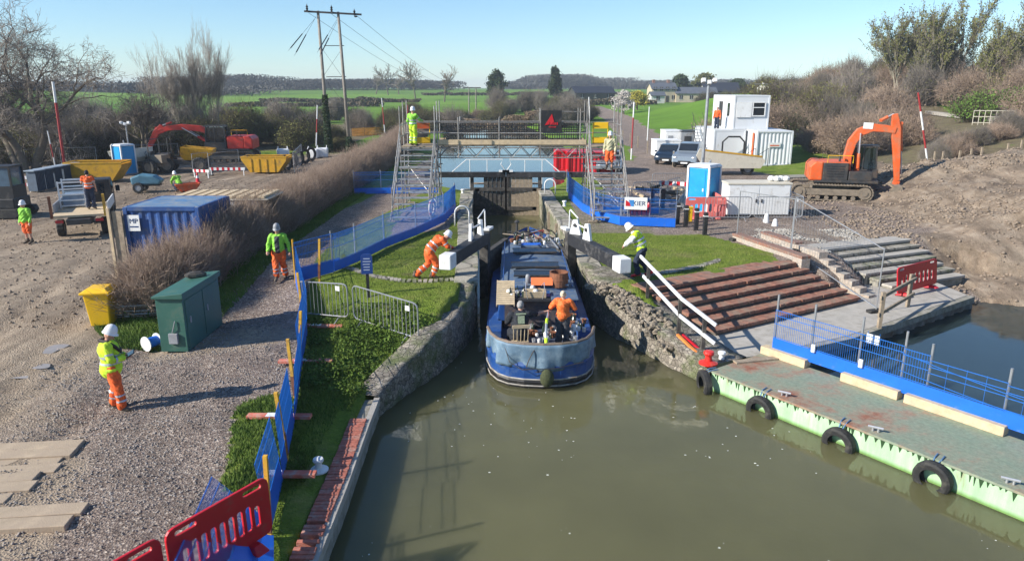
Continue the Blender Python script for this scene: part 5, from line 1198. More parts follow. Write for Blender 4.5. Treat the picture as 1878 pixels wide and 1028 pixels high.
    n = len(prof); vs = [(x,-bw_/2,z) for x, z in outp]+[(x,bw_/2,z) for x, z in outp]; mb.add(vs, [(i,i+1,n+i+1,n+i) for i in range(n-1)]+[tuple(range(n-1,-1,-1)), tuple(range(n,2*n))]); b_ = up(mb, 'bucket', M_mudsteel); m2 = b_.modifiers.new('s', 'SOLIDIFY'); m2.thickness = .05
    mb = MB(); mb.beam((bx,-.12,bz+.45),(s1[0],-.12,s1[1]),.05,.3); mb.beam((bx,.12,bz+.45),(s1[0],.12,s1[1]),.05,.3); mb.bar((bx,-.2,bz+.5),(bx,.2,bz+.5),.08); up(mb, 'bucket_link', m_main)
    return t, up
eb = og(1537,368,1.4)
ex, up = excavator((eb.x, eb.y+1.3, eb.z-.02), -.28, 'large orange tracked excavator digging on the right beside the spoil heap', M_orange,
    [(.85,1.5),(.8,2.4),(.95,3.2),(1.3,3.75),(1.9,4.0),(2.6,3.95),(3.1,3.85)], [(2.95,4.75),(3.1,3.95),(3.3,2.6),(3.5,1.1)], (3.45,.42), s=.93)
for ch in ex.children:
    if ch.name.split('.')[0] in ('slew_frame','counterweight','engine_housing','side_housing','engine_cover','grille_slat','tool_box','exhaust','handrail','cab'): ch.location.x += .85
mb = MB(); mb.box((1.65,-.2,4.1),(.5,.02,.34),ry=.05); up(mb, 'name_plate', M_white)
t = thing('steel_plate', 'grey timber and steel ramp slab behind the orange excavator', 'slab', og(1478,345,1.4)+V((0,1.5,.3)), .25); mb = MB(); mb.box((0,0,0),(2.6,.5,.5),rx=.2); mb.build('slab', M_concold, t)
rb = og(425,296,1.2)
ex2, up2 = excavator((rb.x, rb.y, rb.z), math.pi+.12, 'red excavator with its arm reaching left in the far left yard', M_red,
    [(.45,1.5),(1.1,2.2),(2.2,2.7),(3.6,2.85),(4.8,2.75),(5.6,2.4)], [(5.2,3.0),(5.75,2.35),(6.3,1.4),(6.8,.5)], (7.0,.1), s=1.05, dark=M_steel)
for ch in ex2.children:
    if ch.name.split('.')[0] in ('engine_housing', 'side_housing'): ch.data = ch.data.copy(); ch.data.materials[0] = M_red
# far left black mini digger
g = og(5,402,.8); t = thing('mini_digger', 'black tracked mini digger cut off by the left edge of the photo', 'digger', g+V((-.3,.8,0)), .1)
for sy in (-1, 1): mb = MB(); mb.prism([(-1.1,.25),(-.95,.05),(.95,.05),(1.1,.25),(1.0,.5),(-1.0,.5)], sy*.75-.2, sy*.75+.2, 'y'); mb.build('track', M_rubber, t, bevel=.03)
mb = MB(); mb.box((0,0,.75),(1.7,1.5,.5)); mb.build('body', M_black, t, bevel=.05)
mb = MB(); mb.box((.1,0,1.3),(1.4,1.2,.6)); mb.box((.1,0,2.55),(1.4,1.2,.08)); 
for sx in (-1, 1):
    for sy in (-1, 1): mb.box((.1+sx*.66,sy*.56,2.05),(.08,.08,.95))
cb = mb.build('cab', M_black, t); mb = MB(); mb.box((.1,0,2.05),(1.25,1.08,.9)); mb.build('glass', mat('blueish_glass', (.08,.13,.18), .1, bst=0), cb)
# blue container on the left + wooden posts
container((-11.35,24.0,.8), 0, 2.45, 2.6, 2.55, M_dblue, 'dark blue corrugated container with a white notice half hidden by the bare hedge', roof=mat('container_roof', (.09,.2,.36), .55, 0, .3, 1.5, .6, (.25,.27,.27), 2))
nt_ = thing('container_notice', 'white notice with blue letters on the blue container', 'sign', (-12.25,22.66,2.85)); mb = MB(); mb.box((0,0,0),(.38,.02,.52)); mb.build('board', M_white, nt_)
mN = MATS['sign_navy']; text('MP', .22, mN, nt_, (0,-.014,.06), (R(90),0,0)); mb = MB(); mb.box((0,-.013,-.12),(.28,.006,.04)); mb.build('text_line', mN, nt_)
t = thing('timber_sheet', 'tall weathered board and post standing at the left side of the blue container', 'board', (-12.85,22.6,.8)); mb = MB(); mb.box((.12,0,1.2),(.3,.05,2.5)); mb.build('board', M_wood, t); mb = MB(); mb.box((-.12,-.05,1.25),(.09,.09,2.6)); mb.build('post', M_palewood, t)
# cream ribbed sheets roofed stack behind
t = thing('sheet_stack', 'stack of pale ribbed timber sheets on top of a low store behind the blue container', 'stack', (-11.2,27.6,.8), .02)
mb = MB(); mb.box((0,0,1.1),(3.2,1.9,2.2)); mb.build('store', M_grey, t)
for k in range(9): mb = MB(); mb.box((-1.5+.4*k,0,2.3),(.26,2.0,.08)); mb.build('sheet', M_palewood, t)
mb = MB(); mb.box((.1,0,2.22),(3.7,2.0,.05)); mb.build('base_sheet', M_cream, t)
# green cabinet
t = thing('green_cabinet', 'tall dark green steel cabinet standing beside the track', 'cabinet', (-8.28,17.45,.8), .0)
mb = MB(); mb.box((0,0,.68),(.66,2.15,1.36)); mb.build('body', M_green, t, bevel=.01)
mb = MB(); mb.prism([(-.38,1.36),(-.38,1.42),(.38,1.5),(.38,1.36)], -1.15, 1.15, 'y'); mb.build('lid', M_green, t, bevel=.01)
mb = MB(); mb.box((.02,-1.1,.35),(.22,.08,.26)); mb.build('meter_box', M_grey, t, bevel=.01); mb = MB(); mb.tube([(0,-1.1,.5),(.05,-1.12,.62),(.1,-1.1,.8)], .012); mb.build('cable', M_grey, t)
for k in (-.5, .5): mb = MB(); mb.box((.335,k,.68),(.02,.95,1.2)); d_ = mb.build('door', M_green, t, bevel=.005); mb = MB(); mb.box((.35,k-.3,.75),(.03,.05,.16)); mb.build('handle', M_grey, d_)
t = thing('rock', 'dark weathered lump of wood on top of the green cabinet', 'log', (-8.3,18.0,2.28), .4); mb = MB(); mb.sph((0,0,.05),(.28,.13,.1),8); mb.build('lump', M_darkwood, t)
# yellow wheeled bin
p = og(183,600,.8); t = thing('wheeled_bin', 'tall yellow wheeled bin standing on the gravel near the green cabinet', 'bin', p+V((0,.25,0)), .15)
mb = MB(); mb.box((0,0,.5),(.5,.52,.92),tx=1.28,ty=1.28); mb.build('body', M_yellow, t, bevel=.03)
mb = MB(); mb.box((0,0,.98),(.76,.78,.07)); mb.box((0,0,1.05),(.68,.7,.09),tx=.7,ty=.7); mb.build('lid', M_yellow, t, bevel=.02)
mb = MB(); mb.bar((-.33,.4,.96),(.33,.4,.96),.02); mb.build('handle', M_yellow, t)
for s in (-1, 1): mb = MB(); mb.bar((s*.27,.28,.1),(s*.33,.28,.1),.1,n=14); mb.build('wheel', M_rubber, t)
# flat stacked barriers behind the bin
rr = random.Random(1)
for k in range(5):
    p = og(232,592,.8); t = barrier(p+V((-1.0,0,0)), p+V((1.0,.35,0)), 'steel barrier lying flat in the pile behind the yellow bin', group='barriers lying in the pile by the yellow bin', tagp=False, feet=())
    t.location = (p.x-.9+rr.uniform(-.1,.1), p.y-.3+rr.uniform(-.1,.1), .9+.09*k); t.rotation_euler = (R(-86+k*.5), 0, .15+rr.uniform(-.05,.08))
p = og(280,640,.8); t = thing('cable_reel', 'small white cable reel wound with blue rope by the green cabinet', 'reel', p+V((0,0,.19)), 1.1)
for s in (-1, 1): mb = MB(); mb.bar((s*.15,0,0),(s*.17,0,0),.19,n=18); mb.build('flange', M_white, t)
mb = MB(); mb.bar((-.15,0,0),(.15,0,0),.13,n=16); mb.build('rope_winding', M_bluepl, t)
# timber trackway mats at bottom left
rr = random.Random(77)
mp = [((0,905),(178,835)), ((0,940),(186,872)), ((-40,985),(196,905)), ((60,985),(305,888)), ((150,962),(316,912))]
for i in range(9):
    t = thing('timber_mat', ['worn timber trackway board at the back edge of the mat', 'worn timber trackway board in the buried mat', 'loose timber board sticking out nearest the red barrier'][0 if i == 0 else (2 if i > 6 else 1)], 'timber', (0,0,0), 0, 'timber trackway boards')
    x1, y1 = -7.8+(.0 if i < 7 else 1.35)-(.0 if i != 8 else .05), 11.75-.31*i-(.0 if i < 7 else .0); ln = 3.6 if i < 7 else 2.2
    z = gz(x1-1, y1)+.0; t.location = (x1-ln/2, y1-ln*.06, z-(.012 if i < 7 else .0)); t.rotation_euler = (rr.uniform(-.015,.015), .008, .13+rr.uniform(-.015,.015))
    mb = MB(); mb.box((rr.uniform(-.12,.12),0,.0),(ln,.30,.1)); mb.build('board', mat('muddy_board', (.46,.36,.245), .95, 0, .35, 3, .8, (.40,.31,.22), 2.2, bst=.8), t, bevel=.012)
# flatbed truck
tk = thing('flatbed_truck', 'white flatbed truck with open tail and orange man standing on its bed', 'truck', (-19.0,31.0,.8), .42)
mb = MB(); mb.box((0,1.0,.98),(2.05,3.8,.09)); mb.build('bed', M_palewood, tk)
mb = MB(); mb.box((0,1.4,.78),(.9,5.4,.22)); mb.build('chassis', M_steel, tk)
for s in (-1, 1):
    mb = MB(); mb.box((s*1.03,1.5,1.2),(.05,2.9,.4)); mb.build('side_board', M_grey if s < 0 else M_white, tk); mb = MB(); mb.box((s*1.0,-.88,1.4),(.1,.1,.95)); mb.build('tail_post', M_rust if s < 0 else M_ypost, tk)
    for y in (.0, 3.6): wheel(tk, 'wheel', (0,0,0), .38, .28).matrix_local = Matrix.Translation((s*.85,y,.38)) @ Matrix.Rotation(math.pi/2, 4, 'Z')
    mb = MB(); mb.box((s*.75,-.92,.78),(.3,.06,.12)); mb.build('tail_lamp', M_redplastic, tk)
mb = MB(); mb.box((0,-.93,.8),(.6,.04,.14)); mb.build('number_plate', M_yellow, tk)
mb = MB(); mb.prism([(2.95,.45),(4.6,.45),(4.75,1.2),(4.3,1.95),(4.0,2.1),(2.95,2.1)], -.95, .95, 'x'); cb = mb.build('cab', M_black, tk, bevel=.06)
mb = MB(); mb.box((0,2.93,1.65),(1.4,.02,.5)); mb.build('rear_window', M_glass, cb)
for s in (-1, 1): mb = MB(); mb.box((s*.96,3.7,1.65),(.02,.8,.5)); mb.build('side_window', M_glass, cb); mb = MB(); mb.box((s*1.15,4.3,1.5),(.18,.1,.28)); mb.build('mirror', M_black, tk)
mb = MB()
t = thing('steel_stillage', 'white steel stillage rack loaded on the truck bed', 'rack', tk.matrix_basis @ V((-.45,2.0,1.03)), .42)
for sx in (-1, 1):
    for sy in (-1, 1): mb = MB(); mb.box((sx*.5,sy*.6,.6),(.06,.06,1.2)); mb.build('post', M_white, t)
for z in (.1,.35,.6,.85,1.15):
    for sy in (-1, 1): mb = MB(); mb.box((0,sy*.6,z),(.96,.04,.06)); mb.build('rail', M_white, t)
mb = MB(); mb.box((0,0,.35),(.8,1.0,.45)); mb.build('load', mat('load_blue', (.2,.27,.36), .6), t)
# stacks of fence panels
for k in range(5):
    p = og(62+17*k,352-4*k,.8); t = thing('panel_stack', 'upright stack of blue grey barrier panels beyond the truck', 'stack', p, -.1+.03*k, 'stacks of barrier panels in the left yard')
    for j in range(7): mb = MB(); mb.box((.0,.12*j,.65),(.62,.035,1.2+.02*(j % 2))); mb.build('panel', mat('panel_bluegrey', (.07,.1,.14), .6, 0, .3), t)
    mb = MB(); mb.box((0,.36,1.32),(.7,1.0,.06)); mb.build('top_panel', mat('panel_light', (.3,.36,.42), .5), t)
def rwboard(loc, rz, L, label, legs=True, h=.9):
    t = thing('striped_barrier', label, 'barrier', loc, rz, 'red and white barrier boards'); mb = MB(); mb.box((0,0,h),(L,.04,.2)); mb.build('board', M_white, t)
    for k in range(int(L/.4)): mb = MB(); mb.box((-L/2+.2+.4*k,-.0,h),(.18,.048,.204)); mb.build('red_stripe', M_redplastic, t)
    if legs:
        for s in (-1, 1): mb = MB(); mb.box((s*(L/2-.1),0,h/2),(.06,.06,h)); mb.build('leg', M_white, t)
    return t
rwboard(og(38,352,.8), .1, 1.4, 'red and white striped barrier beside the black digger'); rwboard(og(38,352,.8)+V((0,.05,-.45)), .1, 1.4, 'lower red and white striped board beside the black digger', False)
rwboard(og(418,322,1.0), .03, 2.6, 'red and white striped board in front of the yellow skip', h=.5); rwboard(og(370,326,1.0), -.3, 1.4, 'short red and white board by the white cone', h=.5)
g = og(185,333,.9); skip(g, .15, 1.15, M_yelpaint, 'big plain yellow skip behind the truck', False)
g = og(487,318,1.0); skip(g+V((0,.6,0)), .05, 1.05, M_yelpaint, 'ribbed yellow skip with a plank leaning in it')
g = og(345,352,.9); skip(g, .5, .42, M_orange, 'small orange skip behind the blue container')
def toilet(loc, rz, label, mast=0):
    t = thing('portable_toilet', label, 'toilet', loc, rz); mb = MB()
    for a, b_ in ((0,1),): mb.box((0,0,1.1),(1.08,1.08,2.0))
    mb.build('cabin', M_lblue, t, bevel=.02)
    for sx in (-1, 1):
        for sy in (-1, 1): mb = MB(); mb.box((sx*.54,sy*.54,1.1),(.09,.09,2.1)); mb.build('corner_post', M_white, t)
    mb = MB(); mb.box((0,0,.06),(1.2,1.2,.12)); mb.build('base', M_grey, t); mb = MB(); mb.box((0,0,2.2),(1.22,1.22,.14),tx=.85,ty=.85); mb.build('roof', M_white, t, bevel=.02)
    mb = MB(); mb.box((0,-.55,1.1),(.72,.02,1.8)); d_ = mb.build('door', M_lblue, t); mb = MB(); mb.box((.28,-.57,1.1),(.06,.02,.14)); mb.build('handle', M_white, d_)
    for k in range(5): mb = MB(); mb.box((.55,0,.4+.32*k),(.02,.8,.05)); mb.build('wall_rib', M_lblue, t)
    mb = MB(); mb.bar((-.35,.35,2.2),(-.35,.35,2.5),.05); mb.build('vent_pipe', M_grey, t); return t
g = og(232,320,1.0); toilet(g, -.5, 'blue portable toilet in the left yard behind the yellow skip')
g = at(1294,392,1.4); toilet((g.x, g.y+.7, 1.4), -.75, 'bright blue portable toilet on the right behind the pink barriers')
def lightmast(loc, h, label, r=.06, cam_=True, lean=0):
    t = thing('lighting_mast', label, 'mast', loc); mb = MB(); mb.bar((0,0,0),(lean,0,h),r*1.15,r*.8,10); mb.build('pole', M_gal, t); mb = MB(); mb.box((0,0,.1),(.6,.6,.2)); mb.build('base', M_grey, t)
    for s in (-1, 0, 1): mb = MB(); mb.box((lean+s*.28,-.05,h+.12-(.1 if s == 0 else 0)),(.2,.24,.2),rx=-.3); o_ = mb.build('lamp', M_white, t, bevel=.02)
    mb = MB(); mb.bar((lean-.3,0,h),(lean+.3,0,h),.03); mb.build('crossbar', M_gal, t); return t
g = at(1300,380,1.4); lightmast((g.x-.05, g.y+1.6, 1.4), 5.95, 'tall white camera mast rising behind the right portable toilet', .09, lean=.05)
g = og(231,318,1.0); lightmast(g+V((0,.9,0)), 3.6, 'floodlight mast behind the left portable toilet', .06)
g = og(268,318,1.0); dumper(g, 2.9, 1.0, M_cream, 'muddy cream site dumper between the portable toilet and the brown dumper')
g = og(335,316,1.0); dumper(g+V((0,.5,0)), .25, 1.0, M_yelpaint, 'site dumper with a raised yellow brown hopper', M_steel)
# blue green vehicle behind container
g = og(272,352,.9); t = thing('water_bowser', 'rounded blue green tank on wheels behind the blue container', 'tank', g, .2); mb = MB(); mb.prism([(-.8,.5),(.8,.5),(.95,.75),(.5,1.05),(-.3,1.15),(-.85,.95)],-.45,.45,'y'); mb.build('tank', mat('tank_blue', (.08,.2,.27), .5), t, bevel=.1)
for s in (-1, 1): wheel(t, 'wheel', (-.4, s*.5, .33), .33, .2)
mb = MB(); mb.box((0,0,.45),(1.6,.5,.1)); mb.build('chassis', M_steel, t)
# heras lines in left yard
for (pxa, pya, pxb, pyb, lb) in ((50,312,115,308,'wire mesh panel at the far side of the left yard by the big tree'), (118,308,180,306,'wire mesh panel at the back of the left yard next to the tree'), (248,302,330,298,'wire mesh panel behind the site dumpers'), (355,322,385,318,'wire mesh panel beside the striped board'), (385,322,440,312,'wire mesh panel in front of the red excavator tracks'), (540,318,555,300,'wire mesh panel beside the black pipes')):
    heras(og(pxa,pya,1.0), og(pxb,pyb,1.0), lb, 1.6, fine=False)
for k in range(5):
    g = og(528+11*k,312-4*k,1.0); t = thing('pipe_coil', 'upright coil of black pipe beside the ribbed yellow skip', 'coil', g+V((0,0,.62)), 1.2, 'coils of black pipe'); 
    for j in range(3): mb = MB(); mb.tube([(.62*math.cos(a)*(1-.13*j),.02*j,.6*math.sin(a)*(1-.13*j)) for a in [2*math.pi*q/18 for q in range(18)]], .05, 6, closed=True); mb.build('pipe_turn', M_black, t)
for k, (px, py) in enumerate([(575,290),(592,288),(520,290)]):
    g = og(px,py,1.1); t = thing('bulk_bag', 'white bulk bag by the ivy covered pole', 'bag', g, .2*k, 'white bulk bags'); mb = MB(); mb.box((0,0,.42),(1.0,1.0,.84),tx=1.05,ty=1.05); mb.build('bag', M_white, t, bevel=.12)
    for sx in (-1, 1): mb = MB(); mb.tube([(sx*.4,-.4,.8),(sx*.4,0,1.05),(sx*.4,.4,.8)], .03); mb.build('lifting_loop', M_white, t)
def cone(loc, label):
    t = thing('traffic_cone', label, 'cone', loc); mb = MB(); mb.lathe([(.2,.03),(.14,.05),(.04,.7),(0,.72)], n=14); mb.build('cone', M_redplastic, t, smooth=True); mb = MB(); mb.box((0,0,.02),(.4,.4,.04)); mb.build('base', M_redplastic, t); mb = MB(); mb.lathe([(.105,.33),(.075,.5),(.07,.5),(.1,.33)], n=14); mb.build('sleeve', M_white, t)
cone(og(363,335,1.0), 'red and white traffic cone beyond the blue container')
# ------------------------------------------------------------------ right yard
def kiosk(loc, rz, dims, label):
    t = thing('white_kiosk', label, 'kiosk', loc, rz); w_, d_, h_ = dims
    mb = MB(); mb.box((0,0,h_/2+.05),(w_,d_,h_-.1)); mb.build('body', M_white, t, bevel=.015); mb = MB(); mb.box((0,0,h_+.02),(w_+.08,d_+.08,.08)); mb.build('roof', M_cream, t, bevel=.01); mb = MB(); mb.box((0,0,.04),(w_+.04,d_+.04,.1)); mb.build('plinth', M_steel, t)
    for s in (-1, 1): mb = MB(); mb.box((s*w_*.245,-d_/2-.012,h_/2+.03),(w_*.475,.024,h_-.2)); d2 = mb.build('door', M_white, t, bevel=.005); mb = MB(); mb.box((s*.12,-d_/2-.04,h_*.5),(.05,.05,.16)); mb.build('handle', M_black, d2)
    return t
a = at(1332,398,1.4); b = at(1446,398,1.4); c_ = (a+b)/2; kiosk((c_.x, c_.y+.6, 1.4), -.0, ((b-a).length, 1.2, 1.5), 'large white steel kiosk with double doors behind the steel barriers')
t = thing('tarp_roll', 'white crumpled bags on the roof of the white kiosk', 'bags', (c_.x+1.0, c_.y+.6, 2.97)); mb = MB()
for k in range(4): mb.sph((.22*k-.3,.05*(-1)**k,.12),(.17,.16,.13),8)
mb.build('bag', M_white, t)
a, b = at(1292,404,1.4), at(1376,404,1.4); barrier(a, b, 'steel pedestrian barrier in front of the left door of the white kiosk'); a, b = at(1382,404,1.4), at(1470,404,1.4); barrier(a, b, 'steel pedestrian barrier in front of the right door of the white kiosk')
barrier(b, b+V((.1,2.1,0)), 'steel pedestrian barrier standing endways right of the white kiosk')
a, b = at(1256,402,1.4), at(1330,402,1.4); plasticbarrier(a, b, 'faded pink plastic barrier in front of the right portable toilet', M_pinkplastic, n=7)
plasticbarrier(b+V((-.15,.2,0)), b+V((-.05,2.2,0)), 'faded pink plastic barrier between toilet and white kiosk', M_pinkplastic, n=7)
t = thing('grit_bin', 'small yellow box standing in front of the pink barrier', 'box', at(1262,408,1.4), 0); mb = MB(); mb.box((0,0,.35),(.3,.2,.6)); mb.build('box', M_yellow, t, bevel=.02); mb = MB(); mb.box((0,0,.68),(.34,.24,.06)); mb.build('lid', M_yellow, t, bevel=.01)
for i, (px, py) in enumerate([(1242,410),(1257,416),(1276,422),(1292,431)]):
    t = thing('bollard', ['black bollard post farthest back by the corner of the blue fence', 'black bollard post beside the yellow box', 'third black bollard post from the blue fence', 'nearest black bollard post on the lawn corner'][i], 'bollard', og(px,py,1.4), 0, 'black bollards along the lawn')
    mb = MB(); mb.box((0,0,.45),(.17,.17,.95)); mb.build('post', M_black, t, bevel=.03); mb = MB(); mb.box((0,0,.78),(.176,.176,.04)); mb.build('band', M_white, t)
# cabins and containers
cA = container((19.95,57.7,1.4), math.pi/2, 6.0, 2.75, 2.62, M_wpanel, 'white corrugated site container right of the two storey cabin')
mb = MB(); mb.box((-3.03,0,1.6),(.02,.9,.34)); mb.build('notice', M_white, cA); mb = MB(); mb.box((-3.045,.0,1.55),(.01,.7,.09)); mb.build('notice_stripe', M_orange, cA); mb = MB(); mb.box((-2.2,1.4,1.5),(.35,.03,1.9)); mb.build('orange_strip', M_orange, cA)
container((17.2,60.0,1.4), math.pi/2, 6.0, 2.5, 2.6, M_wpanel, 'lower white site cabin underneath the raised cabin', corr=False, cat='cabin')
cU = container((18.85,60.3,4.02), math.pi/2, 6.0, 2.8, 2.6, M_wpanel, 'raised white site cabin with a window on its end wall', corr=False, cat='cabin')
mb = MB(); mb.box((-3.03,-.55,1.55),(.05,.9,1.0)); w_ = mb.build('window', M_glass, cU)
mb = MB()
for dy, dz, sy, sz in ((0,.52,1.0,.08),(0,-.52,1.0,.08),(.48,0,.08,1.0),(-.48,0,.08,1.0),(0,.12,.9,.06)): mb.box((-3.065,-.55+dy,1.55+dz),(.04,sy,sz))
mb.build('window_frame', M_white, w_); mb = MB(); mb.box((-3.05,.62,1.5),(.06,1.2,1.15)); mb.build('shutter', M_white, cU)
mb = MB(); mb.box((-1.6,1.42,1.5),(.5,.03,1.0)); mb.build('side_window', M_glass, cU); mb = MB(); mb.box((.6,1.42,1.1),(.9,.03,2.0)); mb.build('door', M_steel, cU)
t = thing('site_stair', 'steel stair with handrails up the left side of the raised cabin', 'stair', (15.6,57.6,1.4))
for k in range(12): mb = MB(); mb.box((0,.32*k,.2+.22*k),(.8,.28,.04)); mb.build('tread', M_gal, t)
for s in (-1, 1): mb = MB(); mb.bar((s*.42,-.1,.1),(s*.42,3.7,2.8),.035); mb.bar((s*.42,-.1,1.1),(s*.42,3.7,3.8),.022); mb.build('stringer', M_steel, t)
for k in range(5): mb = MB(); mb.bar((-.42,.8*k,.2+.6*k),(-.42,.8*k,1.2+.6*k),.018); mb.build('baluster', M_steel, t)
mb = MB(); mb.tube([(.9,-1.2,0),(.9,-1.2,1.7),(1.3,-1.25,2.1),(2.2,-1.25,2.1),(2.6,-1.2,1.7),(2.6,-1.2,0)], .07, 8); mb.build('black_hose_arch', M_black, t)
t = thing('step_rail', 'black folding step rails in front of the white container', 'handrail', (18.4,53.7,1.4))
for s in (-1, 1): mb = MB(); mb.tube([(s*.5-.9,0,.0),(s*.5-.9,0,.6),(s*.5+.4,.3,1.4),(s*.5+.4,.3,0)], .03); mb.build('rail', M_black, t)
for (px0, px1, py0, py1, m_, lb) in ((1203,1247,290,258,M_white,'low white generator box left of the dark parked car'), (1219,1248,283,240,M_white,'tall white cabinet behind the low generator box'), (1247,1288,284,241,M_grey,'grey steel store behind the parked cars')):
    a = at(px0,py0,1.4); b = at(px1,py0,1.4); h_ = atd(px0, py1, a.y).z-1.4; t = thing('generator_cabinet' if m_ == M_white else 'steel_store', lb, 'cabinet', ((a.x+b.x)/2, a.y+1.2, 1.4)); wd = (b-a).length
    mb = MB(); mb.box((0,0,h_/2+.05),(wd,2.4,h_-.1)); mb.build('body', m_, t, bevel=.02); mb = MB(); mb.box((0,0,h_),(wd+.06,2.46,.08)); mb.build('roof', m_ if m_ != M_grey else M_steel, t); mb = MB(); mb.box((-wd*.2,-1.22,h_*.5),(wd*.3,.03,h_*.6)); mb.build('vent_panel', M_grey if m_ == M_white else M_steel, t)
    for k in range(5): mb = MB(); mb.box((wd*.22,-1.22,h_*.3+.12*k),(wd*.35,.03,.04)); mb.build('louvre', M_grey, t)
def car(loc, rz, label, m_, kind='hatch', cat='car'):
    t = thing('parked_car', label, cat, loc, rz)   # local x forward
    if kind == 'suv': L, W, H, hb = 4.6, 1.85, 1.72, 1.02; prof = [(-2.3,.42),(-2.28,1.0),(-2.15,1.08),(-1.95,1.62),(-1.5,1.72),(.1,1.70),(.85,1.12),(1.9,1.02),(2.25,.86),(2.3,.45)]
    else: L, W, H, hb = 4.2, 1.75, 1.46, .9; prof = [(-2.1,.36),(-2.08,.85),(-1.9,.95),(-1.35,1.36),(-.7,1.46),(.1,1.43),(.85,.98),(1.7,.86),(2.05,.7),(2.1,.38)]
    stat = [(-1,.86),(-.96,1),(.96,1),(1,.86)]; vs = []; n = len(prof)
    for (yf, sc_) in ((-1,.0),(-.985,.5),(-.9,1),(.9,1),(.985,.5),(1,.0)):
        for (x, z) in prof:
            tum = 1-.16*max(0, (z-hb)/(H-hb)) if z > hb else 1
            zz = z if abs(yf) < .95 else min(z, hb)*(1 if sc_ else 1)-(0 if sc_ else 0)
            xx_ = x*(1-.02*(1-sc_))
            vs.append((xx_, yf*W/2*(tum if abs(yf) <= .9 else 1), z if abs(yf) <= .9 else min(z, hb-.03*(1-sc_))))
    fs = [(i*n+j, i*n+j+1, (i+1)*n+j+1, (i+1)*n+j) for i in range(5) for j in range(n-1)]+[tuple(range(n-1,-1,-1)), tuple(5*n+j for j in range(n))]+[((i+1)*n, i*n, i*n+n-1, (i+1)*n+n-1) for i in range(5)]
    mb = MB(); mb.add(vs, fs); mb.build('body', m_, t, bevel=.02)
    g0 = [p for p in prof if p[1] > hb+.02]
    for s in (-1, 1):
        cxm = sum(p[0] for p in g0)/len(g0); pts = [(cxm+(x-cxm)*.86, hb+.03+(z-hb)*.84) for x, z in ([(g0[0][0]-.1, hb)]+g0+[(g0[-1][0]+.3 if kind != 'suv' else g0[-1][0]-.1, hb)])]
        mb = MB(); vv = [(x, s*(W/2*(1-.16*max(0,(z-hb)/(H-hb)))*.9+.012) , z) for x, z in pts]; mb.add(vv, [tuple(range(len(vv)))]); mb.build('side_window', M_glass, t)
    fr = [(x, z) for x, z in prof if x > 0 and z > hb-.12]; a_, b_ = max(fr, key=lambda q: q[1]), [q for q in prof if q[0] > a_x][0] if False else sorted(fr, key=lambda q: -q[1])[1]
    k_ = V((b_[0]-a_[0], 0, b_[1]-a_[1])); mid = V((a_[0], 0, a_[1]))+k_*.5+V((.012,0,.018)); mb = MB(); mb.box(mid, (k_.length*.82, W*.72, .02), ry=math.atan2(-k_.z, k_.x)); mb.build('windscreen', M_glass, t)
    for s in (-1, 1):
        mb = MB(); mb.sph((L/2-.12, s*W*.36, .62 if kind != 'suv' else .78), (.12,.2,.09), 10); mb.build('headlight', M_alu, t); mb = MB(); mb.box((-L/2+.05, s*W*.38, .75), (.1,.2,.16)); mb.build('tail_light', M_redplastic, t)
        mb = MB(); mb.sph((.75, s*(W/2+.1), hb+.06), (.07,.1,.07), 8); mb.build('mirror', m_, t)
        for x in (-L*.3, L*.31): wheel(t, 'wheel', (x, s*(W/2-.12), .33), .33, .22, False, M_alu)
    mb = MB(); mb.box((L/2+.0,0,.45),(.05,.9,.2)); mb.build('grille', M_black, t); mb = MB(); mb.box((L/2+.02,0,.4),(.03,.5,.11)); mb.build('number_plate', M_white, t)
    return t
M_carblue = mat('car_dark_blue', (.02,.035,.06), .25, .3, .1, bst=0); M_silver = mat('car_silver', (.33,.38,.42), .3, .5, .1, bst=0)
g = at(1237,303,1.4); car((g.x, g.y+2.0, 1.4), R(-110), 'dark blue car parked left of the silver off road car', M_carblue)
g = at(1273,309,1.4); car((g.x+.1, g.y+2.2, 1.4), R(-112), 'silver blue off road car parked beside the dark car', M_silver, 'suv')
g = at(1147,320,1.4); car((g.x-.8, g.y+2.0, 1.4), R(-100), 'blue car half hidden behind the right scaffold stair', M_silver)
# cream tipper body, red shipping containers, misc
g = at(1352,326,1.4); t = thing('tipper_skip', 'wide cream and yellow tipper body between the mast and the white container', 'skip', (g.x, g.y+1.2, 1.4)); mb = MB()
mb.prism([(-1.6,.5),(1.9,.5),(2.2,1.0),(1.9,1.25),(-1.9,1.7),(-2.1,1.2)], -.05, .05, 'y'); mb.build('front_side', M_cream, t); mb = MB(); mb.prism([(-1.6,.5),(1.9,.5),(2.2,1.0),(1.9,1.25),(-1.9,1.7),(-2.1,1.2)], 1.5, 1.6, 'y'); mb.build('back_side', M_cream, t)
mb = MB(); mb.box((.1,.78,.52),(3.4,1.4,.08)); mb.build('floor', M_wood, t); mb = MB(); mb.beam((-1.95,0,1.72),(1.95,0,1.28),.14,.1); mb.build('rim', M_yelpaint, t)
for s in (-1, 1): wheel(t, 'wheel', (s*1.1,.3,.45), .45, .35)
for (dx_, dy_, dz_, lb) in ((0,0,0,'dark red steel skip container on the far right bank below the footbridge'), (.5,-1.4,0,'second dark red container with a pink panel in front of the other')):
    g = at(1062,318,1.4); t = container((g.x+.35+dx_, g.y+2.2+dy_, 1.4+dz_), .04, 3.9-dx_, 1.5, 1.45, M_redplastic, lb)
mb = MB()
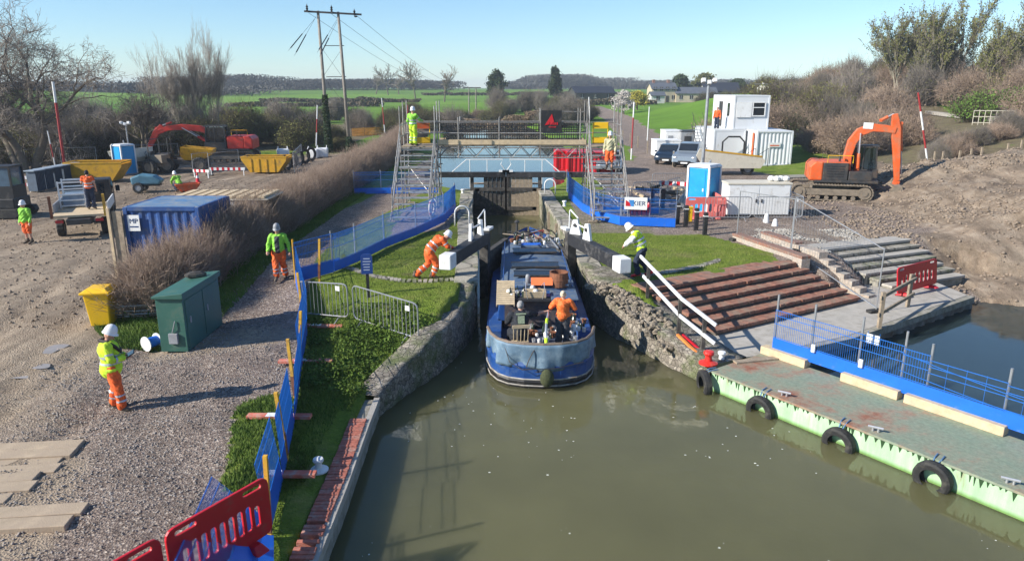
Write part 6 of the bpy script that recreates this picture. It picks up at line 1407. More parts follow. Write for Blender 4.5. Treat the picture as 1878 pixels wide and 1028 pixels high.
# timber and steel clutter right of scaffold
rr = random.Random(31)
for i in range(14):
    px, py = rr.uniform(1165,1262), rr.uniform(345,385); g = og(px,py,1.4); t = thing('timber_baulk', 'rough timber baulk in the heap right of the scaffold stair', 'timber', g+V((0,0,rr.uniform(.1,.5))), rr.uniform(0,3.1), 'timbers in the heap right of the scaffold')
    mb = MB(); L = rr.uniform(1.0,2.2); mb.beam((-L/2,0,0),(L/2,0,rr.uniform(-.2,.3)),.16,.14); mb.build('timber', rr.choice([M_wood, M_darkwood, M_palewood]), t)
for i, (px, py, a) in enumerate([(1160,372,.2),(1195,352,.05),(1222,368,1.0),(1240,384,.1)]):
    g = og(px,py,1.4); barrier(g, g+V((1.9*math.cos(a),1.9*math.sin(a),0)), 'steel barrier among the timber heap '+['nearest the stair','at its back','standing crosswise','behind the black bollards'][i], tagp=False)
rwboard(og(1235,372,1.4), -.5, 1.6, 'slanting red and white board in the timber heap', h=1.0)
for i, (px, py) in enumerate([(1196,378),(1215,384)]):
    t = thing('mast_base', 'short black steel post in the timber heap', 'post', og(px,py,1.4), 0, 'short black posts'); mb = MB(); mb.box((0,0,.5),(.16,.16,1.0)); mb.build('post', M_black, t); mb = MB(); mb.box((0,0,.02),(.35,.35,.05)); mb.build('base', M_steel, t)
t = thing('leaning_panel', 'grey mesh sheet propped slanting left of the right portable toilet', 'panel', at(1240,385,1.4)+V((0,.6,0)), 0); mb = MB(); mb.prism([(0,.05),(1.7,.05),(1.7,2.3)], -.02, .02, 'y'); mb.build('sheet', M_grey, t); mb = MB(); mb.bar((0,0,.05),(1.7,0,2.35),.03); mb.build('frame', M_gal, t)
g = at(1281,304,1.4); t = thing('barrier_pile', 'pile of faded red plastic barriers in front of the silver car', 'barriers', (g.x,g.y-.5,1.4)); 
for k in range(5): mb = MB(); mb.box((0,.1*k,.2+.12*k),(1.6,.8,.09),rz=.1*k); mb.build('barrier', M_pinkplastic, t)
for i, (px, py) in enumerate([(1405,408),(1421,414)]):
    t = thing('concrete_post', ['taller white stone stub standing in the gravel before the kiosk', 'shorter white stone stub right of the taller one'][i], 'post', og(px,py,1.4)); mb = MB(); mb.lathe([(.14,0),(.09,.35-.1*i),(.05,.4-.1*i),(0,.4-.1*i)], n=10); mb.build('stub', M_white, t)
t = thing('gas_bottle_rack', 'red gas bottles behind the name sign', 'gas bottles', at(1168,398,1.4)+V((.2,.6,0)), 0)
for k in range(5): mb = MB(); mb.lathe([(0,0),(.1,0),(.1,.5),(.04,.62),(0,.66)], (-.44+.22*k,0,0), 10); mb.build('bottle', M_redplastic, t)
g = og(1855,325,2.5); t = thing('bulk_bag', 'orange folded sheet lying on the spoil heap at the right edge', 'sheet', g, .1); mb = MB(); mb.box((0,0,.12),(1.6,.9,.2),tx=.9,ty=.8); mb.build('sheet', mat('dull_orange', (.6,.28,.06), .7), t, bevel=.05)
# overhead line warning goal posts
def goalpost(pb, pt, y, label, cols=('w','r','w'), r=.05):
    b = atd(*pb, y); tp = atd(*pt, y); t = thing('warning_pole', label, 'pole', b, 0, 'red and white overhead line warning poles'); d = tp-b; n = len(cols)
    for k, c_ in enumerate(cols): mb = MB(); mb.bar(d*k/n, d*(k+1)/n, r, n=8); mb.build('band', M_white if c_ == 'w' else M_rwred, t)
    return t
M_rwred = mat('pole_red', (.35,.03,.03), .6)
for a in [((118,300),(97,150),52,'tall leaning dark red pole topped white before the big bare tree','rrrw',.09), ((103,312),(87,240),50,'thin pale pole in front of the leaning red pole','wrw',.035), ((580,268),(582,193),62,'red and white pole left of the ivy covered telegraph pole','wrw',.05), ((706,245),(700,180),75,'red and white pole between the telegraph poles and the footbridge','wrrw',.05), ((748,225),(748,193),85,'far thin red and white pole left of the scaffold','wr',.05),
    ((1157,300),(1163,187),60,'red and white pole by the gate of the green field','wrrw',.06), ((1187,258),(1191,196),72,'white pole standing in the green field','ww',.05), ((1702,305),(1684,170),44,'tall leaning red and white pole on the spoil heap','wrwr',.055), ((1083,285),(1080,178),60,'thin pale pole just behind the right scaffold tower','ww',.04)]:
    goalpost(a[0], a[1], a[2], a[3], tuple(a[4]), a[5])
# ------------------------------------------------------------------ vegetation
def segarr(P0, P1, r0, r1, n=3):
    "prisms for many segments at once"
    P0 = np.asarray(P0, float); P1 = np.asarray(P1, float); r0 = np.asarray(r0, float); r1 = np.asarray(r1, float)
    d = P1-P0; L = np.linalg.norm(d, axis=1, keepdims=True)+1e-9; d = d/L
    ref = np.where(np.abs(d[:,2:3]) > .9, np.array([[1.,0,0]]), np.array([[0,0,1.]])); a = np.cross(d, ref); a /= np.linalg.norm(a, axis=1, keepdims=True)+1e-9; b = np.cross(d, a)
    m = len(P0); vs = np.zeros((m, 2*n, 3))
    for j in range(n):
        t = 2*math.pi*j/n; o = a*math.cos(t)+b*math.sin(t); vs[:,j] = P0+o*r0[:,None]; vs[:,n+j] = P1+o*r1[:,None]
    base = (np.arange(m)*2*n)[:,None,None]; f = np.array([[j, (j+1) % n, n+(j+1) % n, n+j] for j in range(n)])[None]
    return vs.reshape(-1, 3), (base+f).reshape(-1, 4)
def quads(C, size, rng, up=.0, asp=.6):
    "random oriented leaf quads"
    m = len(C); u = rng.normal(size=(m,3)); u /= np.linalg.norm(u, axis=1, keepdims=True); w_ = rng.normal(size=(m,3)); w_[:,2] += up; v_ = np.cross(u, w_); v_ /= np.linalg.norm(v_, axis=1, keepdims=True)+1e-9
    s = (np.asarray(size)*rng.uniform(.6, 1.4, m))[:,None]; u = u*s; v_ = v_*s*asp
    vs = np.stack([C-u, C-v_, C+u, C+v_], 1).reshape(-1, 3); return vs, np.arange(4*m).reshape(-1, 4)
def join(L):
    vs, fs, o = [], [], 0
    for v_, f in L: vs.append(v_); fs.append(f+o); o += len(v_)
    return np.concatenate(vs), np.concatenate(fs)
def twigmat(name, a, b, r=.9, upn=0):
    m, nt, bs_ = newmat(name)
    if upn:
        ge = nt.nodes.new('ShaderNodeNewGeometry'); s1 = N(nt, 'ShaderNodeVectorMath', operation='SCALE'); s1.inputs['Scale'].default_value = 1-upn; nt.links.new(ge.outputs['Normal'], s1.inputs[0])
        s2 = N(nt, 'ShaderNodeVectorMath', operation='ADD'); nt.links.new(s1.outputs[0], s2.inputs[0]); s2.inputs[1].default_value = (0, 0, upn); s3 = N(nt, 'ShaderNodeVectorMath', operation='NORMALIZE'); nt.links.new(s2.outputs[0], s3.inputs[0]); nt.links.new(s3.outputs[0], bs_.inputs['Normal'])
    if 1:
        pass
    n = noise(nt, .8, 4, .7); n2 = noise(nt, 14, 2, .6)
    c = ramp(nt, n.outputs[0], [(.3, a), (.7, b)]).outputs[0]; c = mixc(nt, 1., c, ramp(nt, n2.outputs[0], [(.3, .65), (.7, 1.35)]).outputs[0], 'MULTIPLY')
    oi = nt.nodes.new('ShaderNodeObjectInfo'); c = mixc(nt, 1., c, ramp(nt, oi.outputs['Random'], [(0, .75), (1, 1.2)]).outputs[0], 'MULTIPLY')
    nt.links.new(c, bs_.inputs['Base Color']); bs_.inputs['Roughness'].default_value = r; bs_.inputs['Specular IOR Level'].default_value = .15; return m
M_twig = twigmat('hedge_twig', (.26,.19,.14), (.42,.32,.25)); M_twigg = twigmat('grey_twig', (.19,.165,.14), (.3,.26,.22)); M_twigp = twigmat('pale_twig', (.34,.29,.24), (.46,.41,.35)); M_twigd = twigmat('dark_twig', (.09,.075,.05), (.17,.14,.095))
M_leafo = twigmat('olive_leaf', (.10,.105,.03), (.19,.19,.06), upn=.45); M_leafg = twigmat('green_leaf', (.06,.12,.02), (.13,.21,.04), upn=.45); M_leafd = twigmat('evergreen_leaf', (.02,.035,.013), (.05,.07,.025), upn=.4); M_leafb = twigmat('brown_leaf', (.19,.14,.09), (.3,.22,.14), upn=.5); M_farw = twigmat('far_wood', (.10,.10,.09), (.135,.13,.115), upn=.7); M_bloss = twigmat('blossom', (.4,.36,.32), (.6,.55,.5), upn=.5); M_yleaf = twigmat('yellow_leaf', (.35,.33,.04), (.5,.42,.07), upn=.5)
def tree_segs(rng, H, spread, levels=6, start=.22, nch=(3,3,3,3,3,2), up=.25, lenr=.68, r0=.3, gravity=0., trunk_dirs=None, wig=.25, ang=(.45,.8)):
    "returns (coarse segs, fine segs) as arrays"
    out = [[], []]
    P = np.zeros((1,3)); Dn = np.array([[0,0,1.]]); L = np.array([H*start]); Rr = np.array([r0])
    if trunk_dirs is not None: Dn = np.array(trunk_dirs, float); Dn /= np.linalg.norm(Dn, axis=1, keepdims=True); k = len(Dn); P = np.zeros((k,3))+rng.normal(size=(k,3))*np.array([.25*spread,.25*spread,0]); L = np.full(k, H*start)*rng.uniform(.8,1.2,k); Rr = np.full(k, r0)
    for lv in range(levels):
        m = len(P); ns = 4 if lv < 3 else 3; p = P; d = Dn; r = Rr; nodes = [P]
        for s in range(ns):
            d = d+rng.normal(size=(m,3))*wig*(.5 if lv == 0 else 1)+np.array([0,0,up*.25-gravity*max(0, lv-2)*.3]); d /= np.linalg.norm(d, axis=1, keepdims=True)
            q = p+d*(L/ns)[:,None]; r2 = r*.9; out[0 if lv < 3 else 1].append((p, q, r, r2)); p, r = q, r2; nodes.append(q)
        n = nch[min(lv, len(nch)-1)]; newP, newD, newL, newR = [], [], [], []
        for c in range(n+1):
            if c == n: base, s0 = p, .75
            else: base = nodes[ns-1-(c % (ns-1))] if lv > 0 else (p if c % 2 else nodes[ns-1]); s0 = .62
            rd = rng.normal(size=(m,3)); rd -= d*(rd*d).sum(1, keepdims=True); rd /= np.linalg.norm(rd, axis=1, keepdims=True)+1e-9
            a = rng.uniform(ang[0], ang[1], m)*(.5 if c == n else 1)*spread; nd = d*np.cos(a)[:,None]+rd*np.sin(a)[:,None]+np.array([0,0,up*.5]); nd /= np.linalg.norm(nd, axis=1, keepdims=True)
            newP.append(base); newD.append(nd); newL.append(L*lenr*rng.uniform(.75,1.15,m)*(1 if lv else 1.45)); newR.append(r*s0)
        P = np.concatenate(newP); Dn = np.concatenate(newD); L = np.concatenate(newL); Rr = np.concatenate(newR)
    return [tuple(np.concatenate([s[i] for s in o]) for i in range(4)) for o in out]
def bare_tree(name, label, cat, loc, H, seed, rmin=.008, mats=(None, None), group=None, leaves=0, leafm=None, lsize=.1, **kw):
    rng = np.random.default_rng(seed); co, fi = tree_segs(rng, H, kw.pop('spread', 1.), **kw)
    top = max(co[1][:,2].max(), fi[1][:,2].max()); k = H/top
    t = thing(name, label, cat, loc, 0, group)
    v_, f = segarr(co[0]*k, co[1]*k, np.maximum(co[2], rmin*1.5), np.maximum(co[3], rmin*1.5), 6); npobj('trunk', v_, f, mats[0] or M_barksm, t, True)
    L_ = [segarr(fi[0]*k, fi[1]*k, np.maximum(fi[2], rmin), np.maximum(fi[3], rmin), 3)]
    npobj('crown', *join(L_), mats[1] or M_twigg, t)
    if leaves:
        tips = fi[1][rng.integers(0, len(fi[1]), leaves)]*k+rng.normal(size=(leaves,3))*.15*H/12; npobj('leaves', *quads(tips, lsize, rng), leafm, t)
    return t
b_ = atd(48, 275, 55); b_.z = gz(b_.x, b_.y)
bare_tree('bare_tree', 'large spreading leafless tree at the far left', 'tree', b_, 13.8, 5, .0105, spread=1.15, nch=(3,3,3,3,3,3), levels=7, start=.2, trunk_dirs=[(-.35,0,1),(.6,-.1,1),(-.02,.2,1)], r0=.36, up=.05, wig=.3)
b_ = atd(262, 250, 64); b_.z = gz(b_.x, b_.y)
bare_tree('bare_tree', 'smaller leafless tree between the big tree and the tall clump', 'tree', b_, 8.6, 9, .012, spread=1.0, levels=6, start=.22, trunk_dirs=[(.1,0,1),(-.5,0,1)], r0=.2, up=.2)
for i, (px, hh) in enumerate(((336,11.2),(366,13.6),(400,12.6))):
    b_ = atd(px, 275, 71+i); b_.z = gz(b_.x, b_.y)
    bare_tree('bare_tree', ['left tree of the tall feathery leafless clump', 'middle tallest tree of the feathery leafless clump', 'right tree of the tall feathery leafless clump'][i], 'tree', b_, hh, 20+i, hh*.0006, spread=.6, ang=(.3,.62), wig=.2, levels=7, start=.3, mats=(MATS.get('pale_bark') or mat('pale_bark', (.3,.27,.2), .9, 0, .3, 3), M_twigp), nch=(2,3,3,3,2,2), trunk_dirs=[(-.16,0,1),(.06,.1,1),(.16,0,1),(-.04,-.1,1)], r0=.1, up=.3, lenr=.68, group='feathery leafless trees').scale = (.6,.6,1)
# generic trees for copying, far away
def proto_tree(seed, H, **kw): return bare_tree('bare_tree', 'leafless field tree', 'tree', (0,0,0), H, seed, **kw)
FT = []
for i, (px, y, H, lb) in enumerate([(712,330,11,'round leafless tree standing alone on the field skyline'), (762,260,11,'upright leafless tree right of the round skyline tree'), (815,240,9.5,'broad leafless tree above the left end of the footbridge'), (731,345,8,'small dark leafless tree between two larger skyline trees'), (690,350,8,'low leafless tree left of the round skyline tree')]):
    b_ = atd(px, 172, y); b_.z = gz(b_.x, b_.y); FT.append(bare_tree('bare_tree', lb, 'tree', b_, H*1.25, 40+i, .06, spread=1.0, levels=5, r0=.3, up=.22))
# shrubs
def shrub_proto(name, seed, R_, H, ntw, nleaf, mt, ml, lsize=.07, rt=.012):
    rng = np.random.default_rng(seed); a = rng.uniform(0, 2*math.pi, ntw); rad = np.sqrt(rng.uniform(0, 1, ntw))
    base = np.stack([np.cos(a)*rad*R_*.35, np.sin(a)*rad*R_*.35, np.zeros(ntw)], 1); lob = 1+.22*np.sin(a*3+seed)+.15*np.sin(a*5+seed*2)
    tip = np.stack([np.cos(a)*rad*R_*lob, np.sin(a)*rad*R_*lob, H*np.sqrt(np.clip(1-rad**2*.75, 0, 1))*rng.uniform(.55, 1.08, ntw)], 1)
    m1 = base*.55+tip*.45+rng.normal(size=(ntw,3))*.12*R_; m1[:,2] += .12*H
    s = [segarr(base, m1, np.full(ntw, rt*1.5), np.full(ntw, rt)), segarr(m1, tip, np.full(ntw, rt), np.full(ntw, rt*.4))]
    for k in range(5):
        q = m1+(tip-m1)*rng.uniform(0, .95, (ntw,1)); e = q+(tip-m1)*.25+rng.normal(size=(ntw,3))*.16*np.array([R_,R_,H]); e[:,2] = np.maximum(e[:,2], .05); s.append(segarr(q, e, np.full(ntw, rt*.7), np.full(ntw, rt*.3)))
    t = thing(name, None, None); npobj('branches', *join(s), mt, t)
    if nleaf: i = rng.integers(0, ntw, nleaf); c = m1[i]+(tip[i]-m1[i])*rng.uniform(0, 1.05, (nleaf,1))+rng.normal(size=(nleaf,3))*.13*R_; c[:,2] = np.abs(c[:,2]); npobj('foliage', *quads(c, lsize, rng), ml, t)
    return t
SP = {'brown': shrub_proto('shrub', 1, 2.4, 3.0, 650, 1800, M_twig, M_leafb, .07, .016), 'olive': shrub_proto('shrub', 2, 2.3, 3.2, 700, 5200, M_twigd, M_leafo, .07), 'green': shrub_proto('shrub', 3, 2.0, 2.2, 500, 5200, M_twigd, M_leafg, .075),
      'dark': shrub_proto('shrub', 4, 2.3, 2.8, 600, 3200, M_twigd, M_leafd, .07), 'grey': shrub_proto('shrub', 5, 2.2, 3.8, 700, 900, M_twigg, M_leafo, .06, .018)}
SPused = set()
LBL = {'brown': 'bare reddish brown shrub', 'olive': 'olive green leafing shrub', 'green': 'fresh green low shrub', 'dark': 'dark tangled shrub', 'grey': 'tall grey twiggy leafless shrub'}
def shrub(kind, x, y, s, where, sz=1, z=None, rz=None):
    p = SP[kind]; rz = random.uniform(0, 6.28) if rz is None else rz; z = gz(x, y)-.1 if z is None else z
    if kind in SPused: o = copy_tree(p, (x, y, z), rz)
    else: o = p; o.location = (x, y, z); o.rotation_euler = (0,0,rz); SPused.add(kind)
    o.scale = (s, s, s*sz); o['label'] = LBL[kind]+' '+where; o['category'] = 'shrub'; o['group'] = LBL[kind]+'s '+where; return o
random.seed(5)
def belt(x0, y0, x1, y1, n, kinds, smin, smax, where, jx=2., jy=3., sz=1):
    for i in range(n):
        t_ = (i+random.uniform(-.3,.3))/max(1, n-1); x = x0+(x1-x0)*t_+random.uniform(-jx, jx); y = y0+(y1-y0)*t_+random.uniform(-jy, jy); shrub(random.choice(kinds), x, y, random.uniform(smin, smax), where, sz*random.uniform(.85,1.15))
belt(-56,66,-22,76,30,['olive','grey','dark','olive'],.75,1.2,'in the thicket beyond the left yard',3,4)
belt(-50,57,-36,64,15,['dark','olive','grey'],.6,.95,'at the near edge of the left thicket',2,1.5)
belt(-74,92,-30,96,20,['olive','grey'],.8,1.25,'in the thicket beyond the left yard',4,6)
belt(-34,73,-29,78,6,['olive','green','grey'],.7,1.0,'behind the red excavator',2,2)
belt(-26,84,-21,84,5,['olive','dark','grey'],.6,.9,'in the field hedge left of the telegraph poles',2,2)
belt(-20.5,71.5,-15.5,71.5,7,['olive','dark','green'],.3,.5,'at the foot of the telegraph poles',1,.8,1.1)
belt(-19,98,-10,108,10,['olive','dark','grey','olive'],.75,1.1,'between the telegraph poles and the footbridge',2,4)
belt(-42,128,-14,140,10,['olive','grey','dark'],.7,1.05,'in the mid distance left of the canal',4,6)
belt(-10,158,12,168,16,['olive','grey','brown','olive'],.8,1.25,'beyond the canal behind the footbridge',4,5)
belt(5.5,112,12.5,135,9,['olive','grey','green'],.65,1.1,'beside the lane behind the right tower',1.5,5)
belt(24,72,42,84,22,['brown','brown','dark','grey','olive'],.85,1.35,'on the bank behind the orange excavator',3,4)
belt(27,58,35,64,12,['brown','dark','brown'],.7,1.0,'on the bank behind the orange excavator',2.5,2)
belt(29,50,41,58,26,['brown','brown','grey'],.28,.45,'on the dry bank below the railway ledge',1.5,1.5)
belt(33,90,46,104,12,['brown','olive','grey'],1.0,1.5,'higher up the bank behind the orange excavator',4,6)
belt(44,116,70,122,12,['brown','olive','grey'],1.0,1.4,'along the far top of the right bank',4,5)
belt(46,66,60,80,18,['brown','olive','green','brown'],1.0,1.5,'on the hillside above the railway ledge',3,4)
belt(50,58,62,64,10,['olive','green','brown'],1.0,1.5,'on the hillside above the railway ledge',3,3)
belt(58,92,84,100,20,['olive','grey','brown'],1.2,1.7,'in the hillside wood at the top right',5,10)
belt(68,80,86,84,14,['olive','dark','olive'],1.4,2.0,'in the hillside wood at the top right',5,6)
shrub('olive', 32.5, 92, 1.75, 'rounded and tall above the bank')
belt(60,60,72,72,12,['olive','green','olive','brown'],1.2,1.8,'at the right edge of the hillside',3,3)
belt(52,205,72,212,8,['dark','olive','grey'],.9,1.3,'around the barn on the rise',5,4)
belt(50,150,70,158,8,['dark','olive','grey'],1.0,1.5,'around the barn on the rise',5,5)
# hillside wood trees
wt = bare_tree('woodland_tree', 'slim leafless woodland tree on the top right hillside', 'tree', (0,0,0), 12.5, 61, .02, spread=.55, levels=6, start=.4, r0=.13, up=.3, wig=.14, group='slim leafless trees of the hillside wood', leaves=2600, leafm=M_leafo, lsize=.12, nch=(3,3,3,2,2,1), mats=(mat('pale_bark', (.3,.27,.2), .9, 0, .3, 3), M_twigg))
random.seed(9); first = True
for i in range(70):
    if i < 10: x, y = random.uniform(54,66), random.uniform(98,112)
    else: x, y = random.uniform(58,90), random.uniform(70,108)
    z = gz(x, y)-.2
    o = wt if first else copy_tree(wt); first = False; o.location = (x, y, z); s = random.uniform(.6,1.05); o.scale = (s,s,s*random.uniform(.9,1.2)); o.rotation_euler = (0,0,random.uniform(0,6.28))
# evergreen trees
def leafy(name, label, loc, H, W, seed, ml, n=5200, ls=.35, col=None, cone=False, clumps=46):
    rng = np.random.default_rng(seed); t = thing(name, label, 'tree', loc); c = []
    for k in range(clumps):
        h = rng.uniform(.22, 1); w_ = (math.sin(math.pi*min(1, h*.9+.08))**.7)*(1-.35*h if cone else 1); a = rng.uniform(0, 6.28); r_ = rng.uniform(.25, 1)*W/2*w_
        cc = np.array([math.cos(a)*r_, math.sin(a)*r_, h*H*.95]); c.append(cc+rng.normal(size=(n//clumps,3))*np.array([W*.085,W*.085,H*.045]))
    c = np.concatenate(c); npobj('crown', *quads(c, ls, rng), ml, t); mb = MB(); mb.bar((0,0,-.3),(0,0,H*.6),W*.05,W*.02,8); mb.bar((0,0,H*.3),(W*.2,0,H*.6),W*.02,W*.01,6); mb.build('trunk', M_barksm, t); return t
def onf(px, py, y): b = atd(px, py, y); b.z = gz(b.x, b.y); return b
leafy('evergreen_tree', 'leaning dark evergreen tree behind the middle of the footbridge', onf(911,190,230), 9.8, 6.2, 1, M_leafd, ls=.32)
leafy('evergreen_tree', 'tall narrow dark evergreen tree left of the dark barn', onf(1017,190,230), 10.6, 5.0, 2, M_leafd, ls=.32, cone=True)
leafy('evergreen_tree', 'dark rounded evergreen behind the pale farmhouse', onf(1246,175,270), 8.5, 8, 3, M_leafd, ls=.35); leafy('evergreen_tree', 'dark evergreen right of the raised cabin roof', onf(1352,172,250), 7, 7, 4, M_leafd, ls=.35); leafy('evergreen_tree', 'grey green tree between farmhouse and cabin', onf(1290,175,290), 9, 10, 5, M_leafo, ls=.4)
leafy('blossom_tree', 'pale blossoming tree beside the lane', onf(1143,212,150), 4.6, 4.6, 6, M_bloss, n=3600, ls=.12); leafy('yellow_shrub', 'yellow flowering shrub right of the blossom tree', onf(1168,200,165), 4.2, 5.2, 7, M_yleaf, n=3600, ls=.14)
# far woods and hedgerows
def mass(name, label, cat, line, W, H, n, ls, ml, seed, kind=None):
    rng = np.random.default_rng(seed); L_ = np.array(line, float); seg = np.hypot(*(L_[1:]-L_[:-1]).T); cum = np.concatenate([[0], np.cumsum(seg)]); u = rng.uniform(0, cum[-1], n)
    x = np.interp(u, cum, L_[:,0]); y = np.interp(u, cum, L_[:,1]); hh = H*(.62+.42*vn(u, u*0, 18 if H > 5 else 5, seed, 3))+H*.15*vn(u, u*0, 4, seed+1, 2)
    f = rng.uniform(-1, 1, n); x = x+f*W*.3; y = y+rng.uniform(-1, 1, n)*W*.5; z = G(x, y)+hh*np.sqrt(rng.uniform(0, 1, n)); vs, fs = quads(np.stack([x,y,z], 1), ls, rng); o = npobj(name, vs, fs, ml); return tag(o, label, cat, kind=kind)
mass('far_wood', 'far wood on the left skyline', 'wood', [(-230,480),(-130,470),(-45,500)], 50, 10, 60000, .5, M_farw, 1, 'stuff')
mass('far_wood', 'far wood along the skyline behind the evergreen trees', 'wood', [(-4,600),(90,640)], 60, 13, 50000, .6, M_farw, 2, 'stuff'); mass('far_wood', 'far wood on the right skyline beyond the farm', 'wood', [(95,600),(250,640)], 60, 10, 50000, .6, M_farw, 3, 'stuff')
mass('far_wood', 'distant wood at the far left beyond the bare tree', 'wood', [(-330,420),(-120,330)], 50, 6, 40000, .5, M_farw, 4, 'stuff')
for i, (ln, h_, lb) in enumerate([([(-82,240),(-30,235)],1.7,'thin dark hedgerow across the left field'), ([(-78,200),(-36,200)],1.5,'lower dark hedgerow across the left field'), ([(-40,330),(60,350)],2.2,'far hedgerow across the middle fields'), ([(0,205),(42,215)],2.0,'hedgerow below the dark barn')]): mass('hedgerow', lb, 'hedge', ln, 3, h_, 5000, .4, M_twigd, 10+i)
mass('hedgerow', 'brown clipped hedge beyond the canal behind the footbridge', 'hedge', [(-13,128),(-8,124),(4,122)], 3.5, 2.6, 26000, .11, M_leafb, 20)
# ------------------------------------------------------------------ the bare hedge
def hedge_(name, label, n, segs, y0, y1, seed, rt):
    rng = np.random.default_rng(seed); y = y0+(y1-y0)*rng.uniform(0, 1, n)**1.15
    cx = np.interp(y, [18.5,21,24,28,40,85], [-10.3,-10.4,-10.0,-9.7,-9.9,-11.2]); W = np.interp(y, [18.5,20.5,24,30,85], [.7,1.25,1.0,.95,1.5]); H = np.interp(y, [18.2,19.5,22,26,85], [.8,1.7,2.1,2.25,2.4])*(1+.1*vn(y, y*0, 2.2, 3))
    bx = cx+rng.normal(size=n)*W*.3; f = rng.uniform(-1, 1, n); ang = rng.normal(size=n)*.25
    base = np.stack([bx, y, G(bx, y)], 1); ex = f*W*1.05; endz = H*np.sqrt(np.clip(1-(f*.85)**2, .05, 1))*rng.uniform(.62, 1.06, n)
    tip = np.stack([cx+ex+rng.normal(size=n)*.1, y+rng.normal(size=n)*.45-.2, base[:,2]*0+G(cx, y)+endz], 1); mid = base*.5+tip*.5+rng.normal(size=(n,3))*.12; mid[:,0] += ex*.15
    A_ = [segarr(base, mid, np.full(n, rt*1.7), np.full(n, rt*1.1)), segarr(mid, tip, np.full(n, rt*1.1), np.full(n, rt*.35))]
    for k in range(segs):
        q = mid+(tip-mid)*rng.uniform(0, .9, (n,1)); e = q+(tip-mid)*rng.uniform(.2, .5, (n,1))+rng.normal(size=(n,3))*np.array([.17,.17,.1]); A_.append(segarr(q, e, np.full(n, rt*.75), np.full(n, rt*.3)))
    t = thing(name, label, 'hedge'); npobj('twigs', *join(A_), M_twig, t)
    nl = n//2; i = rng.integers(0, n, nl); c = base[i]+(mid[i]-base[i])*rng.uniform(0, 1, (nl,1))+rng.normal(size=(nl,3))*.15; c[:,2] = np.maximum(c[:,2], base[i,2]); npobj('low_leaves', *quads(c, .05, rng), M_leafg, t)
    return t
hedge_('bare_hedge', 'long bare brown hedge running back beside the path', 11000, 4, 19.0, 44, 3, .0075)
hedge_('bare_hedge', 'far stretch of the bare brown hedge reaching toward the footbridge', 14000, 4, 43, 86, 4, .011)
# ------------------------------------------------------------------ grass, weeds, stones
def scatter(n, x0, x1, y0, y1, maskf, seed):
    rng = np.random.default_rng(seed); x = rng.uniform(x0, x1, n); y = rng.uniform(y0, y1, n); m = rng.uniform(0, 1, n) < maskf(x, y); return x[m], y[m], rng
def grassmask(x, y):
    ok = (MUD(x, y) < .3) & (GRAVEL(x, y) < .35) & (sdp(x, y, WATER) > .45) & ~inpoly(x, y, QPOLY)
    u = (x-ST0.x)*STu.x+(y-ST0.y)*STu.y; a = (x-ST0.x)*STn.x+(y-ST0.y)*STn.y; ok &= ~((a > -.3) & (u < 16) & (x > 2)) & ~((x > 1.5) & (sdp(x, y, WATER) < .75)) & ~((x < -2) & (y < 13.6) & (x > -3.6))
    return ok.astype(float)
def blades(name, label, x, y, rng, h, w_, ml, lean=.5, nb=1):
    n = len(x); z = G(x, y); a = rng.uniform(0, 6.28, n); hh = h*rng.uniform(.5, 1.4, n); dx, dy = np.cos(a), np.sin(a); l = rng.uniform(0, lean, n)*hh; b = rng.uniform(0, 6.28, n)
    P0 = np.stack([x-dx*w_, y-dy*w_, z-.01], 1); P1 = np.stack([x+dx*w_, y+dy*w_, z-.01], 1); P2 = np.stack([x+np.cos(b)*l, y+np.sin(b)*l, z+hh], 1)
    o = npobj(name, np.stack([P0,P1,P2], 1).reshape(-1, 3), np.arange(3*n).reshape(-1, 3), ml); return tag(o, label, 'grass', kind='stuff')
M_gr1 = twigmat('grass_blade', (.12,.175,.022), (.25,.29,.06), .7, upn=.5); M_gr2 = twigmat('weed_leaf', (.06,.115,.015), (.15,.22,.035), .65, upn=.3)
x, y, rng = scatter(230000, -7, 12, 14, 33, grassmask, 1); blades('mown_grass', 'short mown grass on both lock sides', x, y, rng, .045, .007, M_gr1)
def bankm(x, y): return grassmask(x, y)*((x < -2.6) & (y < 18.8) | ((x < -1.6) & (y < 18) & (x > -4)))*(.35+.65*(vn(x, y, .9, 71, 3) > -.15))
x, y, rng = scatter(60000, -5.8, -1.6, 8, 18.8, bankm, 2); blades('rough_grass', 'rough weeds and long grass on the bank by the boat', x, y, rng, .085, .012, M_gr2, 1.1)
def stripm(x, y): d = segd(x, y, [(-5.0,13.2),(-4.45,11.6),(-4.2,10.6)]); return (d < .5+.35*vn(x, y, .45, 3))*(.35+.65*(vn(x, y, .6, 5) > -.2)).astype(float)
x, y, rng = scatter(40000, -6.2, -3.3, 9.5, 14.2, stripm, 3); blades('rough_grass', 'tussocks of bright grass beside the track left of the blue fence', x, y, rng, .085, .010, M_gr2, 1.1)
x, y, rng = scatter(16000, -11.4, -8.8, 16.6, 20.5, lambda x, y: (segd(x, y, [(-10.6,18.6),(-9.2,17.2)]) < .8).astype(float), 4); blades('rough_grass', 'green grass patch between the yellow bin and the green cabinet', x, y, rng, .12, .012, M_gr2, .9)
x, y, rng = scatter(30000, -10.4, -8.2, 19, 42, lambda x, y: np.ones_like(x), 5); blades('rough_grass', 'shaded grass along the foot of the bare hedge', x, y, rng, .14, .015, M_gr2, .9)
# broad leaved weeds as leaf quads
rng = np.random.default_rng(8); n = 900; x = rng.uniform(-5.5, -2.2, n); y = rng.uniform(14.2, 18.6, n); m = bankm(x, y) > .5; x, y = x[m], y[m]
c = np.repeat(np.stack([x, y, G(x, y)+.06], 1), 26, 0)+rng.normal(size=(len(x)*26,3))*np.array([.1,.1,.045]); tag(npobj('weeds', *quads(c, .035, rng, 2.), M_gr2), 'broad leaved weeds on the bank below the steel barriers', 'weeds', kind='stuff')
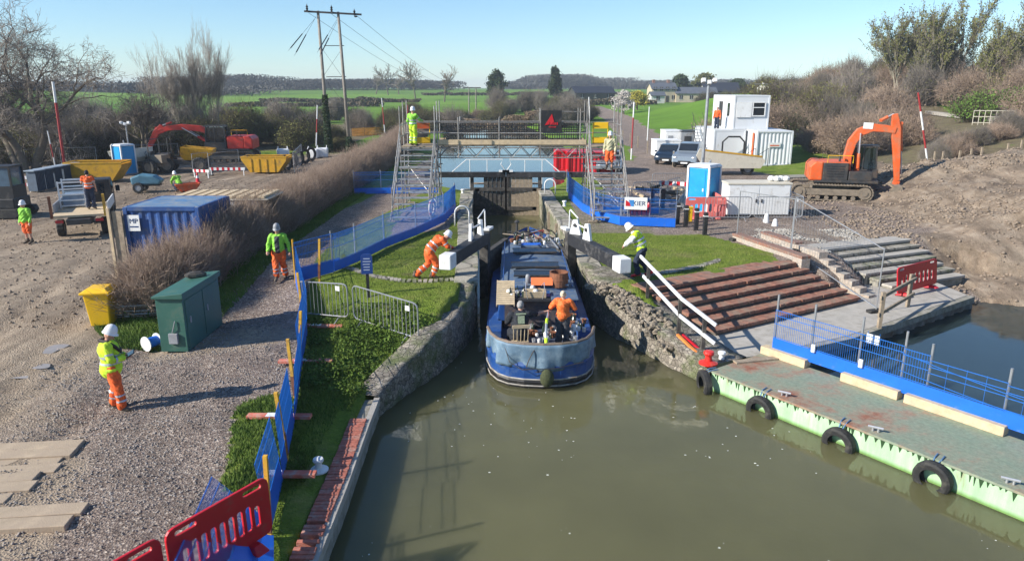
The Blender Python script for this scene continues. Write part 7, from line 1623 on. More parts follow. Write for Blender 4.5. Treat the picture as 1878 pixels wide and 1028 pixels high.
# loose stones
def stones(name, label, x, y, rng, s0, s1, ml):
    n = len(x); z = G(x, y); s = rng.uniform(0, 1, n)**2.5*(s1-s0)+s0; o = np.array([(1,0,0),(0,1,0),(-1,0,0),(0,-1,0),(0,0,.7),(0,0,-.5)])[None]*rng.uniform(.6, 1.3, (n,6,1)); a = rng.uniform(0, 6.28, n); ca, sa = np.cos(a)[:,None], np.sin(a)[:,None]
    vx = o[:,:,0]*ca-o[:,:,1]*sa; vy = o[:,:,0]*sa+o[:,:,1]*ca; vs = np.stack([x[:,None]+vx*s[:,None], y[:,None]+vy*s[:,None]*.8, z[:,None]+o[:,:,2]*s[:,None]+s[:,None]*.2], -1).reshape(-1, 3)
    f = np.array([(0,1,4),(1,2,4),(2,3,4),(3,0,4),(1,0,5),(2,1,5),(3,2,5),(0,3,5)])[None]+(np.arange(n)*6)[:,None,None]; return tag(npobj(name, vs, f.reshape(-1, 3), ml), label, 'stones', kind='stuff')
M_pebble = twigmat('pebble', (.2,.17,.15), (.42,.38,.34))
x, y, rng = scatter(42000, -12, -3.6, 8, 19, lambda x, y: GRAVEL(x, y)*(.25+.75*(vn(x, y, 1.1, 77) > -.05)), 11); stones('loose_stones', 'loose gravel stones scattered over the foreground track', x, y, rng, .008, .034, M_pebble)
x, y, rng = scatter(36000, 13, 34, 22, 46, lambda x, y: MUD(x, y)*(.2+.8*(vn(x, y, 2.5, 78) > 0)), 12); stones('clods', 'clods of dug earth on the spoil heap', x, y, rng, .012, .11, mat('clod', (.27,.21,.155), .95, 0, .35, 1.5))
x, y, rng = scatter(9000, 9, 14, 24.5, 29, lambda x, y: (vn(x, y, 1.2, 79) > 0)*(sdp(x, y, WATER) > 1)*1., 13); stones('rubble', 'pale rubble stones behind the grey steps', x, y, rng, .02, .09, twigmat('pale_stone', (.35,.32,.28), (.55,.52,.46)))
rng = np.random.default_rng(21); n = 320; x = rng.uniform(-2.4, 8, n); y = rng.uniform(7.5, 18, n); m = (sdp(x, y, WATER) < -.25) & ((x-4.8)*pn.x+(y-15.9)*pn.y < -.35) & (vn(x, y, 2.2, 9, 3) > -.05); x, y = x[m], y[m]
c = np.stack([x, y, x*0+.006], 1); a = rng.uniform(0, 6.28, len(x)); s = rng.uniform(.006, .03, len(x)); vv = np.stack([c+np.stack([np.cos(a+q)*s*(1 if q % 2 < 1 else .5), np.sin(a+q)*s*.7, 0*s], 1) for q in (0, 1.3, 2.9, 4.4)], 1).reshape(-1, 3); tag(npobj('floating_flecks', vv, np.arange(4*len(x)).reshape(-1, 4), twigmat('fleck', (.55,.55,.48), (.75,.75,.68), .6)), 'pale flecks of scum floating on the canal water', 'scum', kind='stuff')
for px, py, sx_, sy_ in ((100,640,.2,.42),(40,690,.42,.16),(78,672,.16,.2)):
    p_ = og(px, py, .8); k_ = [(p_.x+sx_*math.cos(q_)*(1+.25*math.sin(3*q_+px)), p_.y+sy_*math.sin(q_)*(1+.2*math.cos(2*q_)), p_.z+.012) for q_ in [2*math.pi*i/28 for i in range(28)]]; mb = MB(); mb.add(k_, [tuple(range(28))]); tag(mb.build('puddle', mat('puddle_water', (.36,.31,.26), .2, 0, .2, 2, bst=0)), kind='structure')  # pale base colour stands in for the sky reflected in the puddles
x, y, rng = scatter(9000, -30, -11, 18, 50, lambda x, y: np.ones_like(x), 14); stones('loose_stones', 'stones and clods strewn over the muddy left yard', x, y, rng, .02, .08, MATS['clod'])
# ------------------------------------------------------------------ telegraph poles, buildings, railway ledge
YT = 70.0
t = thing('telegraph_pole_pair', 'tall H shaped pair of wooden telegraph poles beyond the hedge', 'telegraph pole', (0,0,0))
pL0, pL1, pR0, pR1 = onf(603,268,YT), atd(583,20,YT), onf(641,266,YT), atd(620,22,YT)
for a, b in ((pL0,pL1),(pR0,pR1)): mb = MB(); mb.bar(a, b, .17, .12, 12); mb.build('pole', mat('pole_wood', (.27,.24,.2), .85, 0, .25, 2, .2), t, smooth=True)
ca, cb_ = atd(558,21,YT-.2), atd(663,27,YT-.2)
mb = MB(); mb.beam(ca, cb_, .14, .16); mb.build('crossarm', M_black, t)
for px, py in ((563,16),(608,18),(650,25)):
    c = atd(px, py, YT-.3); mb = MB(); mb.lathe([(0,-.2),(.12,-.15),(.07,-.08),(.13,0),(.07,.08),(.12,.18),(.05,.28),(0,.45)], c, 10); mb.build('insulator', M_black, t); mb = MB(); mb.lathe([(0,-.05),(.17,0),(.1,.1),(0,.12)], c+V((.1,0,-.3)), 10); mb.build('insulator', M_black, t)
for py in (84,141,197): mb = MB(); a = atd(588+py*.075, py, YT); b = atd(625+py*.07, py, YT); mb.bar(a, b, .035); mb.build('cross_tie', M_steel, t)
for (a, b) in (((591,90),(627,140)),((627,90),(593,140)),((597,145),(632,192))): mb = MB(); mb.bar(atd(*a,YT), atd(*b,YT), .014, n=4); mb.build('brace_wire', M_steel, t)
for (a, b) in (((580,30),(560,66)),((577,35),(553,64)),((618,40),(602,72)),((618,36),(600,66))):
    A_ = atd(*a, YT); B_ = atd(*b, YT-4); k = B_-A_; mb = MB(); mb.bar(A_, A_+k*1.9, .012, n=4); mb.build('stay_wire', M_steel, t); mb = MB(); mb.bar(A_+k*.95, A_+k*1.45 if False else A_+k*1.75, .05); mb.build('stay_insulator', M_black, t)
F2 = onf(869,215,170)
t2 = thing('telegraph_pole_pair', 'small distant pair of telegraph poles behind the footbridge', 'telegraph pole', (0,0,0))
for px in (860,873): a = onf(px,215,170); b = atd(px,160,170); mb = MB(); mb.bar(a, b, .15, .12, 8); mb.build('pole', MATS['pole_wood'], t2)
mb = MB(); mb.beam(atd(852,161,170), atd(882,161,170), .2, .2); mb.build('crossarm', M_steel, t2)
for k, (a, b) in enumerate((((566,24),(854,160)),((608,26),(867,160)),((654,29),(880,160)))):
    A_ = atd(*a, YT); B_ = atd(*b, 170); mb = MB(); pts = [A_+(B_-A_)*i/24-V((0,0,2.2*math.sin(math.pi*i/24))) for i in range(25)]; mb.tube(pts, .016, 4); tag(mb.build('overhead_wire', M_steel), 'thin sagging overhead wire, '+['left','middle','right'][k]+' of the three between the pole pairs', 'wire')
for (px, y0, y1, y) in ((1225,178,200,0),):
    pass
# ivy on the left pole
rng = np.random.default_rng(3); n = 5000; u = rng.uniform(0, 1, n)**1.3; c = np.array(pL0)+(np.array(pL1)-np.array(pL0))*(u*.42)[:,None]; a = rng.uniform(0, 6.28, n); r_ = (.2+.2*(1-u)+.12*vn(u*30, a, 1, 5)); c[:,0] += np.cos(a)*r_; c[:,1] += np.sin(a)*r_
npobj('ivy', *quads(c, .075, rng), M_ivy, t)
c = np.array(pR0)+(np.array(pR1)-np.array(pR0))*(u[:1500]*.12)[:,None]; c[:,0] += np.cos(a[:1500])*r_[:1500]; c[:,1] += np.sin(a[:1500])*r_[:1500]; npobj('ivy', *quads(c, .075, rng), M_ivy, t)
def house(loc, rz, L, W, H, RH, mw, mr, label, name='farmhouse', nwin=4, storeys=2, chim=2, cat='house'):
    t = thing(name, label, cat, loc, rz)
    mb = MB(); mb.prism([(-W/2,-.5),(W/2,-.5),(W/2,H),(0,H+RH),(-W/2,H)], -L/2, L/2, 'x'); mb.build('wall', mw, t)
    mb = MB()
    for s in (-1, 1): mb.add([(-L/2-.3,s*(W/2+.35),H-.25),(L/2+.3,s*(W/2+.35),H-.25),(L/2+.3,0,H+RH+.06),(-L/2-.3,0,H+RH+.06),(-L/2-.3,s*(W/2+.35),H-.05),(L/2+.3,s*(W/2+.35),H-.05),(L/2+.3,0,H+RH+.26),(-L/2-.3,0,H+RH+.26)], [(0,1,2,3),(4,5,6,7),(0,1,5,4),(1,2,6,5),(3,0,4,7)])
    rf = mb.build('roof', mr, t)
    for k in range(chim): mb = MB(); mb.box((-L*.35+L*.6*k,0,H+RH+.5),(.8,.6,1.3)); mb.build('chimney', M_brick, rf)
    for st_ in range(storeys):
        for k in range(nwin):
            x = -L/2+L*(k+.5)/nwin
            if st_ == 0 and k == nwin//2 and chim: mb = MB(); mb.box((x,-W/2-.03,1.0),(1.0,.08,2.0)); mb.build('door', M_darkwood, t); continue
            mb = MB(); mb.box((x,-W/2-.03,1.5+2.6*st_),(1.0,.06,1.2)); w_ = mb.build('window', M_glass, t); mb = MB(); mb.box((x,-W/2-.05,.86+2.6*st_),(1.2,.12,.08)); mb.box((x,-W/2-.075,1.5+2.6*st_),(.06,.03,1.2)); mb.build('window_frame', M_white, w_)
    return t
M_hwall = mat('house_wall', (.5,.42,.3), .9, 0, .12, .6); M_slate = mat('slate_roof', (.11,.12,.14), .6, 0, .2, 1); M_rend = mat('render_white', (.62,.6,.55), .9)
house(onf(1212,195,235), .12, 8.0, 5.5, 4.2, 1.6, M_hwall, M_slate, 'pale stone farmhouse with grey roof beyond the green field'); house(onf(1203,203,225), .1, 4.2, 3, 2.4, .8, M_rend, M_slate, 'small white outbuilding in front of the pale farmhouse', 'outbuilding', 1, 1, 0)
house(onf(1272,193,235), .0, 13, 6, 2.8, 1.6, M_hwall, M_slate, 'long low farm building right of the farmhouse', 'farm_building', 4, 1, 0); house(onf(1318,188,240), -.1, 11, 8, 3.2, 2.6, M_rend, mat('dark_roof', (.025,.03,.045), .6), 'dark roofed farm building behind the raised cabin', 'farm_building', 3, 1, 0)
house(onf(1084,182,250), .25, 14, 8, 2.6, 1.8, M_steel, MATS['dark_roof'], 'dark corrugated barn among trees right of the narrow evergreen', 'barn', 3, 1, 0, 'barn')
b_ = onf(1426,178,118); t = thing('field_shelter', 'open fronted white and dark field shelter on the green rise', 'barn', b_, .12)
mb = MB(); mb.prism([(-2.0,-.5),(2.0,-.5),(2.0,1.3),(0,2.1),(-2.0,1.5)], -2.7, -2.6, 'x'); mb.prism([(-2.0,-.5),(2.0,-.5),(2.0,1.3),(0,2.1),(-2.0,1.5)], 2.6, 2.7, 'x'); mb.build('end_wall', M_rend, t)
mb = MB(); mb.box((0,1.95,.6),(5.2,.1,1.8)); mb.build('back_wall', M_darkwood, t); mb = MB(); mb.beam((-3.0,-1.15,1.85),(3.0,-1.15,1.85),2.7,.12); mb.beam((-3.0,1.1,1.9),(3.0,1.1,1.9),2.3,.12); mb.build('roof', M_slate, t)
for k in range(4): mb = MB(); mb.box((-2.6+1.73*k,-2.0,.6),(.14,.14,1.7)); mb.build('post', M_wood, t)
mb = MB(); mb.box((-1.7,-1.9,.4),(1.6,.06,1.2)); mb.build('boarding', M_rend, t)
b_ = onf(1533,152,125); t = thing('trailer', 'small teal trailer on the skyline behind the shrubs', 'trailer', b_, .2); mb = MB(); mb.box((0,0,1.3),(2.6,1.6,1.5)); mb.build('body', mat('teal', (.04,.2,.2), .5), t, bevel=.05)
for s in (-1, 1): wheel(t, 'wheel', (s*.6,-.8,.35), .35, .2)
for i, (px, py, lb) in enumerate([(1852,130,'teal cabin high on the right hillside'),(1882,138,'brown cabin beside the teal one at the right edge')]):
    b_ = onf(px,py,84); t = thing('hill_cabin', lb, 'cabin', (b_.x,b_.y,b_.z), -.5); m_ = MATS['teal'] if i == 0 else M_rust; mb = MB(); mb.box((0,0,.9),(2.6,2.2,2.6)); mb.build('wall', m_, t); mb = MB(); mb.box((0,0,2.25),(2.9,2.5,.12)); mb.build('roof', M_steel, t); mb = MB(); mb.box((-.6,-1.12,1.1),(.7,.05,.8)); w_ = mb.build('window', M_glass, t); mb = MB(); mb.box((-.6,-1.16,.68),(.8,.05,.06)); mb.build('sill', M_white, w_)
    for s in (-1, 1): mb = MB(); mb.box((s*1.0,-1.0,-1.2),(.15,.15,2.2)); mb.build('leg', M_wood, t)
# railway ledge kerb, posts, railing
t = thing('railway_kerb', 'pale concrete edging running along the bank above the spoil heap', 'kerb')
pts = [onf(1700,210,88), onf(1740,218,78), onf(1800,226,68), onf(1884,240,58)]
mb = MB()
for i in range(3): mb.beam(pts[i]+V((0,0,.25)), pts[i+1]+V((0,0,.25)), .5, .35)
mb.build('kerb', M_conc, t); mb = MB()
for i in range(3): mb.beam(pts[i]+V((.6,-1.2,-.3)), pts[i+1]+V((.6,-1.2,-.3)), .2, 1.0)
mb.build('dark_face', M_darkwood, t)
for i, (px, py) in enumerate([(1716,275),(1733,262),(1762,272),(1782,276),(1800,281),(1845,292),(1868,296)]):
    b_ = onf(px,py,47-i*.7); t = thing('fence_post', 'pale timber fence post on the green bank, number '+str(i+1)+' of the row' if False else 'pale timber fence post in the row along the green bank above the heap', 'post', b_, 0, 'fence posts on the right bank'); mb = MB(); mb.box((0,0,.45),(.09,.09,1.1)); mb.build('post', M_wood, t)
b_ = onf(1822,214,62); t = thing('steel_railing', 'pale steel railing on the hillside above the railway ledge', 'railing', b_, -.3)
for z in (.2,.7,1.2): mb = MB(); mb.bar((-1.5,0,z),(1.5,0,z),.035); mb.build('rail', M_cream, t)
for k in range(8): mb = MB(); mb.bar((-1.5+.428*k,0,0),(-1.5+.428*k,0,1.2),.025); mb.build('bar', M_cream, t)
# field fence and orange netting
for i in range(9):
    b_ = onf(1128+14*i if i < 4 else 1140+12*i, 245+4*i if i < 4 else 262+3*(i-4), 88-5*i if i < 4 else 78-3*i)
    t = thing('fence_post', 'thin timber field fence post beside the lane', 'post', b_, 0, 'field fence posts beside the lane'); mb = MB(); mb.box((0,0,.55),(.1,.1,1.2)); mb.build('post', M_wood, t)
a, b = onf(645,248,92), onf(735,238,98)
M_net = mat('orange_net', (.8,.35,.05), .6); t = thing('safety_netting', 'orange plastic safety netting beyond the telegraph poles', 'netting', a, dirang(a, b)); L = (b-a).xy.length; mb = MB()
for k in range(int(L/.1)): mb.beam((.1*k,0,0),(.1*k,.0,1.0+.05*math.sin(k*.4)),.05,.02,(0,1,0))
for z in (.1,.4,.7,.98): mb.beam((0,0,z),(L,0,z),.05,.06)
mb.build('net', M_net, t)
for k in range(5): mb = MB(); mb.bar((L*k/4,0,0),(L*k/4,0,1.2),.03); mb.build('stake', M_steel, t)
# ------------------------------------------------------------------ people
def remeshed(mb, name, m_, parent, vox, smooth=True, disp=0, dsc=.06):
    o = mb.build(name, m_, None); r = o.modifiers.new('r', 'REMESH'); r.mode = 'VOXEL'; r.voxel_size = vox
    s_ = o.modifiers.new('s', 'SMOOTH'); s_.iterations = 3; s_.factor = .5
    bpy.context.view_layer.update(); me = bpy.data.meshes.new_from_object(o.evaluated_get(bpy.context.evaluated_depsgraph_get()))
    old = o.data; o.modifiers.clear(); o.data = me; bpy.data.meshes.remove(old); me.name = name
    n = len(me.vertices); co = np.empty(n*3, np.float32); me.vertices.foreach_get('co', co); co = co.reshape(-1, 3)
    if disp:
        no = np.empty(n*3, np.float32); me.vertices.foreach_get('normal', no); no = no.reshape(-1, 3); d = vn(co[:,0]+co[:,2]*.8, co[:,1]+co[:,2]*.6, dsc, 5, 3)*disp; co += no*d[:,None]; me.vertices.foreach_set('co', co.ravel())
    me.polygons.foreach_set('use_smooth', np.ones(len(me.polygons), bool)); me.materials.clear(); me.materials.append(m_); o.parent = parent; return o
BASE = dict(pelvis=(0,0,.96), waist=(0,.01,1.1), chest=(0,0,1.32), neck=(0,0,1.48), head=(0,.03,1.63), shL=(-.18,0,1.42), shR=(.18,0,1.42), elL=(-.25,-.02,1.14), elR=(.25,-.02,1.14), wrL=(-.26,.08,.9), wrR=(.26,.08,.9), hipL=(-.09,0,.92), hipR=(.09,0,.92), knL=(-.1,.02,.5), knR=(.1,.02,.5), anL=(-.11,-.02,.09), anR=(.11,-.02,.09), toeL=(-.14,.16,.035), toeR=(.14,.16,.035), face=(0,1,0), upv=(0,0,1))
def person(label, loc, rz, J, top, legs, hat=None, hair=None, sleeves=1, bands=False, coat=0., vest=None, boots=M_boot, bulk=1., pants_to=1., group=None, hm=None, legbands=True, gloves=None):
    P_ = {k: V(v) for k, v in {**BASE, **J}.items()}; t = thing('person', label, 'person', loc, rz, group)
    g = lambda k: P_[k]; mb = MB(); B = bulk
    mb.sph(g('pelvis'), (.155*B,.11*B,.13), 12); mb.cap(g('pelvis'), g('waist'), .125*B, .12*B); mb.cap(g('waist'), g('chest'), .125*B, .14*B)
    for s in 'LR':
        mb.cap(g('chest')+(g('sh'+s)-g('chest'))*.45, g('sh'+s), .105, .065); mb.cap(g('sh'+s), g('el'+s), .05*B, .04); mb.cap(g('el'+s), g('wr'+s), .04, .027)
        mb.cap(g('hip'+s), g('kn'+s), .088*B, .058); mb.cap(g('kn'+s), g('an'+s), .055, .038); mb.cap(g('an'+s), g('toe'+s), .045, .035)
        # hand: palm, four fingers, thumb
        d = (g('wr'+s)-g('el'+s)).normalized(); sd_ = -1 if s == 'L' else 1; lat = d.cross(V((0,0,1))); lat = lat.normalized() if lat.length > .15 else V((1,0,0)); nn = lat.cross(d).normalized(); p = g('wr'+s)+d*.05
        mb.cap(g('wr'+s), p+d*.02, .026, .03); mb.cap(p-lat*.022, p+lat*.022, .02, .02)
        for f in range(4): q = p+lat*(-.03+.02*f)+d*.03; L = (.03,.036,.034,.026)[f]; q2 = q+d*L-nn*.008; q3 = q2+d*L*.5-nn*L*.8; mb.cap(q, q2, .0095, .0085, 6); mb.cap(q2, q3, .0085, .0075, 6)
        q = p-lat*.03*sd_-d*.01; q2 = q-lat*.026*sd_+d*.025; mb.cap(q, q2, .012, .01, 6); mb.cap(q2, q2+d*.028-nn*.01, .01, .008, 6)
    h = g('head'); f = V(P_['face']).normalized(); u = V(P_['upv']); r_ = f.cross(u).normalized(); u = r_.cross(f).normalized()
    Mh = Matrix((r_, f, u)).transposed()
    mb.cap(g('neck')-V((0,0,.03)), h-u*.06, .06, .055); mb.sph(h, (.076,.095,.112), 14, Mh); mb.sph(h-u*.055+f*.022, (.056,.07,.058), 12, Mh)
    mb.cap(h+f*.092+u*.01, h+f*.112-u*.018, .011, .015, 6); mb.cap(h+f*.09-u*.052-r_*.015, h+f*.09-u*.052+r_*.015, .009, .009, 6)
    for s in (-1, 1): mb.sph(h+r_*.078*s-f*.005-u*.005, (.014,.024,.032), 8, Mh)
    remeshed(mb, 'body', M_skin, t, .0075)
    for s in (-1, 1): e = MB(); e.sph(h+r_*.03*s+f*.084+u*.015, .012, 8); e.build('eye', M_darkcloth, t)
    # trousers
    mb = MB(); mb.sph(g('pelvis'), (.175*B,.135*B,.15), 12); mb.cap(g('pelvis'), g('waist'), .145*B, .138*B)
    for s in 'LR': k2 = g('kn'+s)+(g('an'+s)-g('kn'+s))*.86*pants_to; mb.cap(g('hip'+s), g('kn'+s), .125*B, .098); mb.cap(g('kn'+s), k2, .096, .092)
    tr = remeshed(mb, 'trousers', legs, t, .014, disp=.034, dsc=.09)
    # top
    mb = MB(); wv = g('waist')+(g('pelvis')-g('waist'))*(.55+coat); mb.cap(g('waist'), g('chest'), .158*B, .168*B, 14); mb.cap(wv, g('waist'), (.168+.03*coat)*B, .158*B, 14); mb.sph(wv, ((.2+.02*coat)*B,(.15+.02*coat)*B,.1), 14)
    mb.cap(g('chest'), g('neck')-V((0,0,.03)), .15, .075)
    for s in 'LR':
        mb.cap(g('chest')+(g('sh'+s)-g('chest'))*.45, g('sh'+s), .13, .092); e = g('el'+s); w_ = g('wr'+s)
        if sleeves >= 1: mb.cap(g('sh'+s), e, .086*B, .068); mb.cap(e, e+(w_-e)*.9, .066, .052)
        elif sleeves > 0: mb.cap(g('sh'+s), g('sh'+s)+(e-g('sh'+s))*sleeves*1.6, .08*B, .078)
    tp = remeshed(mb, 'jacket' if sleeves >= 1 else 'shirt', top, t, .014, disp=.034, dsc=.09)
    def ring(a, b, fr, rr_, w_, nm_='reflective_band', par=None, m_=M_refl):
        c = a+(b-a)*fr; d = (b-a).normalized(); mb = MB(); mb.bar(c-d*w_/2, c+d*w_/2, rr_, n=16, caps=False); o_ = mb.build(nm_, m_, par); s_ = o_.modifiers.new('s', 'SOLIDIFY'); s_.thickness = .012; s_.offset = 1
    def hug(par, test, nm_='reflective_band', m_=M_refl, off_=.006):
        "strip lifted off the garment surface where test(x,y,z) holds"
        me = par.data; vv = np.array([v.co[:] for v in me.vertices]); nn_ = np.array([v.normal[:] for v in me.vertices]); keep = test(vv)
        fs = [tuple(p.vertices) for p in me.polygons if all(keep[i] for i in p.vertices)]
        if len(fs) < 3: return
        used = sorted({i for f_ in fs for i in f_}); mp = {i: k for k, i in enumerate(used)}
        m2 = bpy.data.meshes.new(nm_); m2.from_pydata([tuple(vv[i]+nn_[i]*off_) for i in used], [], [tuple(mp[i] for i in f_) for f_ in fs]); m2.materials.append(m_); m2.polygons.foreach_set('use_smooth', [True]*len(fs)); o_ = bpy.data.objects.new(nm_, m2); COL.objects.link(o_); o_.parent = par
    def axisband(a, b, fr, w_, rad):
        a = np.array(a); b = np.array(b); d = b-a; L = np.linalg.norm(d); d = d/L
        def T(vv): k = (vv-a)@d; q = (vv-a)-k[:,None]*d; return (np.abs(k-fr*L) < w_/2) & (np.linalg.norm(q, axis=1) < rad)
        return T
    if bands:
        ax_a, ax_b = g('waist')+(g('pelvis')-g('waist'))*1.0, g('chest')
        hug(tp, axisband(ax_a, ax_b, .25, .06, .27*B)); hug(tp, axisband(ax_a, ax_b, .62, .06, .23*B))
        for s in 'LR': hug(tp, axisband(g('el'+s), g('wr'+s), .35, .055, .1)); hug(tp, axisband(g('sh'+s), g('el'+s), .6, .05, .11))
    if legbands:
        for s in 'LR': hug(tr, axisband(g('kn'+s), g('an'+s), .3, .055, .12)); hug(tr, axisband(g('kn'+s), g('an'+s), .6, .055, .12))
    if vest: hug(tp, lambda vv: (np.abs(vv[:,0]) < .075) & (vv[:,1] > 0) & (vv[:,2] < g('chest').z+.12) & (vv[:,2] > g('pelvis').z-.1), 'shirt_front', vest, .008)
    for s in 'LR':
        mb = MB(); a, b = g('an'+s), g('toe'+s); mb.cap(a+V((0,0,.1)), a, .06, .058); mb.cap(a-(b-a)*.25, b, .052, .045); mb.build('boot', boots, t, smooth=True)
    if hat:
        mb = MB(); vs_ = []; c = h+u*.03; prof = [(1.35,-.02),(1.3,.0),(1.12,.012),(1.1,.05),(1.0,.1),(.78,.145),(.42,.172),(.0,.18)]
        n = 20
        for (q, z) in prof:
            for j in range(n): a = 2*math.pi*j/n; br = (1.12 if (math.sin(a) > .3 and q > 1.15) else 1) if q > 1.15 else 1; vs_.append(c+r_*math.cos(a)*.094*q*(1 if q < 1.2 else .93)+f*math.sin(a)*.112*q*br*(1 if q < 1.2 else .96)+u*z)
        m_ = len(prof); mb.add(vs_, [(i*n+j, i*n+(j+1) % n, (i+1)*n+(j+1) % n, (i+1)*n+j) for i in range(m_-1) for j in range(n)]); ho = mb.build('helmet', hat, t, smooth=True)
    if hair:
        mb = MB(); mb.sph(h+u*.02-f*.02, (.088,.1,.115), 12, Mh)
        if hair[1] == 'bun': mb.sph(h+u*.08-f*.1, (.045,.045,.045), 8, Mh)
        remeshed(mb, 'hair', hair[0], t, .012, disp=.01, dsc=.03)
    return t, g
st = {}
M_hvl = mat('hivis_lime', (.25,.6,.05), .7, 0, .12, 7, bs=30, bst=.3)
# surveyor in the left foreground, looking down at a tablet
p = V((-8.02,13.25,0)); p.z = gz(p.x, p.y)
t, g = person('person in white helmet and long yellow coat on the gravel track, looking at a tablet', p, R(-62), dict(head=(0,.06,1.62), face=(.1,1,-.45), elL=(-.27,.02,1.16), elR=(.27,.02,1.16), wrL=(-.1,.27,1.12), wrR=(.1,.27,1.12), anR=(.17,.1,.09), knR=(.14,.08,.5), toeR=(.26,.26,.035), anL=(-.13,-.06,.09)), M_hvy, M_hvo, hat=M_hat, bands=True, coat=.75, bulk=1.12)
mb = MB(); mb.tube([(-.14,.0,1.5),(-.15,.12,1.4),(-.06,.2,1.25),(.06,.2,1.25),(.15,.12,1.4),(.14,0,1.5),(0,-.13,1.52)], .035, 8, closed=True); mb.build('life_jacket_collar', mat('harness_black', (.03,.02,.02), .7), t); mb = MB(); mb.tube([(-.13,-.02,1.53),(-.145,.1,1.45)], .04, 8); mb.build('red_lining', M_redplastic, t)
tb = thing('tablet', 'dark tablet held in the hands of the person in the yellow coat', 'tablet', t.matrix_basis @ V((0,.36,1.15)), R(-62)); mb = MB(); mb.box((0,0,0),(.26,.19,.014),rx=.5); mb.build('body', M_black, tb); mb = MB(); mb.box((0,-.004,.009),(.23,.16,.004),rx=.5); mb.build('screen', M_glass, tb)
# man walking up the path towards the camera
p = at(517,526,.95); p.z = gz(p.x, p.y)
M_knit = mat('grey_knit', (.16,.17,.18), .9); M_greybib = mat('dark_bib', (.06,.06,.065), .9)
t, g = person('person in grey cap and open lime jacket walking up the path beside the blue fence', p, R(186), dict(face=(0,1,-.15), knR=(.1,.16,.52), anR=(.1,.12,.14), toeR=(.11,.3,.06), knL=(-.1,-.02,.5), anL=(-.11,-.18,.12), toeL=(-.12,-.02,.035), elL=(-.3,-.03,1.15), elR=(.3,.02,1.15), wrL=(-.34,.07,.92), wrR=(.3,.18,.98)), M_hvl, M_hvo, hat=M_grey, bands=False, vest=M_greybib, bulk=1.1)
# man in orange pushing the left beam, leaning right/north
p = at(768,512,1.42); 
t, g = person('person all in orange leaning hard against the left gate beam', (p.x+.12, p.y+.1, 1.41), R(-68), dict(pelvis=(0,.2,.86), waist=(0,.33,1.0), chest=(0,.52,1.16), neck=(0,.66,1.24), head=(0,.8,1.27), shL=(-.18,.6,1.22), shR=(.18,.6,1.22), elL=(-.24,.74,.98), elR=(.24,.74,1.0), wrL=(-.14,.94,.92), wrR=(.14,.94,.94), hipL=(-.09,.2,.82), hipR=(.09,.2,.82), knL=(-.1,.22,.45), anL=(-.1,-.22,.1), toeL=(-.1,-.08,.035), knR=(.12,.42,.45), anR=(.12,.25,.09), toeR=(.12,.42,.035), face=(0,.8,-.55), upv=(0,.5,.85)), M_hvo, M_hvo, hat=M_hat, bands=True)
# person in yellow pushing the right beam
p = at(1163,506,1.42)
t, g = person('person in yellow vest over white sleeves pushing the right gate beam', (p.x+.24, p.y+.0, 1.41), R(78), dict(pelvis=(0,.02,.9), waist=(0,.1,1.04), chest=(0,.22,1.26), neck=(0,.32,1.4), head=(0,.42,1.5), shL=(-.18,.25,1.34), shR=(.18,.25,1.34), elL=(-.24,.4,1.12), elR=(.24,.4,1.12), wrL=(-.16,.55,.98), wrR=(.16,.55,.98), hipL=(-.09,.02,.88), hipR=(.09,.02,.88), knL=(-.11,.2,.48), anL=(-.11,.12,.09), toeL=(-.12,.3,.035), knR=(.12,.05,.47), anR=(.14,-.25,.1), toeR=(.14,-.1,.035), face=(0,.7,-.6), upv=(0,.5,.85)), M_white, M_navy, hat=M_hat, bands=False, boots=M_redplastic, legbands=False)
mb = MB(); G_ = g; mb.cap(G_('waist')-V((0,.04,.12)), G_('waist'), .185, .178, 14); mb.cap(G_('waist'), G_('chest'), .178, .187, 14); mb.cap(G_('chest'), G_('neck')-V((0,.03,.06)), .17, .09)
for s in 'LR': mb.cap(G_('chest')+(G_('sh'+s)-G_('chest'))*.4, G_('sh'+s)-V((0,0,.0)), .14, .1)
vs_ = remeshed(mb, 'vest', M_hvy, t, .014, disp=.014)
for dz in (0, .17):
    mb = MB(); c = G_('waist')+(G_('chest')-G_('waist'))*(dz*3.2); d_ = (G_('chest')-G_('waist')).normalized(); mb.bar(c-d_*.03, c+d_*.03, .198, n=20, caps=False); mb.build('reflective_band', M_refl, vs_)
mb = MB(); mb.sph(G_('neck')+V((0,.12,.02)), (.05,.03,.07), 8); 
# helmsman seated at the stern, back to the camera
CH = CHAIR.location
M_tee = mat('black_tee', (.02,.023,.03), .9, 0, .3, 6, bst=.2)
t, g = person('grey haired person in a black printed t-shirt seated at the stern beside the tiller', (CH.x+.0, CH.y+.02, CH.z-.02), R(8), dict(pelvis=(0,.0,.55), waist=(0,.02,.7), chest=(.02,.08,.95), neck=(.04,.14,1.12), head=(.05,.2,1.27), shL=(-.2,.08,1.04), shR=(.23,.14,1.05), elL=(-.29,.2,.82), wrL=(-.18,.4,.72), elR=(.5,.3,1.0), wrR=(.74,.36,1.03), hipL=(-.1,.02,.53), hipR=(.1,.02,.53), knL=(-.17,.44,.5), anL=(-.17,.46,.1), toeL=(-.18,.62,.035), knR=(.17,.44,.5), anR=(.2,.5,.1), toeR=(.24,.66,.035), face=(.1,1,-.1)), M_tee, M_darkcloth, hair=(mat('grey_hair', (.32,.31,.3), .9), 'short'), sleeves=.5, bulk=1.32, legbands=False)
mb = MB(); mb.box((0,0,0),(.17,.006,.2)); mb.box((0,0,.15),(.26,.006,.04)); o_ = mb.build('shirt_print', mat('shirt_print', (.3,.36,.24), .9, 0, .5, 30, bst=0), t); o_.location = (.02,-.145,1.0); o_.rotation_euler = (-.22,0,0)
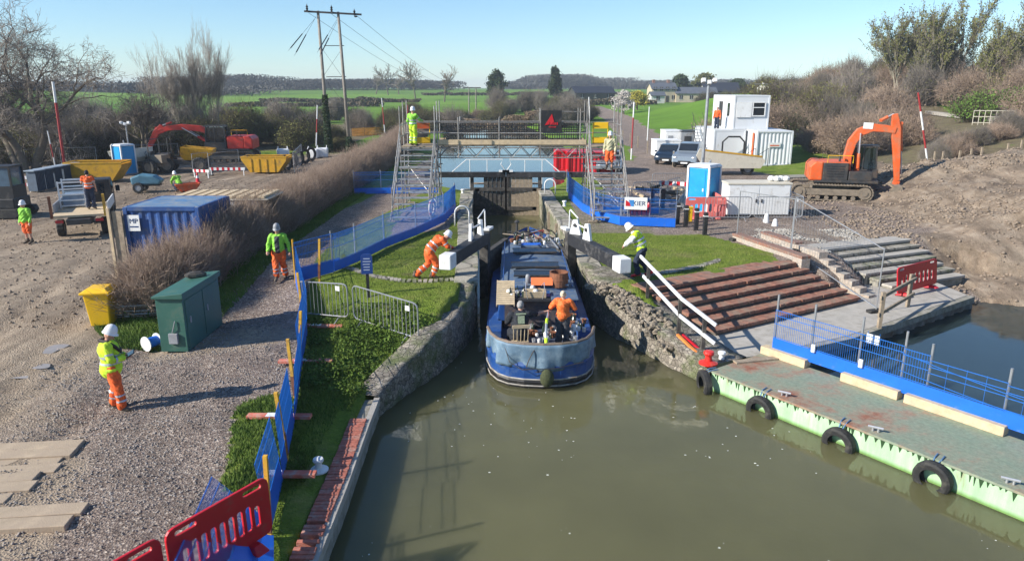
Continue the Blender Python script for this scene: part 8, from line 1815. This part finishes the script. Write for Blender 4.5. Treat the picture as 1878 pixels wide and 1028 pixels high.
# woman in orange standing in the well
t, g = person('fair haired person in an orange jacket standing in the stern of the boat', (BO.x+.58, BO.y+1.6, .5), R(-6), dict(head=(.0,.04,1.6), elL=(-.33,.02,1.2), wrL=(-.3,.24,1.28), elR=(.33,.03,1.18), wrR=(.33,.26,1.14)), mat('orange_jacket', (.85,.17,.03), .7, 0, .12, 6, bst=.3), mat('dark_trousers', (.07,.07,.075), .9), hair=(mat('fair_hair', (.6,.5,.36), .9), 'bun'), coat=.25, legbands=False, bulk=1.08)
t.scale = (.93,.93,.88)
# worker on the left scaffold tower
t, g = person('person in yellow suit and white helmet on the top landing of the left tower', (-4.72, 34.5, 4.44), R(-25), dict(elR=(.3,.12,1.2), wrR=(.3,.36,1.15), elL=(-.3,0,1.14), wrL=(-.3,.16,.98)), M_hvl, M_hvy, hat=M_hat, bands=True)
# worker coming down the right stair
t, g = person('person in white helmet and muddy pale jacket on the right scaffold stair', (4.5, 33.0, 3.38), R(160), dict(knR=(.1,.14,.55), anR=(.1,.1,.2), toeR=(.1,.28,.14)), mat('muddy_hivis', (.48,.45,.28), .85, 0, .3, 9), M_hvo, hat=M_hat, bands=False, legbands=False, pants_to=.1)
# left yard people
p = og(55,446,.9)
t, g = person('person in lime jacket, orange shorts and white helmet standing in the left yard', p, R(165), dict(), M_hvl, M_hvo, hat=M_hat, pants_to=.05, legbands=False, bulk=1.15, coat=.1)
tp_ = tk.matrix_basis @ V((.35,.55,1.03))
t, g = person('person in orange vest and dark trousers standing on the bed of the flatbed truck', tp_, R(20), dict(elL=(-.28,.1,1.18), wrL=(-.3,.32,1.2)), M_hvo, M_navy, hair=(M_darkcloth, 'short'), sleeves=.3, legbands=False, bands=True)
p = og(330,352,.9)
t, g = person('person in lime vest and white helmet crouching behind the blue container', p, R(60), dict(pelvis=(0,-.1,.5), waist=(0,-.02,.62), chest=(0,.14,.84), neck=(0,.24,.98), head=(0,.34,1.1), shL=(-.18,.16,.93), shR=(.18,.16,.93), elL=(-.24,.36,.72), elR=(.24,.36,.72), wrL=(-.14,.5,.5), wrR=(.14,.5,.5), hipL=(-.1,-.1,.48), hipR=(.1,-.1,.48), knL=(-.14,.3,.45), knR=(.14,.3,.45), anL=(-.12,.05,.09), anR=(.12,.05,.09), toeL=(-.14,.22,.035), toeR=(.14,.22,.035)), M_hvl, M_navy, hat=M_hat, legbands=False)
tpp = V((15.9,57.0,4.05)); t, g = person('person in orange vest standing on the landing beside the raised cabin', (16.6,58.8,3.95), R(150), dict(), M_hvo, M_navy, hair=(M_darkcloth, 'short'), legbands=False)
mb = MB(); mb.box((16.7,59.0,3.9),(1.3,2.2,.06)); tag(mb.build('landing', M_gal), 'steel landing at the door of the raised cabin', 'landing')

# ------------------------------------------------------------------ summer-dry air between here and the far fields
mb = MB(); mb.box((0, 1200, 17.5), (3400, 2900, 43)); hz = mb.build('haze', bpy.data.materials.new('haze')); hm = hz.data.materials[0]; hm.use_nodes = True; hn = hm.node_tree; hn.nodes.clear()
pv = hn.nodes.new('ShaderNodeVolumePrincipled'); pv.inputs['Color'].default_value = (.78,.86,.95,1); pv.inputs['Density'].default_value = .00042; ho = hn.nodes.new('ShaderNodeOutputMaterial'); hn.links.new(pv.outputs[0], ho.inputs['Volume']); tag(hz, kind='stuff')
